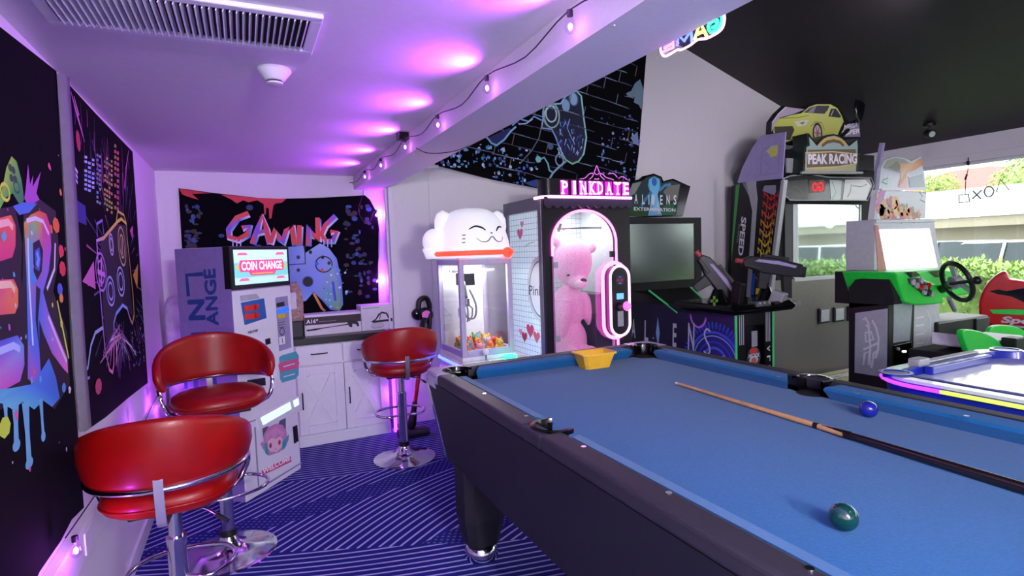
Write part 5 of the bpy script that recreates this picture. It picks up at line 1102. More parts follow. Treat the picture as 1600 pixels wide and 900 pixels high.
# ============================================================ shooting game with the ALIENS side
ag = thing('shooting_game','black shooting arcade game with a big screen and twin mounted guns','arcade machine',(3.5,3.6,0))
SY_ = 4.0; AX0,AX1,AZ0,AZ1 = 3.055,3.955,.972,1.63
ASP = Plane((0,SY_,0),(1,0,0),(0,0,1))
bz = .055
m = MB(); m.box((AX0,SY_+.03,AZ0),(AX1,SY_+.30,AZ1)); m.build('screen_case','black_matte',ag,bevel=.006)
m = MB()
for a,c in (((AX0,SY_,AZ0),(AX0+bz,SY_+.03,AZ1)),((AX1-bz-.02,SY_,AZ0),(AX1,SY_+.03,AZ1)),((AX0+bz,SY_,AZ0),(AX1-bz-.02,SY_+.03,AZ0+bz+.02)),((AX0+bz,SY_,AZ1-bz),(AX1-bz-.02,SY_+.03,AZ1))): m.box(a,c)
m.build('screen_bezel','black',ag)
m = MB(); m.box((AX0+bz-.002,SY_+.012,AZ0+bz),(AX1-bz-.018,SY_+.0295,AZ1-bz+.002)); m.build('screen','screen_dull',ag)
# marquee
mo = [(973,340),(974,310),(986,283),(1004,279),(1010,274),(1022,271),(1034,276),(1037,283),(1052,279),(1079,291),(1067,338)]
m = MB(); m.prism([ASP.P(x,y,0) for x,y in mo],(0,.06,0)); mq = m.build('marquee','black_gloss',ag,bevel=.004)
k = Ink(ASP,.003)
k.pp([(976,338),(977,311),(988,286),(1004,282),(1010,277),(1022,274),(1033,279),(1034,286),(1050,282),(1063,287),(1056,336)],'#1d3a3c')
k.pp([(976,320),(990,322),(1010,330),(1020,338),(976,338)],'#1c4a20'); k.pp([(1030,336),(1036,322),(1052,318),(1056,336)],'#2c6a4a'); k.pp([(1036,300),(1044,290),(1062,288),(1058,312),(1046,314)],'#7a7a72'); k.pp([(977,312),(988,287),(1002,284),(992,302)],'#8a948a')
k.pp([(1012,290),(1014,280),(1022,276),(1030,280),(1032,292),(1027,304),(1030,320),(1034,337),(1012,337),(1016,320),(1017,304)],['#3a9ac8','#6ac0e8','#8ad8f8','#6ac0e8','#3a8ac8','#7ac8f0','#a8d8f0','#5aa0d0','#5aa0d0','#a8d8f0','#7ac8f0']); k.sp([(1018,300),(1008,312),(1002,322)],.03,'#3a88b8'); k.sp([(1030,298),(1038,290),(1048,288)],.025,'#4a90c0'); k.disc(ASP.px(1022,284),.03,.04,'#2a6ac0',12); k.disc(ASP.px(1020,312),.02,.05,'#c8e8f8',10); k.disc(ASP.px(1029,332),.016,.016,'#d8b888',8)
for ch,x,y,w_ in (('A',991,318,5),('L',1003,319,4),('I',1013,320,1.2),('E',1031,320,4),('N',1041,320,5),('S',1052,320,4.5)): k.text(ch,(x,y),(x+w_,y),(x,y-15),'#f2f4f4')
k.text('EXTERMINATION',(990,329),(1055,331),(990,323.5),'#e8ecec'); k.build('printed_marquee',mq)
k = Ink(Plane((AX1+.0,0,0),(0,1,0),(0,0,1)))
# pedestal and long side panel
GX0,GX1,GY0,GYB = 3.30,3.70,3.0,4.02; GZT = .885
m = MB(); m.box((GX0+.003,GY0,0),(GX1,GYB,GZT-.05)); m.build('cabinet','black',ag)
ALP = Plane((GX0,0,0),(0,-1,0),(0,0,1)); FRP = Plane((0,GY0,0),(1,0,0),(0,0,1))
mat('side_art','#171433',.3); mat('edge_green','#48c878',.4,emit='#48c878',es=.12)
sp_o = [ALP.px(*p) for p in ((1149,482),(1100,489),(1092,470))]
m = MB(); m.prism([(GX0-.006,GY0,0),(GX0-.006,GY0,GZT-.02),(GX0-.006,GY0+.50,GZT-.02),(GX0-.006,GY0+.62,.78),(GX0-.006,3.95,.93),(GX0-.006,4.34,.965),(GX0-.006,4.34,0)],(.008,0,0)); sd_ = m.build('side_panel','black_gloss',ag)
k = Ink(ALP,.0075)
g0, g1 = -(4.335), -GY0-.004
k.poly([(g0,0),(g1,0),(g1,.86),(g0,.86)],['#0a0d18','#141a4a','#2e1d5a','#0b0e1c'])
k.poly([(g0+.55,.0),(g1,.0),(g1,.70),(g1-.30,.62),(g0+.7,.45)],['#0a1030','#2438b0','#3a2a8a','#2a2a80','#0a0e24'])
c0 = ALP.px(1118,566)
for rr_,w_,c_ in ((.25,.022,'#3a5af0'),(.22,.010,'#8ab0ff'),(.30,.03,'#1c2a90'),(.17,.016,'#2a44d8'),(.12,.02,'#4a6af0')): k.ring(c0,rr_,rr_*.95,w_,c_,30,R(-20),R(200))
for i in range(26):
    a = R(0+180*i/25); k.strip([(c0[0]+.27*math.cos(a),c0[1]+.26*math.sin(a)),(c0[0]+.335*math.cos(a),c0[1]+.32*math.sin(a))],[.008,.016],'#3a54e8')
k.sp([(1112,572),(1122,560),(1134,556)],.012,'#9ab8ff'); k.sp([(1120,576),(1130,566),(1142,568)],.012,'#5a78f0')
c1 = ALP.px(1092,492); k.ring(c1,.085,.10,.022,'#9a4ad0',18,R(180),R(352)); k.ring(c1,.085,.10,.008,'#d8a0f8',18,R(190),R(342))
for ch,x,y,w_,h_ in (('A',987.5,527,6.5,29),('L',1008,532,6,32),('E',1052,541,6,36),('N',1076,546,10,42)): k.text(ch,(x,y),(x+w_,y+w_*.2),(x+.5,y-h_),'#cfd6e8')
k.sp(smooth_path([Vector(p) for p in ((1111,518),(1106,514),(1102,520),(1104,530),(1109,540),(1110,550),(1105,553),(1101,548))],4),.016,'#cfd6e8')
k.pp([(1029,495),(1032,520),(1029.5,544),(1026,520)],'#8fc0e8'); k.disc(ALP.px(1022,528),.008,.008,'#cfd6e8',8); k.v = [V(v.x,max(v.y,GY0+.002),min(max(v.z,.002),.955)) for v in k.v]; k.build('printed_side',sd_)
for x in (GX0,GX1):
    m = MB(); m.box((x-.007,GY0-.008,0),(x+.007,GY0+.006,GZT-.03)); m.build('edge_trim','edge_green',ag)
m = MB(); m.box((GX0+.012,GY0-.004,0),(GX1-.012,GY0,GZT-.04)); fr_ = m.build('coin_door_panel','black',ag)
m = MB(); m.box((GX0+.10,GY0-.008,.12),(GX1-.10,GY0-.004,.74)); m.build('coin_door','black_gloss',fr_,bevel=.003)
q = FRP.px(1177,528); m = MB(); m.box((q[0]-.03,GY0-.014,q[1]-.065),(q[0]+.03,GY0-.008,q[1]+.055)); m.build('coin_slot','silver',fr_,bevel=.002)
k = Ink(FRP,.0045,.0001)
for x in (GX0+.035,GX0+.055,GX0+.075,GX1-.04,GX1-.06,GX1-.08): k.strip([(x,.60),(x,.83)],.008,'#c8ccd6')
for i,ch in enumerate('ALIENS'):
    z = .565-.078*i; x = GX1-.055; k.text(ch,(x+.018,z),(x+.018,z-.045),(x-.018,z),'#e4e8f0',px=False)
    z = .20+.06*i; x = GX0+.055; k.text(ch,(x-.018,z-.12),(x-.018,z-.08),(x+.018,z-.12),'#e4e8f0',px=False)
k.off = .0085; q = FRP.px(1176,558); k.disc(q,.075,.085,'#3a3a4a',16); k.disc((q[0],q[1]+.05),.045,.025,'#d84a3a',10); k.disc((q[0],q[1]-.02),.05,.03,'#c8c8d8',12); k.disc((q[0],q[1]-.03),.03,.03,'#d86a4a',10); k.disc((q[0],q[1]-.075),.03,.015,'#4a8ad8',10); k.text('ARCADE',(q[0]-.06,q[1]+.0),(q[0]+.06,q[1]+.0),(q[0]-.06,q[1]+.03),'#e8ecf8',px=False); k.build('printed_badge',fr_)
# sloping hood between screen and pedestal with green edges
h0,h1 = ASP.px(1008,452),ASP.px(1064,450)
m = MB(); m.loft([[(3.31,SY_-.0,AZ0),(3.80,SY_-.0,AZ0),(3.80,SY_+.02,AZ0-.03),(3.31,SY_+.02,AZ0-.03)],[(3.31,3.62,.80),(3.70,3.62,.80),(3.70,3.64,.77),(3.31,3.64,.77)]]); m.build('sloping_hood','black',ag)
for x0_,x1_ in ((3.305,3.295),(3.80,3.705)):
    m = MB(); m.bar((x0_,SY_-.006,AZ0),(x1_,3.615,.80),.012,.012); m.build('edge_trim','edge_green',ag)
m = MB(); m.box((3.31,SY_+.03,0),(3.85,SY_+.3,AZ0)); m.build('rear_cabinet','black_matte',ag)
# deck on top of the pedestal
m = MB(); m.loft([[(GX0-.10,GY0-.08,GZT-.045),(GX1+.12,GY0-.08,GZT-.045),(GX1+.12,GY0+.52,GZT-.045),(GX0-.10,GY0+.52,GZT-.045)],[(GX0-.13,GY0-.10,GZT-.01),(GX1+.15,GY0-.10,GZT-.01),(GX1+.15,GY0+.54,GZT-.01),(GX0-.13,GY0+.54,GZT-.01)],[(GX0-.11,GY0-.06,GZT+.03),(GX1+.13,GY0-.06,GZT+.03),(GX1+.13,GY0+.52,GZT+.03),(GX0-.11,GY0+.52,GZT+.03)]]); m.build('control_deck','black_gloss',ag,bevel=.01)
m = MB(); m.box((GX0+.12,GY0-.085,GZT-.005),(GX1-.12,GY0-.02,GZT+.04)); m.build('start_panel','steel',ag,bevel=.004)
for i in range(3): m = MB(); m.sphere((GX0+.16+.05*i,GY0-.075,GZT+.03),.015,12,8); m.build('stud','silver',ag,smooth=180)
def gun(at, dirx, name_lab):
    o = Vector(at); d = Vector(dirx).normalized(); up = V(0,0,1); s_ = d.cross(up).normalized(); u = s_.cross(d)
    T = Matrix(((d.x,s_.x,u.x,o.x),(d.y,s_.y,u.y,o.y),(d.z,s_.z,u.z,o.z),(0,0,0,1))) @ Matrix.Diagonal((1,1.3,1.25,1))
    m = MB(); m.X = T
    m.prism([(-.24,-.028,.02),(-.20,-.028,.07),(.02,-.028,.085),(.20,-.028,.075),(.25,-.028,.05),(.25,-.028,.01),(.10,-.028,-.02),(-.10,-.028,-.02),(-.24,-.028,-.01)],(0,.056,0)); g_ = m.build('gun','gunmetal',ag,bevel=.008)
    m = MB(); m.X = T; m.prism([(-.14,-.024,-.015),(-.07,-.024,-.015),(-.11,-.024,-.15),(-.17,-.024,-.15)],(0,.048,0)); m.build('grip','black',g_,bevel=.006)
    m = MB(); m.X = T; m.prism([(.02,-.022,-.015),(.11,-.022,-.015),(.10,-.022,-.12),(.04,-.022,-.12)],(0,.044,0)); m.build('magazine','black',g_,bevel=.005)
    m = MB(); m.X = T; m.prism([(-.16,-.031,.055),(-.02,-.031,.068),(.14,-.031,.062),(.17,-.031,.045),(-.02,-.031,.045),(-.15,-.031,.04)],(0,.062,0)); m.build('side_plate','lavender',g_,bevel=.002)
    m = MB(); m.X = T; m.tube([(.25,0,.035),(.30,0,.035)],.016,12); m.build('muzzle',mat('muzzle_red','#b8404a',.4),g_,smooth=40)
    m = MB(); m.X = T; m.box((-.10,-.012,.08),(.10,.012,.10)); m.build('sight_rail','black',g_,bevel=.002)
    m = MB(); m.X = T; m.box((-.235,-.030,.0),(-.19,.030,.055)); m.build('stock_plate','black',g_,bevel=.004)
    m = MB(); m.X = T; m.prism([(.11,-.034,-.005),(.24,-.034,.005),(.24,-.034,.025),(.11,-.034,.02)],(0,.068,0)); m.build('foregrip','black',g_,bevel=.004)
    return g_
def AP(x,y,d): return Yp(x,y,d)
gun(AP(1118,444,3.25), (-.45,.30,.72), '')
gun(AP(1208,424,3.05), (-.62,.35,.13), '')
for p,w_ in ((AP(1122,482,3.22),.09),(AP(1196,474,3.1),.08)):
    m = MB(); m.tube([V(p.x,p.y,GZT+.02),V(p.x,p.y,GZT+.07),V(p.x,p.y-.0,GZT+.13)],[w_,w_*.7,.035],14); m.build('gun_mount','black_gloss',ag,smooth=40)
m = MB(); q = AP(1216,465,2.98); m.obox(q,(.10,.10,.10),(R(20),0,R(20))); m.build('holster_plate','silver',ag,bevel=.01)
m = MB(); q = AP(1232,476,2.98); m.obox(q,(.16,.10,.035),(0,R(-6),0)); m.build('holster_lip','silver',ag,bevel=.006)
k = Ink(Plane((0,GY0-.105,0),(1,0,0),(0,0,1))); q = AP(1115,470,GY0-.1)
m = MB(); m.obox(AP(1116,470,2.96),(.02,.004,.07)); m.obox(AP(1116,470,2.96),(.07,.004,.02)); m.build('green_mark',mat('mark_green','#5a8a2a',.5),ag)
m = MB(); m.obox(AP(1152,463,3.05),(.05,.09,.22),(R(10),0,0)); m.build('gun_cradle','black',ag,bevel=.01)

# ============================================================ racing cabinet
RY = 3.7
rc = thing('racing_game','tall racing arcade cabinet with a yellow-green car topper and winged sign','arcade machine',(5.1,3.95,0))
RP = Plane((0,RY,0),(1,0,0),(0,0,1)); SD = Plane((4.5,0,0),(0,-1,0),(0,0,1))
mat('metal_panel','#77736f',.42,.35,noise=.05); mat('art_black','#15151c',.35)
a,c = RP.px(1207,445), RP.px(1345,430)
m = MB(); m.box((4.52,RY,0),(5.95,RY+.5,1.0)); m.build('front_panel','metal_panel',rc,bevel=.004)
for x,y in ((1286,492),(1309,490),(1331,488)):
    q = RP.px(x,y); m = MB(); m.box((q[0]-.085,RY-.022,q[1]-.085),(q[0]+.085,RY,q[1]+.075)); g_ = m.build('speaker_grille','dark_grey',rc,bevel=.012)
    m = MB(); m.box((q[0]-.065,RY-.026,q[1]-.065),(q[0]+.065,RY-.022,q[1]+.055)); m.build('mesh','silver',g_,bevel=.002)
# screen and frame
S4 = [RP.px(1244,319),RP.px(1343,320),RP.px(1345,429),RP.px(1243,434)]
xs0,xs1,zs0,zs1 = S4[0][0],S4[1][0],S4[3][1],S4[0][1]
m = MB(); m.box((xs0-.25,RY+.02,.98),(xs1+.28,RY+.45,zs1+.38)); m.build('screen_case','black_matte',rc)
m = MB(); m.box((xs0-.03,RY-.004,zs0-.04),(xs1+.02,RY+.02,zs0)); m.box((xs0-.05,RY-.004,zs0),(xs0,RY+.02,zs1)); m.box((xs1,RY-.004,zs0),(xs1+.03,RY+.02,zs1)); m.build('screen_frame','silver',rc,bevel=.003)
m = MB(); m.box((xs0-.16,RY+.0,zs0),(xs0-.05,RY+.02,zs1)); m.build('screen_border','dark_grey',rc)
mat('mirror_screen','#b4c4bc',.03,.9,noise=.01)
m = MB(); m.box((xs0,RY+.004,zs0),(xs1,RY+.018,zs1)); m.build('screen','mirror_screen',rc)
# header display
HQ = Plane((0,RY-.06,0),(1,0,0),(0,0,1)); ho = [(1223,278),(1233,274),(1262,271),(1295,277),(1362,277),(1366,290),(1356,314),(1233,314),(1223,305)]
m = MB(); m.prism([HQ.P(x,y) for x,y in ho],(0,.3,0)); hd2 = m.build('header_box','black_gloss',rc,bevel=.004)
px_tube(HQ,[(1224,279),(1234,275),(1262,272),(1294,277),(1360,278),(1365,290),(1355,313),(1234,313),(1224,304)],.007,'header_trim','silver',hd2,True,.004)
k = Ink(HQ,.002)
k.pp([(1296,281),(1315,282),(1313,312),(1298,312)],'#c8d8d0'); k.pp([(1320,281),(1352,281),(1360,290),(1353,312),(1316,312)],'#dfe4e0'); k.sp([(1330,288),(1328,300),(1324,308)],.012,'#4a5450'); k.sp([(1331,290),(1345,292),(1354,288)],.01,'#5a6460'); k.sp([(1300,284),(1306,300),(1300,312)],.008,'#6a7a70')
k.pp([(1264,282),(1286,281),(1290,286),(1288,300),(1264,302)],'#4a1016'); k.pp([(1225,284),(1262,280),(1262,310),(1236,311),(1226,303)],'#1a1f18'); k.sp([(1230,300),(1244,292),(1258,304)],.02,'#2f3a28')
k.build('printed_panel',hd2,'print_gloss')
k = Ink(HQ,.003); k.text('GO',(1287,299),(1268,300),(1287,284),'#e8242c'); k.build('red_digits',hd2,'print_lit')
# sign
PSG = Plane((0,RY-.14,0),(1,0,0),(0,0,1))
so = [(1254,272),(1257,228),(1262,226),(1261,208),(1264,208),(1276,224),(1283,216),(1291,211),(1303,209),(1313,212),(1322,219),(1327,226),(1341,215),(1344,216),(1343,228),(1344,230),(1341,272)]
m = MB(); m.prism([PSG.P(x,y) for x,y in so],(0,.16,0)); sg_ = m.build('sign_board',mat('sign_dark','#17231f',.4),rc,bevel=.004)
k = Ink(PSG,.002)
k.pp([(1257,269),(1260,230),(1265,228),(1264,214),(1276,228),(1285,219),(1292,214),(1303,212),(1312,215),(1320,221),(1326,229),(1339,219),(1340,230),(1337,269)],'#9ab0ac')
k.pp([(1260,264),(1262,234),(1337,233),(1336,264)],'#6d6358'); k.pp([(1260,268),(1260,262),(1336,258),(1336,267)],'#b8b48a')
k.sp([(1280,227),(1288,219),(1301,216),(1314,219),(1322,227)],.035,'#c8a86a'); k.sp([(1284,228),(1292,222),(1302,220),(1312,222),(1318,228)],.03,'#6a5a3a')
k.sp([(1259,263),(1259,256),(1258,239),(1300,237),(1340,241),(1338,256),(1300,262),(1259,263)],.012,'#d8c48a')
k.text('PEAK RACING',(1262,257),(1339,256),(1262,240),'#d8ccd8'); k.text('PEAK RACING',(1263,256.3),(1338.5,255.3),(1263,241),'#efe6f0')
k.build('printed_sign',sg_)
m = MB(); m.tube([PSG.P(1250,270,.01),PSG.P(1346,270,.01)],.012,8); m.build('sign_rail','silver',rc)
# car topper: thick cut-out board printed on its face
TP = Plane((0,RY+.05,0),(1,0,0),(0,0,1))
to = [(1203,208),(1204,190),(1214,176),(1226,165),(1256,169),(1262,164),(1274,161),(1298,161),(1310,167),(1318,180),(1325,190),(1330,192),(1342,186),(1345,196),(1344,218),(1300,226),(1240,226),(1222,222)]
m = MB(); m.prism([TP.P(x,y) for x,y in to],(0,.05,0)); tp_ = m.build('topper_board','black',rc,bevel=.003)
k = Ink(TP,.002)
k.pp([(1205,206),(1206,191),(1215,178),(1227,167),(1257,171),(1240,178),(1218,184)],'#a79ab0'); k.sp([(1206,192),(1216,178),(1228,167)],.008,'#d8d0e0')
k.pp([(1208,207),(1209,196),(1216,186),(1236,180),(1252,177),(1264,167),(1276,163),(1297,163),(1308,169),(1315,181),(1318,190),(1313,200),(1308,212),(1290,217),(1282,222),(1262,222),(1246,218),(1226,222)],['#aab04a']*3+['#c4c86a']*3+['#d0d480']*3+['#c0c465']*4+['#a8ac4c']*5)
k.pp([(1255,176),(1266,168),(1277,165),(1296,165),(1293,172),(1288,178)],'#4a4a50'); k.pp([(1262,176),(1268,169),(1275,166),(1271,176)],'#8a8a92'); k.pp([(1294,182),(1298,170),(1306,170),(1314,182),(1312,184)],'#3a363c'); k.sp([(1298,181),(1302,172)],.012,'#b8b4bc')
k.pp([(1209,198),(1238,197),(1241,203),(1234,219),(1212,218)],'#3c3a34'); k.pp([(1241,190),(1264,187),(1258,196),(1246,198)],'#c8cab8'); k.pp([(1248,192),(1258,190),(1254,195)],'#7a7a78'); k.sp([(1222,185),(1246,184),(1264,180)],.006,'#6a6c38'); k.sp([(1266,198),(1274,190),(1284,192),(1288,204)],.006,'#5a5c30')
k.disc(TP.px(1277,208),.075,.105,'#2a2a2c',18); k.disc(TP.px(1277,208),.055,.08,'#c8a0a4',16); k.disc(TP.px(1277,208),.02,.03,'#6a5a5c',8)
for i in range(6):
    a_ = 2*PI*i/6; q = TP.px(1277,208); k.strip([q,(q[0]+.055*math.cos(a_),q[1]+.08*math.sin(a_))],.01,'#7a6a6c')
k.pp([(1312,214),(1320,196),(1330,195),(1342,189),(1344,214)],'#8a7c94'); k.text('MEGA',(1318,203),(1340,199),(1319,195),'#d8d4e0'); k.text('SUPER',(1314,213),(1343,208),(1315,205),'#e8e4f0'); k.build('printed_car',tp_)
q = TP.P(1334,170,.06); m = MB(); m.sphere(q,(.075,.03,.165),24,16,T=Matrix.Rotation(R(8),3,'Y')); m.build('glossy_lens','black_gloss',rc,smooth=180); 
q = TP.P(1312,206,.09); m = MB(); m.tube([PSG.P(1300,232,-.05),V(q.x,q.y,q.z)],.02,8); m.build('topper_strut','black',rc)
# left wing: two art panels, silver edges, lilac acrylic fin
def wing(name, pts, mt, th=.012, off=0):
    m = MB(); m.prism([SD.P(x,y,off) for x,y in pts], SD.n*-th); return m.build(name, mt, rc, bevel=.002)
wing('rear_wing',[(1143,291),(1157,285),(1200,470),(1200,590),(1142,590),(1134,480)],'black_matte',.01,-.004)
w1 = wing('art_panel',[(1146,290),(1166,284),(1180,310),(1180,330),(1172,455),(1164,478),(1146,470),(1142,440)],'art_black',.014)
k = Ink(SD,.001)
k.pp([(1150,289),(1156,287),(1146,380),(1143,410),(1143,390)],'#3fa04a'); k.pp([(1143,470),(1150,440),(1153,448),(1146,474)],'#7ac83a'); k.pp([(1160,286),(1166,285),(1176,306),(1172,310)],'#8a86a0')
k.text('SPEED',(1158.5,338),(1153,398),(1166.5,340),'#e8e6ee'); k.text('SUPER',(1154,350),(1150.5,380),(1156.5,350),'#7a7888'); k.build('printed_panel',w1)
w2 = wing('silver_post',[(1166,284),(1181,283),(1184,310),(1173,470),(1166,470),(1176,330)],'silver',.02,.006)
w3 = wing('art_panel',[(1182,284),(1221,281),(1216,330),(1204,410),(1200,470),(1172,472)],'art_black',.016,.003)
k = Ink(SD,.0045)
k.pp([(1195,290),(1213,289),(1213,300),(1210,305),(1192,298)],'#9a96b0')
ramp = ['#d8202a','#d8302a','#d85a2a','#d88a2a','#d8a42a','#d8b82a','#e0c830','#d8c838','#c8b838','#b8a838']
for r_ in range(10):
    y = 305+14.5*r_; xc = 1205.5-1.9*r_; hw = 11.5-.28*r_
    for sg in (-1,1):
        k.sp([(xc,y+8),(xc+sg*hw*.45,y+2),(xc+sg*hw*.95,y-5 + (4 if sg>0 else 0))],[.012,.014,.010],ramp[r_]); k.sp([(xc+sg*hw*.5,y-2),(xc+sg*hw*.48,y+13)],.009,ramp[r_]); k.sp([(xc+sg*hw*.95,y-6),(xc+sg*hw*.93,y+4)],.009,ramp[r_])
    k.sp([(xc,y-2),(xc-.3,y+8)],.008,ramp[r_])
k.pp([(1176,428),(1182,426),(1178,460),(1173,462)],'#2a5ad8'); k.pp([(1184,434),(1192,432),(1189,458),(1181,460)],'#d8c02a'); k.text('S',(1186,438),(1185,447),(1191,438),'#1a1a20'); k.pp([(1194,432),(1200,430),(1196,458),(1191,460)],'#3a3a8a'); k.build('printed_tread',w3)
wing('front_edge',[(1221,281),(1226,281),(1210,410),(1203,470),(1199,470),(1205,410)],'silver',.05,.006)
f1 = [(1152,286),(1160,262),(1176,230),(1190,212),(1228,206),(1223,279)]
w4 = wing('acrylic_fin',f1,mat('fin_lilac','#a99ed0',.3),.012,.004)
k = Ink(SD,.0055); k.sp([(1189,274),(1190,240),(1196,232),(1220,228),(1216,270),(1189,274)],.006,'#8f84bc'); k.pp([(1198,236),(1206,228),(1216,226),(1216,240),(1206,246)],'#c8d8a0'); k.pp([(1203,236),(1216,230),(1214,244),(1204,245)],'#e0d860'); k.sp([(1194,250),(1204,262),(1198,270)],.006,'#8f84bc'); k.build('printed_fin',w4)
# right wing seen from inside
SR = Plane((6.28,0,0),(0,-1,0),(0,0,1))
m = MB(); m.prism([SR.P(x,y) for x,y in ((1366,278),(1360,330),(1352,432),(1352,455),(1318,455),(1340,300))],(.03,0,0)); m.build('right_wing','black_matte',rc,bevel=.002)
m = MB(); m.prism([SR.P(x,y) for x,y in ((1374,223),(1380,223),(1367,300),(1350,440),(1346,440),(1360,300))],(.04,0,0)); m.build('right_edge','lavender',rc,bevel=.002)
m = MB(); q0,q1 = RP.P(1228,258,.02),RP.P(1256,262,.02); m.obox((q0+q1)/2,(.3,.02,.14)); m.build('label_plate','silver',rc,bevel=.003)
m = MB(); m.box((4.75,RY-.02,zs1+.36),(6.1,RY+.4,zs1+.52)); m.build('header_shelf','black',rc)
# floor mat
mo_ = [Zp(1252,590,.03),Zp(1333,576,.03)]
my0,my1 = 3.06,RY-.06; mx0,mx1 = 4.86,5.85
fm = thing('entry_mat','grey ATTENTION floor plate with yellow hazard stripes in front of racing cabinet','floor plate',((mx0+mx1)/2,(my0+my1)/2,0))
m = MB(); m.box((mx0,my0,0),(mx1,my1,.03)); m.build('plate',mat('mat_grey','#b4b2aa',.5),fm,bevel=.004)
k = Ink(Plane((0,0,.03),(1,0,0),(0,1,0)),.001)
for y in (my0+.03,my0+.28,my0+.50):
    for i in range(14):
        x = mx0+.03+i*.068; k.poly([(x,y),(x+.034,y),(x+.064,y+.05),(x+.030,y+.05)],'#d8c832')
for y in (my0+.10,my0+.15,my0+.20,my0+.36,my0+.42,my0+.47): k.strip([(mx0+.02,y),(mx1-.02,y)],.012,'#6f6d66')
k.text('ATTENTION!',(mx0+.18,my0+.36),(mx0+.82,my0+.36),(mx0+.18,my0+.46),'#f4f4f0',px=False); k.build('printed_warning',fm)
# ============================================================ green kart arcade
KY, KYb, KX = 2.31, 2.59, 4.0
kg = thing('driving_game','green and black driving arcade machine with white screen and farm bird topper','arcade machine',(4.3,2.45,0))
KP = Plane((0,KY,0),(1,0,0),(0,0,1)); KS = Plane((KX,0,0),(0,-1,0),(0,0,1))
kx1 = KP.px(1467,473)[0]; zd = KP.px(1430,475)[1]
mat('panel_silver','#a9b4ba',.3,.2); mat('panel_white','#c9ced2',.35)
m = MB(); m.box((KX,KY,0),(kx1,KYb,zd+.02)); m.build('lower_cabinet','black',kg,bevel=.006)
# side art panel
m = MB(); m.prism([KS.P(x,y,0) for x,y in ((1337,489),(1387,482),(1386,590),(1336,582))],(-.006,0,0)); sp2 = m.build('side_panel','panel_silver',kg)
k = Ink(KS,.008)
for pts in ([(1350,500),(1353,496),(1358,505),(1359,520),(1361,540),(1360,560),(1363,575)],[(1364,500),(1370,512),(1374,528),(1373,546),(1369,560)],[(1352,520),(1362,518),(1366,530),(1354,534),(1353,522)],[(1350,546),(1364,540),(1372,536)],[(1350,570),(1352,552),(1360,548),(1358,570)],[(1364,572),(1366,552),(1372,548)],[(1354,508),(1360,512)]): k.sp(pts,.014,'#d5dde2')
k.build('printed_emblem',sp2)
def kface(name, px, mt, d=.004, parent=kg, bevel=.002):
    m = MB(); P = [KP.P(x,y) for x,y in px]; m.prism(P,(0,-d,0)); return m.build(name,mt,parent,bevel=bevel)
kface('small_panel',[(1396,475),(1425,474),(1421,532),(1395,536)],'panel_silver'); bp_2 = kface('large_panel',[(1428,476),(1467,472),(1466,563),(1426,570)],'panel_white')
k = Ink(KP,.005)
for y in (496,508,522,536,548): k.sp([(1430,y+1),(1436,y),(1443,y-1)],.012,'#e8ecee')
k.sp([(1448,484),(1453,500),(1452,524),(1446,540)],.01,'#e4e8ea'); k.build('printed_emblem',bp_2)
cdp = kface('coin_panel',[(1396,540),(1423,534),(1424,566),(1397,574)],'black_gloss')
for x,y in ((1410,549),(1413,549)): q = KP.P(x,y,.006); m = MB(); m.sphere(q,.008,8,6); m.build('button_light','lamp_white',cdp)
m = MB(); m.cyl(KP.P(1402,545,.004),KP.P(1402,545,.012),.012,10); m.build('key_lock','silver',cdp)
# dash: black left flank, green console with facets
dz = KP.px(1395,477)[1]
dl = [(1326,482),(1326,450),(1336,437),(1385,425),(1388,428),(1398,466),(1396,476)]
m = MB(); m.prism([KS.P(x,y,0) for x,y in dl],(.10,0,0)); m.build('dash_flank','black_matte',kg,bevel=.004)
gl = [KP.P(x,y,.0) for x,y in ((1385,425),(1417,424),(1420,432),(1448,444),(1459,463),(1461,473),(1428,476),(1410,475),(1398,470))]
m = MB(); m.prism([p+V(0,-.06,0) for p in gl],(0,.38,0)); dsh = m.build('dash','green_plastic',kg,bevel=.012,seg=3)
gr = [KP.P(x,y,.0) for x,y in ((1433,424),(1476,420),(1500,424),(1530,449),(1530,459),(1470,466),(1462,470),(1452,448),(1440,440))]
m = MB(); m.prism([p+V(0,.02,0) for p in gr],(0,.32,0)); m.build('dash','green_plastic',kg,bevel=.012,seg=3)
cn_ = Plane((0,KY-.061,0),(1,0,0),(0,0,1))
m = MB(); m.prism([cn_.P(x,y) for x,y in ((1418,435),(1434,434),(1444,441),(1456,456),(1458,463),(1446,463),(1430,451),(1420,443))],(0,-.006,0)); cp_ = m.build('control_panel','dark_grey',dsh,bevel=.002)
m = MB(); m.prism([cn_.P(x,y) for x,y in ((1414,425),(1430,424),(1438,431),(1422,434))],(0,-.005,0)); m.build('display','screen',dsh)
for i,(x,y,c_) in enumerate(((1424,441,'silver'),(1430,446,'silver'),(1437,438,'silver'),(1436,448,'red_plastic'),(1443,450,'silver'),(1448,446,'red_plastic'),(1449,457,'dark_grey'),(1442,456,'silver'),(1453,459,'silver'))):
    q = cn_.P(x,y,.006); m = MB(); m.cyl(q,q+V(0,-.012,0),.022,12); m.build('button',c_,cp_,smooth=40)
cn2 = Plane((0,KY+.019,0),(1,0,0),(0,0,1)); m = MB(); m.prism([cn2.P(x,y) for x,y in ((1450,424),(1474,421),(1476,432),(1462,433))],(0,-.005,0)); m.build('display','screen',dsh)
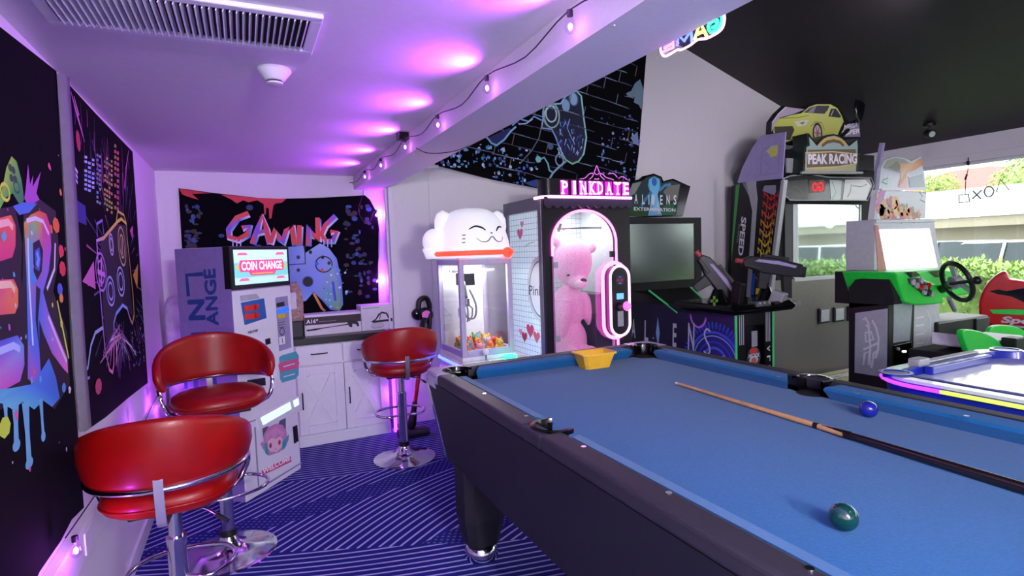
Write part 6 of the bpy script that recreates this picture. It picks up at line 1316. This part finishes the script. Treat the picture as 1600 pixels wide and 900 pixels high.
# steering wheel
wc = Yp(1495,440,KY-.22); ax = V(-.95,.55,-.35).normalized()
a1 = ax.cross(V(0,0,1)).normalized(); a2 = a1.cross(ax)
RWh = .135
m = MB(); m.tube([wc+a1*RWh*math.cos(2*PI*i/40)+a2*RWh*math.sin(2*PI*i/40) for i in range(40)],.016,12,True); sw = m.build('steering_wheel','black',kg,smooth=180)
m = MB(); m.tube([wc-ax*.02,wc+ax*.03],[.042,.046],18); m.build('hub','silver',sw,smooth=40)
for a_ in (90,210,330): m = MB(); m.bar(wc,wc+(a1*math.cos(R(a_))+a2*math.sin(R(a_)))*RWh,.04,.012,ax); m.build('spoke','silver',sw)
m = MB(); m.tube([wc+ax*.03,Yp(1472,452,KY+.02)],.03,12); m.build('column','black',kg,smooth=40)
m = MB(); q = wc+a1*-.19+a2*.02; m.tube([wc+ax*.04,q],.012,8); m.sphere(q,.028,12,8); m.build('shift_lever','black',kg,smooth=60)
# screen, its housing, and topper
ky2 = KYb-.02; K2 = Plane((0,ky2,0),(1,0,0),(0,0,1))
def k2(name, px, mt, th=.03, d=0, parent=kg, bevel=.003):
    m = MB(); m.prism([K2.P(x,y,d) for x,y in px],(0,th,0)); return m.build(name,mt,parent,bevel=bevel)
k2('screen_housing',[(1367,343),(1459,342),(1472,424),(1366,432)],'panel_white',.22)
mat('sky_glare_screen','#f2f6f6',.08,emit='#eef6f8',es=.85)  # white glow stands in for bright sky reflected in the screen
k2('screen',[(1373,359),(1451,357),(1464,418),(1398,421),(1385,422)],'sky_glare_screen',.008,.008)
k2('side_strip',[(1366,352),(1371,352),(1385,428),(1372,431)],mat('pink_edge','#c88a80',.5),.01,.006); k2('bezel_edge',[(1367,343),(1459,342),(1460,347),(1368,349)],'silver',.01,.007)
lg = k2('topper_lower',[(1372,296),(1448,300),(1446,341),(1366,343)],'white',.05,.0); k = Ink(K2,.002); rn = random.Random(8)
k.pp([(1374,298),(1447,302),(1445,340),(1368,342)],'#c9d2d4')
for i in range(120):
    x,y = rn.uniform(1370,1440), rn.uniform(300,341); 
    if (x-1370)/70*.75+.12 < (y-298)/44+.05 and y < 341: k.k = 2+i%9; k.disc(K2.px(x,y),rn.uniform(.015,.045),rn.uniform(.02,.05),rn.choice(('#d8641c','#e08a2a','#c8481c','#b8a03a','#6a7a2a','#d8b04a','#a83a6a')),7)
k.k = 14; k.pp([(1372,300),(1384,296),(1380,312),(1370,322)],'#b03aa0'); k.sp([(1436,300),(1441,306),(1437,312),(1445,316)],.01,'#3a4040'); k.build('printed_flowers',lg,'print_gloss')
ug = k2('topper_upper',[(1376,262),(1382,250),(1396,245),(1412,247),(1424,252),(1438,244),(1441,262),(1444,272),(1446,296),(1372,296)],mat('clear_board','#c4cfd2',.2),.03,.005); k = Ink(K2,.0075)
k.pp([(1378,262),(1384,251),(1396,247),(1412,249),(1420,256),(1414,264),(1404,270),(1390,266)],'#9aa08a'); k.pp([(1386,262),(1400,252),(1408,262),(1400,268)],'#7a7f6a'); k.pp([(1405,256),(1424,255),(1438,247),(1440,258),(1428,266),(1416,270),(1410,290),(1402,291),(1406,276)],['#d8a070','#e0b080','#c8842a','#c8842a','#d89060','#d8b090','#c88a50','#b8703a','#e0c0a0']); k.pp([(1404,290),(1412,280),(1418,276),(1414,296),(1404,296)],'#e0b0a0'); k.pp([(1418,278),(1440,272),(1444,292),(1420,293)],'#9aaeb0')
k.sp([(1376,284),(1384,288),(1386,278),(1377,282)],.01,'#3a9a5a'); k.pp([(1376,294),(1444,293),(1444,297),(1376,298)],'#d8dada'); k.build('printed_bird',ug,'print_gloss')
m = MB(); m.box((KX+.05,KYb-.02,zd),(kx1-.05,KYb+.14,K2.px(1400,430)[1]+.05)); m.build('back_column','black',kg)
# seat box and green seat beside
bb = [Yp(x,y,2.28) for x,y in ((1466,487),(1545,492),(1545,560),(1466,570))]
b0,b1 = bb[0].x, bb[1].x
m = MB(); m.box((b0,2.28,0),(b1,2.56,bb[1].z)); sb2 = m.build('seat_box','black',kg,bevel=.012)
m = MB(); q0,q1 = Yp(1524,498,2.275),Yp(1544,520,2.275); m.box((q0.x,2.265,q1.z),(q1.x,2.28,q0.z)); m.build('speaker_cover','dark_grey',sb2,bevel=.006)
m = MB(); m.tube([Yp(1483,466,2.30),Yp(1492,484,2.32)],.018,10); m.build('brace','silver',kg,smooth=40)
sy = 1.80; SPn = Plane((0,sy,0),(1,0,0),(0,0,1))
ks = thing('kart_seat','green kart seat with white stripe beside the black box','seat',tuple(V(SPn.P(1560,560).x,sy+.15,0)))
s0 = smooth_path([SPn.P(x,y) for x,y in ((1513,549),(1507,532),(1504,519),(1510,515),(1524,516),(1544,522),(1562,534),(1570,548))],4)
m = MB(); m.prism(s0,(0,.035,0)); m.build('side_bolster','green_plastic',ks,bevel=.008)
SPm = Plane((0,sy+.26,0),(1,0,0),(0,0,1))
s1 = [p for p in smooth_path([SPm.P(x,y) for x,y in ((1546,528),(1548,514),(1560,508),(1580,509),(1600,516),(1612,528),(1606,534),(1570,532))],4)]
m = MB(); m.prism(s1,(0,.03,0)); m.build('side_bolster','green_plastic',ks,bevel=.008)
z_s = SPn.P(1560,530).z
m = MB(); m.loft([[V(SPn.P(x,540).x,sy+.035,z),V(SPn.P(x,540).x,sy+.26,z),V(SPn.P(x,540).x,sy+.26,z-.08),V(SPn.P(x,540).x,sy+.035,z-.08)] for x,z in ((1528,z_s+.04),(1545,z_s+.02),(1570,z_s-.02),(1610,z_s-.02))]); m.build('cushion','white',ks,bevel=.01)
m = MB(); q = SPn.P(1577,538,.03); m.box((q.x-.06,sy-.06,q.z-.08),(q.x+.05,sy+.02,q.z+.05)); m.build('buckle','black',ks,bevel=.006)
m = MB(); m.box((SPn.P(1520,540).x,sy+.0,0),(SPn.P(1610,540).x,sy+.36,z_s-.08)); m.build('pedestal','black_matte',ks)
m = MB(); m.tube(smooth_path([SPn.P(x,y,.06) for x,y in ((1584,552),(1594,543),(1606,537),(1620,535))],5),.02,10); m.build('belt','black',ks,smooth=60)
# red ride-on motorbike by the window
my_ = 2.42; rq = Yp(1590,480,my_); rd = V(rq.x,rq.y,0).normalized(); MP = Plane((rq.x,rq.y,0),(rd.y,-rd.x,0),(0,0,1)); BK = -MP.n
mb_ = thing('ride_on_motorbike','red ride-on motorbike in front of the window','motorbike',(MP.P(1590,500).x,my_+.15,0))
m = MB(); o_ = smooth_path([MP.P(x,y) for x,y in ((1531,505),(1529,480),(1532,462),(1541,445),(1553,432),(1567,424),(1574,427),(1578,436),(1590,438),(1610,441),(1650,446),(1650,508),(1600,509),(1560,510))],3)
m.prism(o_,BK*.22); bd2 = m.build('fairing','red_plastic',mb_,bevel=.03,seg=3)
m = MB(); m.prism([MP.P(x,y,.004) for x,y in ((1546,455),(1560,452),(1572,455),(1600,450),(1650,448),(1650,474),(1600,472),(1580,463),(1560,460))],BK*.02); m.build('engine_recess','black_gloss',bd2)
m = MB(); m.prism([MP.P(x,y,.008) for x,y in ((1546,484),(1580,483),(1650,486),(1650,494),(1600,492),(1552,490))],BK*.02); m.build('green_band','green_plastic',bd2)
k = Ink(MP,.003); k.text('Speed',(1562,507),(1640,512),(1568,494),'#c9cfd2'); k.strip([MP.px(1576,510),MP.px(1620,512)],.02,'#b8bcc0'); k.build('printed_lettering',bd2,'print_gloss')
m = MB(); m.prism([MP.P(x,y,-.02) for x,y in ((1553,432),(1567,424),(1574,427),(1578,436),(1566,440))],BK*.16); m.build('windscreen','red_plastic',bd2,bevel=.01)
for x in (1556,1640):
    c_ = MP.P(x,470); m = MB(); m.lathe([(.10,-.05),(.17,-.05),(.19,-.02),(.19,.02),(.17,.05),(.10,.05)],V(c_.x,c_.y,.20)+BK*.11,28,T=Matrix.Rotation(math.atan2(rd.y,rd.x)-PI/2,3,'Z')@Matrix.Rotation(R(90),3,'X')); m.build('wheel','tyre',mb_,smooth=50)
m = MB(); c_ = MP.P(1600,500); m.X = Matrix.Translation((c_.x,c_.y,0))@Matrix.Rotation(math.atan2(rd.y,rd.x)-PI/2,4,'Z'); m.box((-.3,.03,.12),(.5,.19,MP.P(1600,505).z+.03)); m.build('chassis','black',mb_)

# ============================================================ air hockey table
AHZ = .80
ah = thing('air_hockey_table','blue air hockey table with rainbow lit rim and glossy white top','air hockey table',(2.98,.4,0))
hx0,hx1,hy0,hy1 = 2.352,3.40,-.55,1.455
def rrz(i,z,r=.20): return rrect(hx0+i,hx1-i,hy0+i,hy1-i,max(.02,r-i),z,8)
m = MB(); m.loft([rrz(.004,AHZ-.012),rrz(.02,AHZ-.2),rrz(.05,AHZ-.22)],caps=False); m.build('body','blue_plastic',ah,smooth=40)
m = MB(); m.loft([rrz(.0,AHZ-.012),rrz(.0,AHZ),rrz(.055,AHZ),rrz(.06,AHZ-.03)],caps=False); m.build('rim_top',mat('rim_white','#d5d8ec',.18,coat=.5),ah,smooth=40)
m = MB(); m.loft([rrz(.055,AHZ+.002),rrz(.075,AHZ+.004),rrz(.085,AHZ-.04)],caps=False); m.build('inner_rail','blue_plastic',ah,smooth=40)
m = MB(); m.loft([rrz(.07,AHZ-.04),rrz(.07,AHZ-.030)]); m.build('playing_surface','ah_surface',ah)
seg = rrz(-.012,AHZ-.022)
n = len(seg); i0 = min(range(n),key=lambda i:(seg[i][0]-hx0)**2+(seg[i][1]-1.2)**2)
far = [p for p in seg if p[1] > 1.2]
def led_path(pts, mt, nm): m = MB(); m.tube(pts,.008,8); m.build(nm,mt,ah,smooth=60)
xl = hx0-.012
led_path([(hx1+.012,hy1-.2,AHZ-.022)]+[p for p in seg if p[1]>hy1-.21]+[(xl,1.16,AHZ-.022)],glow('rim_purple','#b03cf0',1.3),'rim_led')
led_path([(xl,1.16,AHZ-.022),(xl,.86,AHZ-.022)],glow('rim_lime','#c0d858',.9),'rim_led'); led_path([(xl,.86,AHZ-.022),(xl,.55,AHZ-.022)],glow('rim_cyan','#36a8f0',1.1),'rim_led'); led_path([(xl,.55,AHZ-.022),(xl,hy0+.13,AHZ-.022)],'rim_purple','rim_led')
for x,y in ((hx0+.075,hy1-.085),(hx1-.075,hy1-.085)):
    m = MB(); m.lathe([(.06,AHZ+.001),(.062,AHZ+.006),(.05,AHZ+.006),(.046,AHZ-.0),(.046,AHZ-.028)],(x,y,0),28); m.build('cup_holder','blue_plastic',ah,smooth=40); m = MB(); m.cyl((x,y,AHZ-.02),(x,y,AHZ+.0025),.046,24); m.build('cup_well',mat('deep_blue','#10186a',.3),ah)
m = MB(); m.box((hx0+.30,hy1-.055,AHZ+.0),(hx1-.25,hy1-.02,AHZ+.012)); m.build('score_bar','silver',ah,bevel=.008)
m = MB(); m.box((hx0+.26,hy1-.08,AHZ),(hx0+.34,hy1-.03,AHZ+.035)); m.build('goal_bracket','silver',ah,bevel=.006)
m = MB(); m.box((hx0+.28,hy1-.12,AHZ-.03),(hx1-.28,hy1-.085,AHZ+.006)); m.build('goal','blue_plastic',ah,bevel=.006)
m = MB(); m.box((hx0+.135,.42,AHZ-.030),(hx0+.155,1.05,AHZ-.012)); m.build('blue_strip',mat('cyan_strip','#2a86d0',.3),ah)
for x,y in ((hx0+.14,hy1-.2),(hx1-.14,hy1-.2),(hx0+.14,hy0+.2),(hx1-.14,hy0+.2)):
    m = MB(); m.loft([[(x+a*.06,y+c*.06,AHZ-.21) for a,c in ((-1,-1),(1,-1),(1,1),(-1,1))],[(x+a*.045,y+c*.045,0) for a,c in ((-1,-1),(1,-1),(1,1),(-1,1))]]); m.build('leg','black',ah,bevel=.006)
m = MB(); m.lathe([(.05,AHZ-.029),(.052,AHZ-.014),(.03,AHZ-.009),(.018,AHZ-.006),(.018,AHZ+.026),(.008,AHZ+.032)],(2.9,.25,0),24); tag(m.build('striker','white_gloss',smooth=50),'white round striker lying on the glossy air hockey table','striker')

# ============================================================ ceiling spots
def spot(x, y, label, e, aim=(0,0,-1)):
    z = vz(x); s = thing('ceiling_spotlight',label,'spotlight',(x,y,z-.15),0,'ceiling spotlights')
    m = MB(); m.cyl((x,y,z-.004),(x,y,z-.03),.055,20); m.build('base_plate','black',s,smooth=40)
    m = MB(); m.cyl((x,y,z-.03),(x,y,z-.085),.012,10); m.build('stem','black',s)
    d = Vector(aim).normalized(); c_ = V(x,y,z-.105); m = MB(); m.tube([c_-d*.05,c_-d*.03,c_+d*.05],[.03,.042,.045],18,caps=True); h_ = m.build('lamp_head','black',s,smooth=40)
    m = MB(); m.cyl(c_+d*.05,c_+d*.052,.030,18); m.build('lens',mat('spot_lens','#b8d0c4',.2) if e < 1 else 'lamp_white',h_)
    if e > 1:
        l = lamp('spot_fill', s, c_+d*.07, e, (.98,.89,1), .09, 'SPOT'); l.data.spot_size = R(120); l.data.spot_blend = .8
        l.rotation_euler = d.to_track_quat('-Z','Y').to_euler()
for x_ in (5.6,):
    pass
q = None
for i in range(60):                                   # where the sight line meets the slope
    x = 3+i*.07; p = Xp(1452,206,x)
    if p.z >= vz(x)-.12 : q = p; break
q = q or Xp(1452,206,6)
spot(q.x, q.y, 'small dark ceiling spotlight on the slope above the window', 0, (-.5,-.8,-.3))
for i,(x,y) in enumerate(((2.4,3.0),(4.4,2.2),(4.4,.2),(2.6,-1.6),(4.8,-1.8))): spot(x,y,('added fill spotlight up the dark slope over the prize machine','added fill spotlight up the dark slope over the pool table','added fill spotlight above the air hockey table','added fill spotlight behind the camera on the left','added fill spotlight behind the camera on the right')[i],SPOT,((-.1,.9,-.45),(.25,.85,-.45),(.75,.5,-.4),(-.3,.9,-.3),(.5,.8,-.3))[i])  # unseen spots added to brighten walls and machine fronts

# ============================================================ window neon, outdoors
wn = thing('window_neon_sign','unlit game symbol neon sign hanging in the window','neon sign',tuple(Xp(1520,310,RX-.05)))
WP = Plane((RX-.05,0,0),(0,-1,0),(0,0,1))
tb_ = mat('neon_grey','#8f98a0',.3)
px_tube(WP,[(1498,305),(1513,303),(1515,315),(1499,317)],.008,'symbol_tube',tb_,wn,True); px_tube(WP,[(1519,311),(1534,297)],.008,'symbol_tube',tb_,wn); px_tube(WP,[(1520,298),(1533,311)],.008,'symbol_tube',tb_,wn)
px_tube(WP,[(1538,300),(1541,293),(1548,292),(1553,298),(1549,306),(1542,307)],.008,'symbol_tube',tb_,wn,True,sm=2); px_tube(WP,[(1557,300),(1563,280),(1577,297)],.008,'symbol_tube',mat('neon_green_off','#a8d8b0',.3),wn,True)
px_tube(WP,[(1513,246),(1513,262),(1509,280),(1508,304)],.004,'hanging_wire','cord_dark',wn); px_tube(WP,[(1512,252),(1513,258)],.014,'plug','black',wn); px_tube(WP,[(1511,272),(1508,281)],.010,'inline_switch','dark_grey',wn)
gz = -.35
b = MB(); b.box((RX+.13,-40,gz-.05),(60,45,gz)); struct(b.build('ground','asphalt'))
b = MB(); b.box((-6,-40,gz-.05),(RX+.13,FY-.11,gz)); struct(b.build('ground','asphalt'))
# hedge of leaves: one mass nobody could count
def hedge(name, x0,x1,y0,y1,z0,zt,n,label,seed=1):
    rn = random.Random(seed); m = MB(); m.box((x0+.12,y0,z0),(x1-.1,y1,zt-.12),1)
    for i in range(n):
        x,y = rn.uniform(x0,x1), rn.uniform(y0,y1); f = rn.random()**.5; z = z0+(zt-z0)*f + rn.uniform(-.02,.10)*(.5+.5*math.sin(y*5.1)+.4*math.sin(y*11.7))
        l = rn.uniform(.05,.11); a = rn.uniform(0,2*PI); e = rn.uniform(.2,1.3); d = V(math.cos(a)*math.cos(e),math.sin(a)*math.cos(e),math.sin(e)); s_ = d.cross(V(0,0,1)).normalized()*l*.22; p = V(x,y,z)
        m.add([p,p+d*l*.5+s_,p+d*l,p+d*l*.5-s_],[(0,1,2,3)],rn.randrange(2))
    o = m.build(name,['foliage','foliage_dark'],recalc=False); tag(o,label,'hedge',None,'stuff'); return o
HZ = Xp(1540,398,8.4).z
hedge('hedge',7.9,9.1,-4,6.5,gz,HZ-.15,42000,'green leafy hedge along the outside of the window')
# low white building with corrugated roof
BXo = 19.0
pr0,pr1 = Xp(1452,308,BXo+.0), Xp(1452,345,BXo)
zt_, ze_ = Xp(1452,303,BXo).z, Xp(1452,343,BXo).z
zrd = Xp(1452,305,BXo+3.3).z
lb_ = thing('white_outbuilding','low cream building with white corrugated roof across the car park','building',(BXo+3,8,gz))
m = MB(); m.box((BXo+.6,-25,gz),(BXo+6,22,ze_)); m.build('wall','wall_cream',lb_)
m = MB(); m.prism([(BXo,-25,ze_),(BXo+3.3,-25,zrd),(BXo+6.6,-25,ze_),(BXo+6.6,-25,ze_+.12),(BXo+3.3,-25,zrd+.1),(BXo,-25,ze_+.12)],(0,47,0)); m.build('roof','corrugated',lb_)
m = MB(); m.box((BXo+.05,-25,ze_-.28),(BXo+.12,22,ze_)); m.build('fascia','wall_cream',lb_)
hs = thing('red_roofed_house','far house with pale red roof behind the low building','house',(38,19,gz))
h0 = Xp(1505,270,36)
m = MB(); m.box((34,h0.y-3,gz),(42,h0.y+3.5,h0.z-1.6)); m.build('wall','wall_cream',hs)
m = MB(); zt2 = h0.z+.3; m.loft([[(33.3,h0.y-3.8,h0.z-1.8),(42.7,h0.y-3.8,h0.z-1.8),(42.7,h0.y+4.3,h0.z-1.8),(33.3,h0.y+4.3,h0.z-1.8)],[(37.2,h0.y-.8,zt2),(38.8,h0.y-.8,zt2),(38.8,h0.y+1.2,zt2),(37.2,h0.y+1.2,zt2)]]); m.build('roof','roof_red',hs)
# trees and palms beyond
def tree(name, px, x, zc_px, r, label, palm=False, seed=1, cat='tree'):
    rn = random.Random(seed); c_ = Xp(px,zc_px,x); t_ = thing(name,label,cat,(c_.x,c_.y,gz))
    m = MB(); m.tube([(c_.x,c_.y,gz),(c_.x+.1,c_.y,(gz+c_.z)/2),(c_.x,c_.y,c_.z)],[.22,.17,.12],10); m.build('trunk','bark',t_,smooth=60)
    m = MB()
    if palm:
        for i in range(15):
            a = 2*PI*i/15+rn.uniform(-.1,.1); el = rn.uniform(-.2,1.1); L_ = r*rn.uniform(.8,1.1); pts = []
            for j in range(7):
                t = j/6; pts.append(V(c_.x+math.cos(a)*math.cos(el)*L_*t, c_.y+math.sin(a)*math.cos(el)*L_*t, c_.z+math.sin(el)*L_*t-.55*L_*t*t))
            d2 = V(-math.sin(a),math.cos(a),0)
            for j in range(6):
                for q_ in range(3):
                    p = pts[j].lerp(pts[j+1],q_/3); w2 = .34*r*math.sin(PI*min(.97,(j+q_/3)/6+.06))
                    for sg in (-1,1): m.add([p,p+(pts[j+1]-pts[j])*.35+d2*sg*w2+V(0,0,-.25*w2),p+(pts[j+1]-pts[j])*.2],[(0,1,2)],rn.randrange(2))
    else:
        for i in range(2600):
            v = V(rn.gauss(0,1),rn.gauss(0,1),rn.gauss(0,1)).normalized(); rr_ = r*rn.uniform(.75,1.05)*(1+.18*math.sin(v.x*6)*math.sin(v.y*5+1)*math.cos(v.z*4)); p = c_+V(v.x*rr_,v.y*rr_,v.z*rr_*.9); s1,s2 = v.orthogonal().normalized(), None; s2 = v.cross(s1); l = r*.11; a = rn.uniform(0,6); d = (s1*math.cos(a)+s2*math.sin(a)+v*rn.uniform(-.3,.6)); e_ = d.cross(v)*.35
            m.add([p,p+(d*.5+e_)*l,p+d*l,p+(d*.5-e_)*l],[(0,1,2,3)],rn.randrange(2))
    o = m.build('crown',['foliage','foliage_dark'],t_,recalc=False); o['kind'] = 'stuff'
tree('round_tree',1464,30,294,.85,'round light green tree left of the red roof',False,1)
tree('palm_tree',1578,30,286,1.5,'palm tree with wide fronds right of the red roof',True,2)
tree('palm_tree',1604,33,270,2.0,'tall palm tree at the right edge of the window view',True,3)
tree('palm_tree',1543,36,292,.8,'small palm tree in front of the red roof',True,4)
tree('round_tree',1640,27,288,1.6,'round green tree beyond the right edge of the photo',False,5)
# cars in the car park
def car(px, y_px, x, body, label, rz=0, s=1.0):
    c_ = Xp(px,y_px,x); t_ = thing('parked_car',label,'car',(c_.x,c_.y,gz),rz,'parked cars'); T = Matrix.Translation((c_.x,c_.y,gz))@Matrix.Rotation(rz,4,'Z')
    prof = [(-2.15,.35),(-2.2,.62),(-2.1,.86),(-1.75,.95),(-1.25,1.0),(1.0,.98),(1.75,.88),(2.12,.72),(2.18,.45),(2.1,.32)]
    m = MB(); m.X = T; rings = []
    for yy,k_ in ((-.86,.94),(-.80,1),(.80,1),(.86,.94)): rings.append([(a*k_,yy,.3+(z-.3)*k_) for a,z in prof])
    m.loft(rings); m.build('body',body,t_,smooth=35,bevel=.03)
    cab = [(-1.75,.95),(-1.30,1.36),(-.8,1.46),(.2,1.46),(1.05,.97)]
    m = MB(); m.X = T; m.loft([[(a*.98,yy,z) if z < 1.1 else (a*.96,yy*.84,z) for a,z in cab] for yy in (-.78,.78)]); m.build('windows','car_glass',t_,smooth=20)
    m = MB(); m.X = T; m.loft([[(-1.28,y_,1.40),(-.8,y_,1.475),(.2,y_,1.475),(.30,y_,1.43),(-.8,y_,1.445)] for y_ in (-.66,.66)]); m.build('roof',body,t_,smooth=30,bevel=.01)
    for sy_ in (-1,1):
        for pts in (((-.35,.98),(-.38,1.46)),):
            m = MB(); m.X = T; (a,z),(a2_,z2) = pts; m.bar((a,sy_*.785,z),(a2_,sy_*.665,z2),.035,.02,(0,1,0)); m.build('pillar',body,t_)
    for a in (-1.35,1.35):
        for sy_ in (-1,1):
            m = MB(); m.X = T; m.lathe([(.16,-.1),(.30,-.1),(.33,-.06),(.33,.06),(.30,.1),(.16,.1)],(a,sy_*.76,.33),24,T=Matrix.Rotation(R(90),3,'X')); m.build('wheel','tyre',t_,smooth=40)
            m = MB(); m.X = T; m.cyl((a,sy_*.87,.33),(a,sy_*.85,.33),.2,20); m.build('hub_cap','silver',t_)
    t_.scale = (1.1,1.1,1.1)
    return t_
car(1478,392,16.9,'car_grey','grey parked car seen past the left of the window',R(75)); car(1575,395,12.6,'car_white','white parked car with its windows above the hedge',R(80))
for i,(y,bd_,lb2) in enumerate(((-.6,'car_white','white parked car farther along behind the hedge'),(-6.4,'car_grey','grey parked car farther along behind the hedge'))):
    c_ = car(1575,395,12.6,bd_,lb2,R(82)); c_.location.y = y
